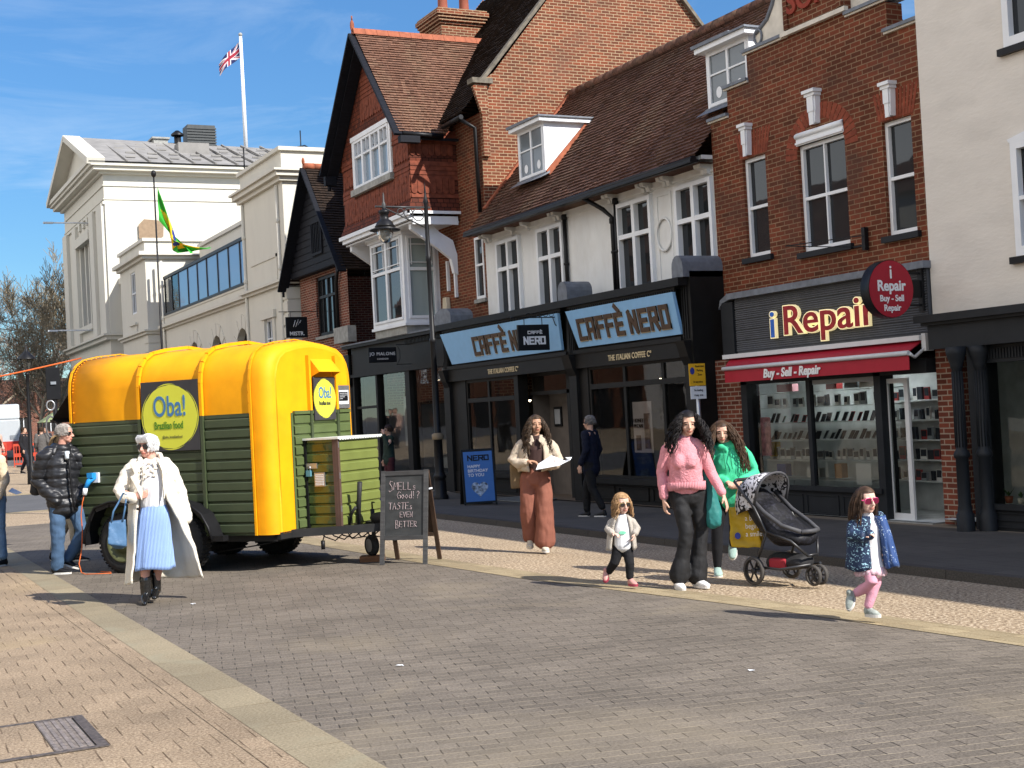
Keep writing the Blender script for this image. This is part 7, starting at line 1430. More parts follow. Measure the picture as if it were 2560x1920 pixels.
def strands(mb, hd, n, length, seed=0, amp=.014, waves=3.5, r=.007, face=58, out=.35, grav=1.0, top=.9, endr=.003, spread=1.0, mi=0, zmin=-.1, pull=None, seg=4, npt=14, var=.25, clear=.0):
    rn = random.Random(seed); H = hd.H
    for i in range(n):
        az = rn.uniform(face, 360-face); el = math.degrees(math.asin(rn.uniform(math.sin(R(-18)), top))); a, e = R(az), R(el)
        x, y, z = math.sin(a)*math.cos(e), math.cos(a)*math.cos(e), math.sin(e)
        root = hd.p(x*.34, -.06+y*.41, .13+z*.37); nrm = (hd.s*x+hd.f*y+hd.u*z).normalized()
        L_ = length*(1+rn.uniform(-var, var)); pts = []; q = root; dn = Vector((0, 0, -1)); tg = dn-nrm*dn.dot(nrm)
        if z > .6: rad_ = Vector((nrm.x, nrm.y, 0)); sd_ = hd.s*(1 if x >= 0 else -1); tg = tg+sd_*.8-hd.f*(.2 if y > 0 else -.1)
        tg = tg-nrm*tg.dot(nrm)
        tg = tg.normalized() if tg.length > .01 else hd.s; d = (tg+nrm*out*.45).normalized(); ph = rn.uniform(0, 6.28); st = L_/npt; wv = waves*rn.uniform(.8, 1.2)
        ax1 = nrm.cross(Vector((0, 0, 1))); ax1 = ax1.normalized() if ax1.length > .01 else Vector((1, 0, 0))
        for k in range(npt+1):
            t = k/npt; o = ax1*math.sin(ph+t*wv*6.28)+nrm*math.cos(ph+t*wv*6.28); am = amp*min(1, t*3); pts.append(q+o*am)
            g = Vector((0, 0, -1))*grav*(.28+.5*t); hor = Vector((nrm.x, nrm.y, 0))*spread*.16*(1-t); d = (d+g+hor).normalized()
            if pull: d = (d+Vector(pull)*.12).normalized()
            q = q+d*st; lc = hd.loc(q)
            rad = math.hypot(lc[0]/.37, (lc[1]+.05)/.44)
            if lc[2] >= .13:
                ev = V3_((lc[0]/.365, (lc[1]+.06)/.43, (lc[2]-.13)/.39)); el_ = ev.length
                if .05 < el_ < 1.0: q = hd.p(lc[0]/el_, (lc[1]+.06)/el_-.06, (lc[2]-.13)/el_+.13)
            elif lc[2] > -.5 and rad < 1.0:
                push = Vector((0, 0, 0))+(hd.s*lc[0]+hd.f*(lc[1]+.05)); 
                if push.length > .01: q = q+push.normalized()*(1.0-rad)*.35*H
        mb.tube(pts, [r*(1-.25*k/npt) if k < npt else endr for k in range(npt+1)], seg, mi, cap=False)
def cloth(name, col, rough=.85, var=.12, bump=.35, bscale=90, vscale=8, **k): return mat(name, col, rough, 0, var, vscale, bump, bscale, .2, **k)
def ribmat(name, col, scale=60, bump=.8, rough=.85):
    if name in MATS: return MATS[name]
    m_ = mat(name, col, rough, 0, .06, 6, 0); nt = m_.node_tree; l = nt.links.new; b = bsdf(m_); tc_ = N(nt, 'ShaderNodeTexCoord'); wv = N(nt, 'ShaderNodeTexWave'); wv.bands_direction = 'X'; wv.inputs['Scale'].default_value = scale; wv.inputs['Distortion'].default_value = 1.2; wv.inputs['Detail Scale'].default_value = 1.0; l(tc_.outputs['Object'], wv.inputs['Vector'])
    bp = N(nt, 'ShaderNodeBump'); bp.inputs['Strength'].default_value = bump; bp.inputs['Distance'].default_value = .008; l(wv.outputs['Fac'], bp.inputs['Height']); l(bp.outputs[0], b.inputs['Normal']); return m_
def skinset(tone):
    c = {'fair': (.58, .33, .24), 'pink': (.62, .32, .24), 'light': (.60, .36, .26), 'tan': (.42, .235, .15), 'child': (.66, .42, .33)}[tone]
    return [mat('skin_'+tone, c, .5, 0, .06, 14, .08, 200, .35), mat('lips_'+tone, (c[0]*.72, c[1]*.45, c[2]*.45), .45, var=0), mat('eye_white', (.6, .57, .53), .3, var=0), mat('eye_dark', (.04, .025, .018), .4, var=0)]
def placed(label, x, y, z=None, cat='person', name='person', rz=0):
    z = (gz(x, y) if x < 9.6 else pz(x, y)) if z is None else z
    return thing(name, label, cat, (x, y, z), rz=-math.atan2(x, y)+rz)
def glasses(parent, hd, col, lens=None, w=.075, h=.04, name='sunglasses', th=.006):
    mb = MB(); H = hd.H
    for q in (-1, 1):
        c = hd.p(q*.145, .365-.0, .0); pts = []
        for t in [i*math.pi/8 for i in range(16)]: pts.append(c+hd.s*w*.5*math.copysign(abs(math.cos(t))**.7, math.cos(t))*H/.225+hd.u*h*.5*math.copysign(abs(math.sin(t))**.7, math.sin(t))*H/.225-hd.f*(abs(q*.145*H+w*.5*math.cos(t)*q*0)*.25+.0))
        n0 = len(mb.v); mb.v += [tuple(p) for p in pts]+[tuple(p+hd.f*th) for p in pts]
        mb.f += [list(range(n0, n0+16)), list(range(n0+16, n0+32))[::-1]]; mb.m += [1, 1]; mb.s += [False, False]
        for i in range(16): mb.f.append([n0+i, n0+(i+1) % 16, n0+16+(i+1) % 16, n0+16+i]); mb.m.append(0); mb.s.append(False)
        mb.tube(pts+[pts[0]], .0035*(H/.225), 5, 0, cap=False)
        mb.tube([hd.p(q*.31, .30, .03), hd.p(q*.365, .1, .03), hd.p(q*.365, -.06, .0)], .004, 5, 0)
    mb.tube([hd.p(-.03, .40, .01), hd.p(.03, .40, .01)], .004, 5, 0)
    return mb.build(name, [col, lens or mat('dark_lens', (.008, .008, .01), .08, var=0, spec=.8)], parent)
def shoe(name, pts, parent, m_, sole, w=.042, h=.035, solem=True):
    """pts: heel, ball, toe ground points"""
    P_ = [Vector(p) for p in pts]; d = (P_[2]-P_[0]).normalized(); up = Vector((0, 0, 1)) if abs(d.z) < .5 else Vector((d.x, d.y, 0)).normalized()
    up = (up-d*up.dot(d)).normalized(); sd = d.cross(up)
    def fn(mb): pill(mb, [P_[0]+up*h*1.6+d*.02, P_[0].lerp(P_[1], .5)+up*h*1.5, P_[1]+up*h*1.05, P_[2]+up*h*.8-d*.02], [w*.8, w*.9, w, w*.7], [h*1.35, h*1.25, h*.85, h*.6], side=sd); pill(mb, [P_[0]+up*h*1.2+d*.03, P_[0]+up*h*2.9+d*.03], [w*.85, w*.8], seg=12)
    o = blob(name, fn, m_, parent, .008, 3)
    mb = MB(); n = 20; prf = []
    for k in range(n):
        t = 2*math.pi*k/n; c = P_[0].lerp(P_[2], .5); L_ = (P_[2]-P_[0]).length/2; ww = w*(1.05-.12*(math.cos(t) < 0)); prf.append(c+d*math.cos(t)*L_+sd*math.sin(t)*ww)
    v = [p for p in prf]+[p+up*.022 for p in prf]; mb.add(v, [tuple(range(n))[::-1], tuple(range(n, 2*n))]+[(i, (i+1) % n, (i+1) % n+n, i+n) for i in range(n)]); mb.build('sole', sole, o); return o
V3 = Vector
def bodyprims(mb, J, k=1.0, sh=.165, feet=False):
    """slim continuous body under the clothes; J: joints"""
    hd = J['head']; hd.build(mb); H = hd.H
    nk = V3(J['neck']); ch = V3(J['chest']); pv = V3(J['pelvis']); sd = V3(J['shR'])-V3(J['shL']); sd.z = 0; sd.normalize()
    pill(mb, [hd.p(0, -.08, -.3), nk+V3((0, 0, .02)), nk-V3((0, 0, .04))], [.052*k, .052*k, .06*k])
    pill(mb, [nk-V3((0, 0, .06*k)), ch, ch.lerp(pv, .55), pv], [.1*k, .145*k, .11*k, .135*k], [.06*k, .095*k, .085*k, .095*k], side=sd)
    for a in 'LR':
        s_, e, w_ = V3(J['sh'+a]), V3(J['el'+a]), V3(J['wr'+a]); pill(mb, [nk.lerp(s_, .4)-V3((0, 0, .05*k)), s_, s_.lerp(e, .5), e, e.lerp(w_, .4), w_], [.05*k, .046*k, .042*k, .034*k, .034*k, .022*k], seg=10)
        if 'hand'+a in J: hand(mb, w_, *J['hand'+a])
        h_, kn, an = V3(J['hip'+a]), V3(J['kn'+a]), V3(J['an'+a]); pill(mb, [h_, h_.lerp(kn, .5), kn, kn.lerp(an, .35), an], [.078*k, .068*k, .05*k, .05*k, .032*k], seg=12)
        if 'toe'+a in J and feet: pill(mb, [an-V3((0, 0, .02*k)), V3(J['toe'+a]).lerp(an, .3)-V3((0, 0, .015*k)), V3(J['toe'+a])], [.03*k, .032*k, .022*k], seg=10)
def make_body(t, J, tone, k=1.0, voxel=.0065, eyes=True, brow=True):
    hd = J['head']; ms = skinset(tone); return blob('body', lambda mb: bodyprims(mb, J, k), ms, t, voxel, 3, pred=lambda *q: hd.pred(q, True, brow, eyes))
# ---------------------------------------------------------------- 1 white-haired woman in a cream coat
t = placed('woman with short white hair in a long open cream coat and pale blue ribbed skirt', 2.69, 13.45)
hd = Head((.045, 0, 1.525), .225, yaw=-42, pitch=4)
J = dict(head=hd, neck=(.07, .01, 1.385), chest=(.06, .02, 1.2), pelvis=(.07, .03, .92), shL=(-.11, .03, 1.33), elL=(-.23, .0, 1.1), wrL=(-.10, -.13, 1.045), shR=(.235, .03, 1.30), elR=(.33, .06, 1.04), wrR=(.37, .04, .84), hipL=(-.0, .03, .88), hipR=(.14, .03, .88), knL=(-.035, -.02, .48), knR=(.12, .05, .5), anL=(-.035, -.02, .13), anR=(.065, .1, .17), toeL=(-.04, -.12, .04), toeR=(.05, .0, .06),
    handL=((.85, -.35, .15), (.3, .9, .2), (0, -.1, 1), 1.0, .75), handR=((.1, -.1, -1), (-1, 0, 0), (0, -1, 0), 1.0, .4))
make_body(t, J, 'pink', brow=False)
m_cream_c = cloth('cream_wool', (.80, .74, .62), bump=.8, bscale=120, var=.06); m_knitw = ribmat('white_knit', (.8, .8, .82), 26, .7); m_skirt = ribmat('blue_rib_skirt', (.30, .45, .80), 24, .9)
blob('knit_top', lambda mb: (pill(mb, [(.07, .01, 1.37), (.07, .0, 1.28), (.07, -.01, 1.12), (.07, .0, .95)], [.075, .15, .135, .125], [.06, .105, .12, .105])), m_knitw, t, .009, 4, wr=(0.0024, 18, 10))
blob('neck_frill', lambda mb: [mb.ell((.05+.07*math.sin(i*2.4)*(1-i*.02), -.09-.002*i, 1.36-.009*i), (.022, .015, .016), 8, 6) for i in range(16)], cloth('cream_frill', (.7, .64, .55), bump=1, bscale=60), t, .007, 1, wr=(0.0036, 60, 60))
drape('skirt', [(.975, .075, .01, .108, .10, 0, 360), (.85, .07, .01, .145, .125, 0, 360), (.6, .06, .01, .165, .14, 0, 360), (.33, .055, .02, .19, .165, 0, 360)], m_skirt, t, 72, .008, (.05, 7), seed=1)
drape('coat', [(1.40, .075, .04, .085, .07, -62, 236), (1.35, .07, .03, .165, .105, -68, 236), (1.25, .07, .03, .205, .14, -66, 236), (1.0, .075, .03, .22, .155, -56, 232), (.8, .10, .04, .26, .18, -38, 224), (.5, .135, .05, .31, .2, -26, 216), (.2, .15, .06, .36, .22, -20, 208)], m_cream_c, t, 60, .02, (.05, 6), wr=.05, seed=2)
blob('coat_sleeve', lambda mb: pill(mb, [(-.08, .03, 1.34), (-.145, .03, 1.27), (-.235, .0, 1.1), (-.19, -.05, 1.04), (-.115, -.11, 1.035)], [.075, .078, .068, .062, .058]), m_cream_c, t, .01, 4, wr=(0.0072, 14, 20))
blob('coat_sleeve', lambda mb: pill(mb, [(.2, .03, 1.33), (.25, .03, 1.26), (.33, .06, 1.04), (.372, .04, .8)], [.075, .078, .07, .066]), m_cream_c, t, .01, 4, wr=(0.0072, 14, 20))
def lap(mb):
    mb.prism([(-.13, -.075, 1.36), (-.02, -.1, 1.4), (.0, -.155, 1.27), (-.03, -.165, 1.0), (-.075, -.15, 1.1), (-.135, -.12, 1.24), (-.09, -.13, 1.26)], (0, -.018, 0)); mb.prism([(.12, -.1, 1.41), (.22, -.075, 1.36), (.235, -.12, 1.27), (.2, -.13, 1.25), (.205, -.14, 1.1), (.17, -.15, .98), (.165, -.14, 1.28)], (0, -.018, 0))
    pill(mb, [(-.035, -.05, 1.39), (-.02, .06, 1.43), (.07, .1, 1.445), (.16, .06, 1.43), (.17, -.05, 1.39)], .026)
blob('coat_collar', lap, m_cream_c, t, .008, 3, wr=(0.0018, 30, 30))
mb = MB()
for p in ((-.075, -.17, .93), (-.16, -.16, 1.0)): mb.lathe(p, [(0, 0), (.014, 0), (.014, .008), (0, .008)], 10, ax=(0, -1, 0))
mb.build('coat_button', m_black, t)
mb = MB(); haircap(mb, hd, 1.06, .26); strands(mb, hd, 1300, .055, 3, .003, .6, .0042, 40, .35, .3, .95, spread=.2, npt=5, endr=.0015, seg=3)
for i in range(40): a = -.3+.6*i/39; mb.tube([hd.p(a, .18, .47), hd.p(a+.03, .36, .37), hd.p(a+.05, .37, .24), hd.p(a+.06, .36, .17)], [.012, .011, .009, .004], 4, cap=False)
mb.build('hair', cloth('white_hair', (.78, .77, .75), bump=.5, bscale=40, var=.25, vscale=30), t)
glasses(t, hd, m_black, w=.07, h=.048)
def boot(nm, x, y, zb, par, lean=0):
    def fn(mb): pill(mb, [(x, y, zb+.24), (x, y, zb+.12), (x, y-.0, zb+.08)], [.058, .052, .05]); pill(mb, [(x, y+.01, zb+.085), (x-.01, y-.07, zb+.06), (x-.02, y-.15, zb+.025)], [.042, .042, .028], [.04, .035, .022])
    o = blob(nm, fn, mat('patent_black', (.01, .01, .01), .12, var=.1, spec=.7), par, .008, 2, wr=(0.0018, 30, 50)); mb = MB(); mb.tube([(x, y+.035, zb+.06), (x, y+.04, zb)], [.028, .022], 8); mb.build('heel', m_black, o)
boot('boot', -.035, -.01, -.005, t); boot('boot', .06, .11, .03, t)
# her handbag
b = placed('mid blue leather tote bag hanging from the white-haired woman\'s arm', 2.69, 13.45, name='handbag', cat='bag')
blob('bag_body', lambda mb: mb.add([(-.345, -.16, .82), (-.19, -.14, .835), (-.19, -.04, .835), (-.345, -.06, .82), (-.365, -.2, .62), (-.195, -.17, .58), (-.19, -.02, .57), (-.35, -.05, .61), (-.3, -.12, .56), (-.24, -.1, .55)], [(0, 1, 2, 3), (0, 4, 5, 1), (1, 5, 6, 2), (2, 6, 7, 3), (3, 7, 4, 0), (4, 7, 8), (7, 6, 9, 8), (6, 5, 9), (5, 4, 8, 9)]), cloth('blue_leather', (.07, .15, .27), .45, bump=.2, bscale=40), b, .01, 4, wr=(0.0048, 10, 12))
mb = MB()
for q in (-.15, -.06): mb.tube([(-.325, q, .81), (-.3, q, .92), (-.25, q+.02, 1.0), (-.2, q+.05, 1.09), (-.17, q+.03, 1.07), (-.19, q+.01, .95), (-.22, q, .82)], .009, 6)
mb.build('handle', MATS['blue_leather'], b)
# ---------------------------------------------------------------- 2 man in the black puffer jacket
t = placed('grey-haired man in sunglasses, black quilted puffer jacket and blue jeans at the left', 2.36, 17.2)
hd = Head((.155, 0, 1.69), .235, yaw=68, pitch=2)
J = dict(head=hd, neck=(.12, .02, 1.53), chest=(.1, .02, 1.32), pelvis=(.12, .03, .92), shL=(-.09, -.03, 1.46), elL=(-.165, .04, 1.13), wrL=(.04, -.11, .88), shR=(.29, .06, 1.44), elR=(.35, .12, 1.1), wrR=(.29, -.03, .9), hipL=(.04, .0, .88), hipR=(.2, .05, .88), knL=(.02, -.03, .46), knR=(.31, .0, .5), anL=(.0, .0, .1), anR=(.12, .1, .17), toeL=(.13, -.06, .04), toeR=(.22, .02, .06))
make_body(t, J, 'pink', brow=False)
m_puff = mat('puffer_black', (.014, .0145, .017), .42, var=.15, vscale=5, spec=.4, bump=.25, bscale=25)
def puffd(x, y, z): q = z+.06*x+.035*noise.noise((x*5, y*5, z*3)); return (.016+.007*noise.noise((x*7+3, y*7, z*7)))*abs(math.sin(math.pi*q/.115))**.6-.006
def pj(mb):
    pill(mb, [(.12, .02, 1.47), (.105, .02, 1.38), (.09, .02, 1.2), (.1, .02, 1.0), (.12, .02, .81)], [.12, .185, .2, .195, .2], [.1, .13, .15, .15, .155], side=(1, .25, 0))
    pill(mb, [(-.03, -.02, 1.47), (-.1, -.03, 1.42), (-.175, .03, 1.14), (-.07, -.06, .99), (.02, -.11, .91)], [.075, .09, .085, .08, .075]); pill(mb, [(.24, .04, 1.46), (.3, .06, 1.4), (.35, .12, 1.1), (.31, .0, .96), (.27, -.04, .9)], [.07, .085, .08, .075, .07])
blob('puffer_jacket', pj, m_puff, t, .011, 3, wr=(0.0084, 9, 26), disp=puffd)
def hood(mb): pill(mb, [(.0, -.02, 1.5), (.03, .1, 1.53), (.13, .14, 1.53), (.22, .1, 1.5)], [.05, .055, .06, .05]); pill(mb, [(.02, -.06, 1.47), (.05, .0, 1.54)], .04); pill(mb, [(.22, .02, 1.46), (.21, .08, 1.54)], .035)
blob('hood', hood, m_puff, t, .01, 3, wr=(0.0072, 16, 16))
mb = MB(); mb.tube([(.19, -.12, 1.44), (.19, -.17, 1.3), (.2, -.175, 1.1), (.21, -.175, .9), (.23, -.175, .76)], .013, 6); mb.build('zip_placket', m_black, t)
mb = MB(); mb.tube([(.17, -.1, 1.47), (.17, -.13, 1.38)], .03, 8); mb.build('shirt_front', cloth('pale_shirt', (.5, .55, .58)), t)
mb = MB(); haircap(mb, hd, 1.03, .26); strands(mb, hd, 1100, .03, 4, .002, .8, .0035, 38, .35, .2, .97, spread=.4, npt=4, endr=.003); mb.build('hair', cloth('grey_hair', (.34, .31, .28), bump=.5, bscale=50, var=.35, vscale=30), t)
glasses(t, hd, m_black, w=.066, h=.036)
m_jean = cloth('blue_denim', (.06, .11, .19), bump=.4, bscale=150, var=.25, vscale=7)
blob('jeans', lambda mb: (pill(mb, [(.04, .0, .9), (.03, -.02, .7), (.02, -.03, .46), (.01, -.01, .25), (.0, .0, .09)], [.105, .098, .083, .075, .072]), pill(mb, [(.2, .05, .9), (.25, .03, .7), (.31, .0, .5), (.22, .06, .32), (.125, .1, .18)], [.105, .098, .082, .072, .068]), pill(mb, [(.12, .03, .95), (.12, .03, .85)], [.15, .15], [.12, .12])), m_jean, t, .01, 3, wr=(0.010, 9, 10))
m_sole = mat('white_sole', (.6, .58, .54), .6, var=.05)
shoe('shoe', [(-.06, .01, .0), (.08, -.04, .0), (.16, -.07, .0)], t, m_black, m_sole, .046, .034); shoe('shoe', [(.06, .12, .1), (.17, .08, .06), (.26, .05, .03)], t, m_black, m_sole, .046, .034)
b = placed('small black shoulder bag behind the puffer-jacket man\'s back', 2.36, 17.2, name='shoulder_bag', cat='bag'); blob('bag_body', lambda mb: pill(mb, [(-.2, .12, 1.12), (-.21, .12, 1.0)], [.06, .07], [.04, .045]), mat('bag_black', (.02, .02, .022), .5), b, .012, 3)
# ---------------------------------------------------------------- generic simple walkers
def walker(lb, x, y, yaw, hgt, top, legs, hairc, tone='light', long_hair=0, coat=None, pose='stand', name='person', z=None, hood_=None, armsout=False, skin_detail=.008):
    t = placed(lb, x, y, z); k = hgt/1.72; hd = Head((0, 0, 1.585*k), .228*k, yaw=yaw); c = math.cos(R(yaw)); s = math.sin(R(yaw)); st = .16 if pose == 'walk' else .03
    F_ = lambda a, b, z_: (a*c+b*s, a*s-b*c, z_*k)   # a sideways, b forwards
    J = dict(head=hd, neck=F_(0, -.01, 1.45), chest=F_(0, 0, 1.25), pelvis=F_(0, 0, .93), shL=F_(-.18, 0, 1.39), shR=F_(.18, 0, 1.39), elL=F_(-.23, -.05, 1.12), elR=F_(.23, -.03, 1.12), wrL=F_(-.22, .06, .88), wrR=F_(.22, .1, .88), hipL=F_(-.085, 0, .9), hipR=F_(.085, 0, .9), knL=F_(-.08, st*.9, .48), knR=F_(.08, -st*.2, .48), anL=F_(-.08, st, .09), anR=F_(.08, -st*1.3, .1+st*.3), toeL=F_(-.08, st+.12, .03), toeR=F_(.08, -st*1.3+.1, .04),
        handL=(F_(0, .1, -1), F_(1, 0, 0), F_(0, 1, 0), k, .4), handR=(F_(0, .1, -1), F_(-1, 0, 0), F_(0, 1, 0), k, .4))
    if armsout: J['wrR'] = F_(.1, .14, 1.5); J['elR'] = F_(.24, .1, 1.2); J['handR'] = (F_(-.3, .0, 1), F_(-1, 0, .2), F_(0, 1, 0), k, .8)
    for q in list(J):
        if q.startswith('hand'): dd = J[q]; J[q] = (V3(dd[0])*1, V3(dd[1]), V3(dd[2]), dd[3], dd[4])
    make_body(t, J, tone, k, skin_detail)
    L_ = coat or .86
    def up(mb):
        pill(mb, [F_(0, 0, 1.4), F_(0, 0, 1.27), F_(0, 0, 1.1), F_(0, 0, L_)], [.1*k, .175*k, .17*k, .18*k], [.075*k, .12*k, .13*k, .14*k], side=F_(1, 0, 0))
        for a in 'LR': pill(mb, [V3(J['sh'+a])*1, V3(J['el'+a]), V3(J['el'+a]).lerp(V3(J['wr'+a]), .85)], [.072*k, .062*k, .052*k])
    blob('coat' if coat else 'top', up, top, t, .012, 4, wr=(0.0072, 12, 18))
    blob('trousers', lambda mb: [pill(mb, [J['hip'+a], J['kn'+a], V3(J['kn'+a]).lerp(V3(J['an'+a]), .92)], [.1*k, .075*k, .06*k]) for a in 'LR'], legs, t, .012, 3, wr=(0.0048, 12, 22))
    for a in 'LR': an, te = V3(J['an'+a]), V3(J['toe'+a]); d = (te-an); d.z = 0; d.normalize(); h0 = min(te.z, an.z)-.035*k; shoe('shoe', [V3((an.x, an.y, h0))-d*.05, V3((an.x, an.y, h0))+d*.1, V3((an.x, an.y, h0))+d*.17], t, m_black if tone != 'child' else m_sole, m_sole, .042, .03)
    mb = MB(); haircap(mb, hd, 1.07, .22); strands(mb, hd, 150 if long_hair else 90, long_hair or .05, 5, .006, 1.5, .009, 62, .2, .9, .95, npt=8); mb.build('hair', hairc, t)
    if hood_: blob('beanie', lambda mb: mb.ell(hd.p(0, -.08, .22), (.37*hd.H, .44*hd.H, .36*hd.H), 16, 12, 0, hd.rot()), hood_, t, .01, 3)
    return t, hd, J
h_br = cloth('brown_hair', (.045, .028, .018), bump=.5, bscale=40, var=.4, vscale=30); h_bl = cloth('fair_hair', (.26, .17, .08), bump=.5, bscale=40, var=.4, vscale=30); h_bk = cloth('black_hair', (.012, .010, .010), .5, bump=.5, bscale=40, var=.4, vscale=30)
m_beige = cloth('beige_fleece', (.62, .50, .34), bump=.8, bscale=100)
walker('fair-haired walker almost hidden behind the puffer-jacket man, white trainer lifted', 2.72, 18.9, 70, 1.72, cloth('grey_top', (.2, .2, .2)), cloth('beige_trousers', (.4, .35, .27)), h_bl, long_hair=.3, pose='walk')
# cream fleece person cut by the left edge
t, hd, J = walker('person in a cream fleece and blue jeans cut off by the left picture edge', 1.86, 19.0, -60, 1.72, m_beige, cloth('light_denim', (.16, .26, .38)), h_br)
b = placed('white phone and paper held by the person at the left edge', 1.86, 19.0, name='paper', cat='paper'); mb = MB(); mb.add([(.17, -.18, .98), (.27, -.2, .93), (.34, -.16, .95), (.22, -.12, 1.02)], [(0, 1, 2, 3)]); o = mb.build('sheet', m_white, b); s_ = o.modifiers.new('s', 'SOLIDIFY'); s_.thickness = .004
# ---------------------------------------------------------------- 5 man in the navy coat, 11 woman in the beanie, background people
m_navy = cloth('navy_wool', (.008, .010, .022), bump=.3)
t, hd, J = walker('man in a long navy coat seen from behind beside the coffee shop entrance', 11.15, 19.51, -115, 1.69, m_navy, cloth('black_trousers', (.012, .012, .013)), cloth('dark_grey_hair', (.16, .15, .14), var=.3, vscale=30), coat=.78, pose='walk')
glasses(t, hd, m_black, mat('clear_lens', (.25, .2, .17), .1, var=0), .05, .035, 'glasses')
t, hd, J = walker('person in a dark beanie and bottle green bomber jacket on the phone behind the trailer', 11.3, 29.0, -70, 1.66, cloth('bottle_green', (.02, .035, .028)), cloth('maroon_trousers', (.06, .018, .022)), h_br, hood_=cloth('beanie_wool', (.03, .02, .022)), armsout=True)
glasses(t, hd, m_black)
mb = MB(); mb.box(-.02, .02, -.12, -.09, .3, .56); mb.build('blue_sock', cloth('blue_sock_cloth', (.12, .25, .6)), t)
bgp = [('pedestrian in a black coat standing behind the bollards at the far left', 6.2, 52, 60, cloth('coat_black', (.015, .015, .018)), .7), ('pedestrian in a pale pink coat near the lorry at the far left', 5.4, 53.5, 40, cloth('coat_pink', (.5, .33, .27)), .7), ('pedestrian in a long grey coat beside the distant lamp post', 7.05, 54, 180, cloth('coat_grey', (.10, .095, .09)), .5), ('worker in a yellow green high-visibility vest by the orange barrier', 7.95, 55.5, 90, cloth('hivis', (.25, .6, .08)), None), ('far pedestrian in a dark jacket between the lamp post and the black panel', 7.6, 57, 20, cloth('coat_dark2', (.03, .03, .04)), None)]
for lb, x, y, yaw, m_, ct in bgp: walker(lb, x, y, yaw, 1.7, m_, cloth('dark_trousers', (.02, .022, .03)), h_br, coat=ct, pose='walk', skin_detail=.012)
# ---------------------------------------------------------------- 4 woman in brown trousers with food
t = placed('woman with long curly hair, cream cropped jacket and rust brown wide trousers', 7.69, 14.83, -.06)
hd = Head((.03, 0, 1.555), .225, yaw=12, pitch=0)
J = dict(head=hd, neck=(.02, .01, 1.415), chest=(.01, .02, 1.22), pelvis=(-.01, .02, .95), shL=(-.155, .02, 1.345), elL=(-.27, .03, 1.11), wrL=(-.1, -.14, 1.115), shR=(.195, .02, 1.325), elR=(.27, .02, 1.09), wrR=(.2, -.16, 1.045), hipL=(-.09, .02, .9), hipR=(.07, .02, .9), knL=(-.1, .02, .56), knR=(.06, -.06, .56), anL=(-.11, .1, .17), anR=(.06, -.06, .1), toeL=(-.11, 0, .06), toeR=(.08, -.17, .04),
    handL=((.9, -.3, -.05), (0, .1, -1), (.2, -.9, .2), 1, .5), handR=((.35, -.8, .15), (-.1, .1, 1), (.9, .2, 0), 1, .55))
make_body(t, J, 'tan')
m_crj = cloth('cream_boucle', (.52, .43, .33), bump=.9, bscale=90, var=.12)
blob('jumper', lambda mb: pill(mb, [(.02, 0, 1.38), (.02, -.01, 1.25), (.0, 0, 1.0)], [.08, .14, .12], [.06, .11, .105]), cloth('dark_brown_knit', (.05, .028, .025)), t, .01, 3)
drape('jacket', [(1.41, .02, .02, .075, .065, -50, 235), (1.34, .015, .02, .165, .11, -62, 238), (1.22, .01, .02, .205, .15, -62, 240), (1.08, .0, .02, .215, .16, -60, 246), (.985, -.005, .02, .2, .155, -70, 250)], m_crj, t, 52, .022, (.035, 7), wr=.05, seed=3)
for pts in ([(-.1, .02, 1.35), (-.17, .02, 1.29), (-.27, .03, 1.12), (-.2, -.05, 1.085), (-.12, -.12, 1.1)], [(.14, .02, 1.34), (.21, .02, 1.27), (.27, .02, 1.1), (.24, -.07, 1.055), (.205, -.13, 1.045)]): blob('jacket_sleeve', lambda mb: pill(mb, pts, [.07, .078, .078, .07, .052]), m_crj, t, .01, 4, wr=(0.0084, 12, 16))
def col(mb): mb.prism([(-.1, -.09, 1.37), (-.02, -.09, 1.43), (.0, -.12, 1.36), (-.04, -.13, 1.3)], (0, -.015, 0)); mb.prism([(.14, -.09, 1.37), (.07, -.09, 1.43), (.05, -.12, 1.36), (.1, -.13, 1.29)], (0, -.015, 0)); pill(mb, [(-.04, -.03, 1.41), (.02, .07, 1.43), (.09, -.03, 1.41)], .02)
blob('jacket_collar', col, m_crj, t, .008, 2)
mb = MB(); mb.prism([(-.055, -.13, 1.31), (-.02, -.13, 1.35), (.0, -.135, 1.28)], (0, -.006, 0)); mb.prism([(.115, -.13, 1.3), (.08, -.13, 1.34), (.06, -.135, 1.27)], (0, -.006, 0)); mb.build('collar_trim', m_letter, t)
m_rust = cloth('rust_twill', (.22, .085, .058), bump=.3, bscale=120)
blob('trousers', lambda mb: (pill(mb, [(-.01, .02, 1.0), (-.01, .02, .88)], [.155, .17], [.12, .125]), pill(mb, [(-.1, .02, .9), (-.115, .02, .7), (-.12, .03, .5), (-.11, .08, .3), (-.105, .11, .17)], [.1, .1, .1, .105, .105], [.1, .1, .1, .09, .08]), pill(mb, [(.075, .02, .9), (.09, -.02, .7), (.085, -.05, .5), (.075, -.06, .3), (.065, -.06, .12)], [.1, .105, .105, .115, .13], [.1, .1, .1, .1, .1])), m_rust, t, .01, 3, wr=(0.0096, 14, 6))
shoe('shoe', [(-.12, .14, .09), (-.12, .05, .04), (-.12, -.02, .03)], t, cloth('cream_trainer', (.55, .5, .4)), m_sole, .044); shoe('shoe', [(.05, -.04, .0), (.07, -.13, .0), (.08, -.2, .0)], t, MATS['cream_trainer'], m_sole, .046)
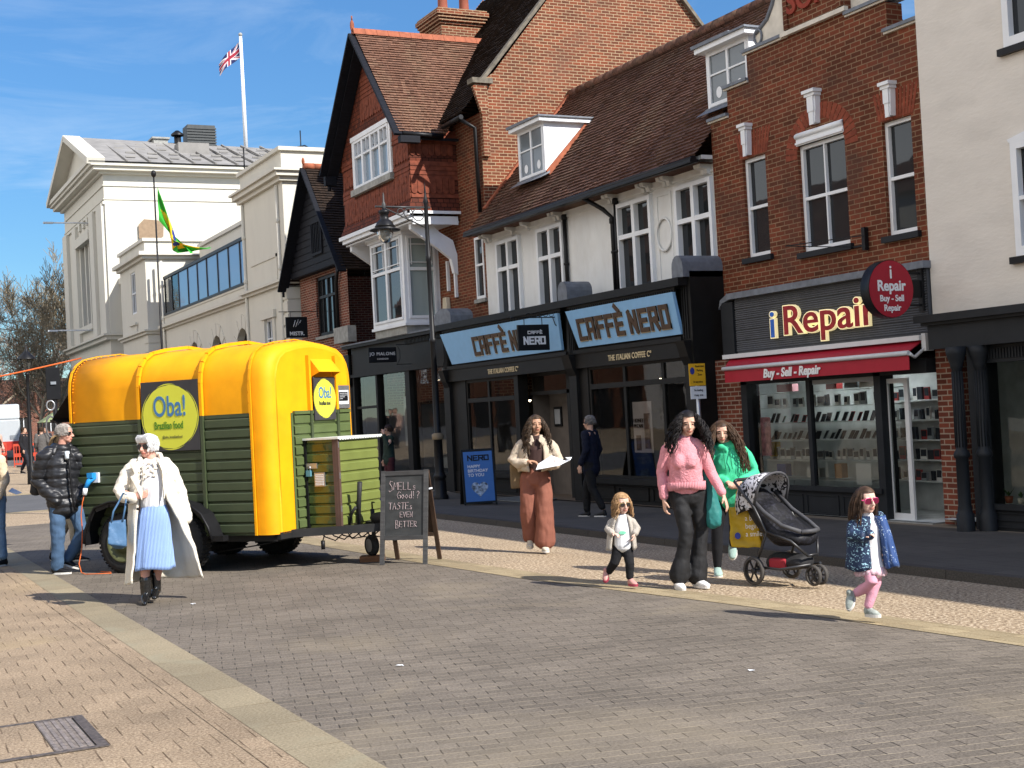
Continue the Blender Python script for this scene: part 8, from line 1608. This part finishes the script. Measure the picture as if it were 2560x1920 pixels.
def curly(hd, t, m_, n, L_, seed, am=.014, wv=4.5, face=52, r=.008, out=.35, spread=1.0, nm='hair', pull=None, top=.93, capg=1.09):
    mb = MB(); haircap(mb, hd, capg, .2); strands(mb, hd, n, L_, seed, am, wv, r, face, out, 1.0, top, spread=spread, npt=22, seg=4, pull=pull); return mb.build(nm, m_, t)
curly(hd, t, cloth('dark_curls', (.05, .032, .02), .5, bump=.3, bscale=50, var=.6, vscale=25), 420, .38, 6, .013, 5, 48, .005, .6, 1.3)
b = placed('brown canvas shoulder bag behind the curly-haired woman\'s arm', 7.69, 14.83, -.06, name='shoulder_bag', cat='bag'); blob('bag_body', lambda mb: mb.box(-.32, -.17, .05, .12, .78, 1.08), cloth('tan_canvas', (.16, .11, .06)), b, .012, 5); mb = MB(); mb.tube([(-.3, .08, 1.06), (-.2, .1, 1.3), (-.15, .04, 1.38), (-.19, .1, 1.06)], .01, 5); mb.build('strap', MATS['tan_canvas'], b)
b = placed('white paper tray of food and napkins held by the curly-haired woman', 7.69, 14.83, -.06, name='food_wrapper', cat='wrapper')
def pap(mb): mb.add([(.03, -.24, 1.08), (.3, -.3, 1.09), (.36, -.2, 1.1), (.1, -.16, 1.09), (.0, -.26, 1.01), (.28, -.33, 1.05), (.2, -.22, 1.17), (.42, -.26, 1.11), (.44, -.22, 1.14), (.36, -.28, 1.14)], [(0, 1, 2, 3), (0, 4, 5, 1), (0, 3, 6), (3, 2, 6), (1, 5, 2), (2, 5, 7), (7, 9, 8), (2, 7, 8), (6, 1, 0), (6, 2, 1)])
mb = MB(); pap(mb); o = mb.build('paper_wrap', m_white, b); s_ = o.modifiers.new('s', 'SOLIDIFY'); s_.thickness = .004
# ---------------------------------------------------------------- 7 woman in the pink jumper
t = placed('woman with black wavy hair in a pink knitted jumper and black flared jeans', 7.02, 10.57, -.045)
hd = Head((.062, 0, 1.52), .225, yaw=10, pitch=8)
J = dict(head=hd, neck=(.03, .02, 1.38), chest=(.02, .03, 1.2), pelvis=(.02, .03, .92), shL=(-.135, .02, 1.325), elL=(-.205, .05, 1.08), wrL=(-.195, -.02, .83), shR=(.165, .02, 1.31), elR=(.25, .04, 1.05), wrR=(.345, -.1, .85), hipL=(-.05, .03, .88), hipR=(.1, .03, .88), knL=(-.01, -.06, .52), knR=(.12, .06, .52), anL=(-.09, -.02, .1), anR=(.07, .08, .1), toeL=(-.06, -.15, .04), toeR=(.13, -.02, .04),
    handL=((.02, -.12, -1), (.9, .3, 0), (.2, -1, 0), 1, .5), handR=((.3, -.3, -.9), (-.8, .2, -.2), (-.2, -1, .1), 1, .3))
make_body(t, J, 'light')
m_pink = cloth('pink_knit', (.66, .27, .30), bump=1.0, bscale=75, var=.1, vscale=30)
def jum(mb):
    pill(mb, [(.025, .02, 1.36), (.02, .02, 1.29), (.018, .0, 1.17), (.015, .01, 1.05), (.015, .02, .94)], [.085, .145, .15, .155, .165], [.07, .105, .135, .125, .13])
    pill(mb, [(-.08, .02, 1.335), (-.14, .02, 1.29), (-.205, .05, 1.08), (-.195, -.01, .86)], [.055, .062, .054, .044]); pill(mb, [(.12, .02, 1.33), (.175, .02, 1.27), (.25, .04, 1.05), (.335, -.085, .875)], [.055, .06, .05, .042])
    pill(mb, [(.07, -.08, 1.19), (.065, -.09, 1.16)], .06); pill(mb, [(-.035, -.08, 1.19), (-.04, -.09, 1.16)], .06)
blob('jumper', jum, m_pink, t, .009, 4, wr=(0.0048, 16, 16))
drape('jumper_hem', [(.985, .015, .02, .176, .145, 0, 360), (.915, .015, .02, .178, .148, 0, 360)], ribmat('pink_rib', (.66, .27, .30), 22, 1), t, 72, .01, (.02, 12))
m_blkj = cloth('black_denim', (.018, .018, .019), .7, bump=.3, bscale=120, var=.3)
blob('flared_jeans', lambda mb: (pill(mb, [(.02, .03, .96), (.02, .03, .85)], [.15, .165], [.12, .125]), pill(mb, [(-.055, .02, .88), (-.035, -.03, .7), (-.01, -.06, .52), (-.055, -.045, .3), (-.095, -.03, .13)], [.095, .08, .066, .07, .098], [.1, .085, .07, .075, .11]), pill(mb, [(.105, .03, .88), (.115, .05, .7), (.125, .06, .52), (.095, .06, .3), (.07, .07, .12)], [.095, .08, .066, .073, .102], [.1, .085, .07, .078, .11])), m_blkj, t, .01, 3, wr=(0.0072, 13, 12))
m_wsh = mat('white_leather', (.75, .74, .72), .4, var=.04)
shoe('shoe', [(-.13, .02, .02), (-.09, -.1, .0), (-.06, -.19, .0)], t, m_wsh, m_sole, .046); shoe('shoe', [(.03, .1, .0), (.12, .0, .0), (.17, -.07, .0)], t, m_wsh, m_sole, .046)
curly(hd, t, h_bk, 560, .27, 9, .015, 2.4, 46, .0055, 1.1, 2.6)
b = placed('dark teal quilted jacket carried over the pink jumper woman\'s arm', 7.02, 10.57, -.045, name='carried_jacket', cat='jacket')
blob('jacket_cloth', lambda mb: pill(mb, [(.2, .1, 1.08), (.21, .12, .95), (.225, .1, .8), (.245, .08, .66), (.25, .06, .6)], [.045, .06, .08, .09, .075], [.05, .06, .07, .08, .07]), cloth('teal_quilt', (.025, .16, .15), .6, bump=.6, bscale=14), b, .01, 3, wr=(0.0108, 14, 10))
# ---------------------------------------------------------------- 8 woman in the green hoodie
t = placed('woman with long brown hair in a bright green hoodie pushing the pushchair', 7.94, 11.43, -.1)
hd = Head((.11, 0, 1.45), .225, yaw=2, pitch=9)
J = dict(head=hd, neck=(.15, .04, 1.31), chest=(.17, .04, 1.12), pelvis=(.16, .05, .88), shL=(-.0, .03, 1.25), elL=(-.01, .0, 1.0), wrL=(.14, -.2, .955), shR=(.34, .03, 1.23), elR=(.41, .0, 1.03), wrR=(.26, -.2, .955), hipL=(.08, .05, .84), hipR=(.24, .05, .84), knL=(.01, .0, .46), knR=(.19, .06, .46), anL=(-.005, .0, .1), anR=(.165, .2, .24), toeL=(.0, -.14, .04), toeR=(.15, .08, .17),
    handL=((.3, -.8, -.1), (0, -.2, -1), (1, .2, 0), 1, .9), handR=((-.2, -.8, -.1), (0, -.2, -1), (-1, .2, 0), 1, .9))
make_body(t, J, 'light')
m_ghood = cloth('green_jersey', (.06, .52, .27), bump=.3, bscale=120, var=.06)
def hdy(mb):
    pill(mb, [(.155, .04, 1.29), (.165, .04, 1.22), (.175, .03, 1.08), (.17, .03, .93), (.17, .04, .8)], [.11, .17, .185, .18, .175], [.08, .13, .15, .145, .15])
    pill(mb, [(.05, .03, 1.27), (-.005, .03, 1.22), (-.015, .0, 1.0), (.12, -.17, .955)], [.06, .068, .06, .048]); pill(mb, [(.29, .03, 1.26), (.345, .03, 1.2), (.415, .0, 1.02), (.27, -.17, .955)], [.06, .068, .062, .048]); pill(mb, [(.09, -.03, 1.3), (.15, -.06, 1.27), (.22, -.03, 1.3)], .035); pill(mb, [(.08, .08, 1.3), (.15, .14, 1.27), (.24, .08, 1.3)], .05)
blob('hoodie', hdy, m_ghood, t, .01, 4, wr=(0.0096, 11, 12))
mb = MB()
for x in (.12, .185): mb.tube([(x, -.085, 1.27), (x, -.13, 1.18), (x+.01, -.135, 1.08)], .004, 5)
mb.tube([(.06, -.13, .98), (.1, -.14, .9)], .004, 5); mb.tube([(.28, -.12, .98), (.25, -.13, .9)], .004, 5); mb.build('drawstrings', cloth('dark_green_cord', (.02, .2, .1)), t)
blob('leggings', lambda mb: (pill(mb, [(.17, .05, .86), (.17, .05, .8)], [.14, .15], [.12, .12]), pill(mb, [(.085, .05, .84), (.03, .02, .64), (.01, .0, .46), (.0, .0, .28), (-.005, .0, .11)], [.095, .08, .06, .058, .042]), pill(mb, [(.24, .05, .84), (.21, .06, .64), (.19, .06, .46), (.18, .13, .34), (.165, .2, .25)], [.095, .08, .06, .058, .042])), cloth('black_leggings', (.012, .012, .014)), t, .01, 3, wr=(0.0024, 14, 14))
m_mint = cloth('mint_trainer', (.3, .42, .38)); shoe('shoe', [(-.01, .04, .0), (.0, -.1, .0), (.0, -.17, .0)], t, m_mint, m_sole, .046); shoe('shoe', [(.17, .26, .28), (.155, .16, .2), (.15, .1, .14)], t, m_mint, m_sole, .046)
curly(hd, t, cloth('long_brown_hair', (.06, .033, .018), .5, bump=.4, bscale=40, var=.6, vscale=18), 520, .42, 12, .011, 2.4, 46, .005, .7, 1.8, pull=(.22, .1, 0))
mb = MB(); mb.tube([(.03, -.06, 1.29), (.0, -.1, 1.18), (.0, .0, 1.0)], .012, 5); mb.build('bag_strap', m_black, t)
# ---------------------------------------------------------------- 6 toddler
t = placed('toddler with fair curls, sunglasses and a grey fleece coat beside the pink jumper woman', 6.57, 10.86, 0)
hd = Head((-.05, 0, .765), .19, yaw=28, pitch=8, child=True)
J = dict(head=hd, neck=(-.055, .01, .65), chest=(-.06, .01, .54), pelvis=(-.065, .01, .36), shL=(-.14, .01, .61), elL=(-.195, .0, .53), wrL=(-.15, -.09, .5), shR=(.02, .01, .61), elR=(.075, .0, .52), wrR=(.05, -.06, .48), hipL=(-.11, .01, .34), hipR=(-.02, .01, .34), knL=(-.15, -.0, .22), knR=(-.01, -.02, .21), anL=(-.215, .09, .12), anR=(-.015, -.01, .07), toeL=(-.24, .03, .06), toeR=(.03, -.06, .02),
    handL=((.6, -.6, -.1), (0, 0, -1), (.3, -.8, .3), .6, .6), handR=((-.2, -.4, -.6), (-1, 0, 0), (0, -1, 0), .6, .6))
make_body(t, J, 'child', .56, .005)
m_gfl = cloth('grey_fleece', (.42, .38, .33), bump=1, bscale=90, var=.08)
blob('t_shirt', lambda mb: pill(mb, [(-.055, 0, .63), (-.06, 0, .54), (-.06, 0, .38)], [.055, .08, .085], [.045, .07, .075]), cloth('white_cotton', (.75, .75, .75)), t, .007, 3)
mb = MB(); mb.add([(-.06+.035*math.cos(a), -.078, .5+.016*math.sin(a)) for a in [i*.63 for i in range(10)]], [list(range(10))]); mb.build('print', cloth('mint_print', (.2, .6, .4)), t)
drape('fleece_coat', [(.655, -.055, .01, .05, .045, -40, 235), (.62, -.06, .01, .095, .07, -50, 232), (.5, -.07, .01, .12, .09, -45, 226), (.345, -.08, .015, .135, .1, -38, 222)], m_gfl, t, 40, .016, (.04, 6), wr=.05)
for pts in ([(-.12, .01, .61), (-.16, .01, .585), (-.195, .0, .53), (-.16, -.07, .505)], [(.0, .01, .61), (.035, .01, .585), (.075, .0, .52), (.055, -.045, .49)]): blob('coat_sleeve', lambda mb: pill(mb, pts, [.036, .04, .038, .034]), m_gfl, t, .007, 3, wr=(0.0030, 25, 25))
blob('trousers', lambda mb: (pill(mb, [(-.105, .01, .35), (-.15, -.0, .22), (-.205, .08, .135)], [.056, .046, .036]), pill(mb, [(-.025, .01, .35), (-.01, -.02, .21), (-.015, -.01, .085)], [.056, .044, .036])), cloth('black_cotton', (.014, .014, .016)), t, .007, 3, wr=(0.0024, 25, 30))
m_pkb = mat('pink_boot', (.5, .25, .22), .45, var=.1)
shoe('shoe', [(-.225, .14, .1), (-.24, .07, .06), (-.245, .03, .03)], t, m_pkb, mat('red_sole', (.3, .04, .07), .5), .03, .026); shoe('shoe', [(-.03, .01, .0), (.02, -.05, .0), (.05, -.085, .0)], t, m_pkb, MATS['red_sole'], .031, .026)
curly(hd, t, cloth('fair_curls', (.33, .2, .1), bump=.4, bscale=40, var=.5, vscale=30), 260, .13, 4, .008, 2.2, 52, .004, .5, .9)
glasses(t, hd, mat('gold_frame', (.35, .26, .1), .4), w=.062, h=.04)
# ---------------------------------------------------------------- 9 girl in pink sunglasses
t = placed('small girl in pink sunglasses, navy patterned raincoat and pink leggings at the right', 6.87, 7.97, 0)
hd = Head((.028, 0, .87), .195, yaw=38, pitch=3, child=True)
J = dict(head=hd, neck=(.02, .02, .76), chest=(.03, .02, .65), pelvis=(.03, .02, .42), shL=(-.055, -.01, .705), elL=(-.085, -.04, .62), wrL=(.0, -.1, .61), shR=(.1, .03, .705), elR=(.135, .06, .6), wrR=(.13, .03, .5), hipL=(-.01, .01, .39), hipR=(.07, .03, .39), knL=(.035, -.06, .26), knR=(.06, .03, .25), anL=(-.09, .04, .17), anR=(.0, .0, .07), toeL=(-.14, -.0, .1), toeR=(.06, -.04, .02),
    handL=((.6, -.4, .3), (0, .3, -1), (.2, -.8, .4), .62, .7), handR=((.1, -.1, -1), (-1, 0, 0), (0, -1, 0), .62, .5))
make_body(t, J, 'child', .6, .005, eyes=False)
def patmat(name, base, c2, scale=28, th=.66):
    m_ = mat(name, base, .6, 0, .1, 6, 0); nt = m_.node_tree; l = nt.links.new; b = bsdf(m_); tc_ = N(nt, 'ShaderNodeTexCoord'); n_ = N(nt, 'ShaderNodeTexNoise'); n_.inputs['Scale'].default_value = scale; n_.inputs['Detail'].default_value = 2; n_.inputs['Distortion'].default_value = 2; l(tc_.outputs['Object'], n_.inputs['Vector'])
    r_ = N(nt, 'ShaderNodeValToRGB'); r_.color_ramp.elements[0].position = th; r_.color_ramp.elements[0].color = (*base, 1); r_.color_ramp.elements[1].position = th+.02; r_.color_ramp.elements[1].color = (*c2, 1); l(n_.outputs['Fac'], r_.inputs[0]); l(r_.outputs[0], b.inputs['Base Color']); return m_
m_rain = patmat('navy_pattern', (.015, .03, .07), (.3, .5, .6), 30, .60); m_rlin = patmat('blue_quilt_lining', (.03, .07, .2), (.5, .6, .7), 34, .64)
blob('white_top', lambda mb: pill(mb, [(.03, .01, .74), (.035, .01, .66), (.035, .01, .45), (.04, .02, .35)], [.05, .078, .08, .095], [.045, .065, .07, .08]), cloth('white_tunic', (.75, .72, .72)), t, .007, 3, wr=(0.0024, 25, 12))
drape('tunic_frill', [(.37, .03, .02, .1, .085, 0, 360), (.315, .03, .02, .115, .1, 0, 360)], cloth('pale_pink_net', (.65, .45, .5)), t, 60, .004, (.08, 18))
drape('raincoat', [(.75, .02, .02, .055, .05, 60, 300), (.71, .01, .02, .1, .075, 80, 296), (.6, -.02, .02, .105, .095, 90, 300), (.355, -.03, .02, .115, .1, 90, 305)], m_rain, t, 40, .014, (.03, 6), wr=.05, seed=4)
blob('raincoat_sleeve', lambda mb: (pill(mb, [(-.04, -.01, .71), (-.075, -.02, .68), (-.09, -.05, .62), (-.0, -.11, .605), (.035, -.11, .62)], [.045, .052, .052, .046, .042])), m_rain, t, .007, 3, wr=(0.0036, 22, 22))
blob('raincoat_hood', lambda mb: (pill(mb, [(-.05, -.02, .745), (-.03, .07, .75), (.05, .09, .755), (.12, .06, .75)], .032),), m_rain, t, .007, 3)
drape('hanging_raincoat_side', [(.75, .12, .03, .035, .06, 0, 360), (.6, .15, .03, .045, .08, 0, 360), (.37, .185, .03, .055, .095, 0, 360)], m_rlin, t, 40, .012, (.08, 5), wr=.1, seed=5)
blob('leggings', lambda mb: (pill(mb, [(.0, .01, .4), (.035, -.06, .265), (-.03, -.0, .21), (-.08, .035, .175)], [.058, .045, .04, .034]), pill(mb, [(.07, .03, .4), (.06, .03, .25), (.02, .01, .14), (.0, .0, .085)], [.056, .043, .038, .033])), cloth('pink_leggings', (.62, .30, .38)), t, .007, 3, wr=(0.0018, 25, 25))
m_gtr = cloth('grey_trainer', (.3, .33, .3), var=.3, vscale=30)
shoe('shoe', [(-.1, .06, .155), (-.13, .0, .09), (-.145, -.03, .045)], t, m_gtr, m_sole, .032, .026); shoe('shoe', [(-.03, .02, .0), (.05, -.03, .0), (.085, -.055, .0)], t, m_gtr, m_sole, .033, .026)
mb = MB(); haircap(mb, hd, 1.08, .2); strands(mb, hd, 420, .19, 6, .003, 1, .004, 60, .1, 1.0, .93, spread=.3, npt=10, pull=(-.35, .1, 0)); mb.build('hair', cloth('girl_hair', (.055, .032, .02), .5, var=.5, vscale=25, bump=.3, bscale=40), t)
glasses(t, hd, mat('hot_pink', (.75, .08, .25), .35), mat('pink_lens', (.12, .01, .03), .1, var=0), .078, .05, th=.005)
# ---------------------------------------------------------------- pushchair
pc = thing('pushchair', 'black and grey spotted hooded pushchair in front of the repair shop', 'pushchair', (7.68, 10.42, -.07), rz=R(-78))
pc.scale = (.9, .95, 1.0)
m_pf = mat('pram_frame', (.02, .02, .022), .4, spec=.5); m_ph = patmat('spotted_hood', (.6, .59, .62), (.012, .012, .015), 13, .52); m_ps = patmat('dark_spotted_fabric', (.006, .006, .008), (.018, .018, .026), 18, .55)
# x = forwards, y = to the far side
mb = MB()
for y in (.0, .5):
    mb.tube([(-.02, y, .17), (.15, y, .5), (-.0, y, .72), (-.25, y, .96)], .014, 8); mb.tube([(-.0, y, .17), (.3, y, .16), (.55, .25+(y-.25)*.3, .2)], .012, 8); mb.tube([(.15, y, .5), (.42, y*.8+.05, .42), (.52, .25+(y-.25)*.3, .28)], .014, 8)
mb.tube([(-.25, 0, .96), (-.28, .06, .975), (-.28, .44, .975), (-.25, .5, .96)], .017, 8); mb.tube([(-.02, -.02, .14), (-.02, .52, .14)], .012, 8); mb.tube([(.52, .17, .28), (.52, .33, .28)], .012, 6)
mb.build('frame', m_pf, pc)
def pw(x, y, r, w):
    mb = MB(); mb.lathe((x, y-w/2, r), [(r*.78, 0), (r*.95, 0), (r, w*.3), (r, w*.7), (r*.95, w), (r*.78, w)], 26, ax=(0, 1, 0)); o = mb.build('wheel', mat('pram_tyre', (.06, .055, .05), .8), pc)
    mb = MB(); mb.cyl((x, y-w/2, r), (x, y+w/2, r), r*.18, 10)
    for k in range(6): a = k*math.pi/3; mb.bar((x, y, r), (x+r*.8*math.cos(a), y, r+r*.8*math.sin(a)), .012, .016, up=(0, 1, 0))
    mb.build('spokes', m_pf, o)
pw(-.02, -.03, .135, .045); pw(-.02, .53, .135, .045); pw(.56, .2, .095, .04); pw(.56, .3, .095, .04)
blob('seat_tub', lambda mb: (pill(mb, [(-.16, .25, .74), (.0, .25, .62), (.2, .25, .47), (.44, .25, .43)], [.2, .23, .24, .18], [.09, .15, .14, .07], side=(0, 1, 0)), pill(mb, [(-.2, .25, .82), (.05, .25, .6)], [.2, .21], [.07, .09], side=(0, 1, 0))), m_ps, pc, .012, 4, wr=(0.0048, 12, 12))
mb = MB()
for y in (.04, .46): mb.tube([(-.12, y, .84), (.1, y-.01, .68), (.32, y, .56), (.5, .25+(y-.25)*.6, .5)], .022, 6)
mb.tube([(.5, .12, .5), (.545, .25, .5), (.5, .38, .5)], .022, 6); mb.build('tub_rim', mat('grey_trim', (.06, .06, .065), .6), pc)
mb = MB(); n = 12; A = [R(196-15.5*i) for i in range(n)]   # canopy hoops
for i, a in enumerate(A[:9]):
    for j in range(11): th_ = math.pi*j/10; y = .25-.235*math.cos(th_); rr_ = .34*math.sin(th_)**.45 if j not in (0, 10) else 0.02; mb.v.append((-.02+rr_*math.cos(a)*1.05, y, .72+rr_*math.sin(a)*.95+.02*math.sin(3*a)*math.sin(th_)))
for i in range(8):
    for j in range(10): a = i*11+j; mb.f.append([a, a+1, a+12, a+11]); mb.m.append(0); mb.s.append(True)
hdo = mb.build('hood', m_ph, pc); s_ = hdo.modifiers.new('s', 'SOLIDIFY'); s_.thickness = .012
mb = MB(); a = A[8]; mb.tube([(-.02+(.35*math.sin(math.pi*j/10)**.45 if j not in (0, 10) else .02)*math.cos(a)*1.05, .25-.24*math.cos(math.pi*j/10), .72+(.35*math.sin(math.pi*j/10)**.45 if j not in (0, 10) else .02)*math.sin(a)*.95) for j in range(11)], .014, 6); mb.build('hood_trim', MATS['grey_trim'], hdo)
blob('storage_basket', lambda mb: (pill(mb, [(.08, .25, .2), (.4, .25, .21)], [.19, .14], [.09, .07], side=(0, 1, 0)),), mat('basket_mesh', (.02, .02, .022), .7), pc, .012, 4, wr=(0.0060, 12, 12))
mb = MB(); mb.obox((.2, .1, .2), (.18, .1, .1), Matrix.Rotation(.3, 3, 'Z')); mb.build('basket_item', mat('red_cloth', (.3, .02, .03), .7), pc, bevel=.02)
sb_ = thing('shopping_bag', 'full yellow carrier bag with white words hanging from the pushchair handle', 'bag', (7.86, 10.72, -.09), rz=-math.atan2(7.62, 10.44))
m_yb = mat('yellow_plastic', (.52, .33, .012), .45, var=.25, vscale=7, bump=.3, bscale=18)
blob('bag_body', lambda mb: mb.add([(-.2, -.12, .74), (.06, -.14, .76), (.08, .0, .74), (-.2, .02, .72), (-.21, -.16, .36), (.08, -.18, .34), (.11, .02, .36), (-.2, .02, .38)], [(0, 1, 2, 3), (7, 6, 5, 4), (0, 4, 5, 1), (1, 5, 6, 2), (2, 6, 7, 3), (3, 7, 4, 0)]), m_yb, sb_, .01, 5, wr=(0.0120, 9, 11))
mb = MB(); mb.tube([(-.14, -.06, .72), (-.12, .0, .86), (-.08, .0, .95), (-.03, .0, .86), (.0, -.06, .73)], .012, 5); mb.build('bag_handle', m_yb, sb_)
for i, s in enumerate(('a bag', 'begin', 'a smile')): text(s, lambda u, v, w: (u, -.19+w, v), -.06, .61-i*.075, .07, m_text_w, sb_, w=0, depth=.004, flip=False, sx=.8)
mb = MB(); mb.add([(-.135+.028*math.cos(a), -.2, .47+.032*math.sin(a)) for a in [i*math.pi/8 for i in range(16)]], [list(range(16))]); mb.build('bag_roundel', MATS['roundel_blue'], sb_)
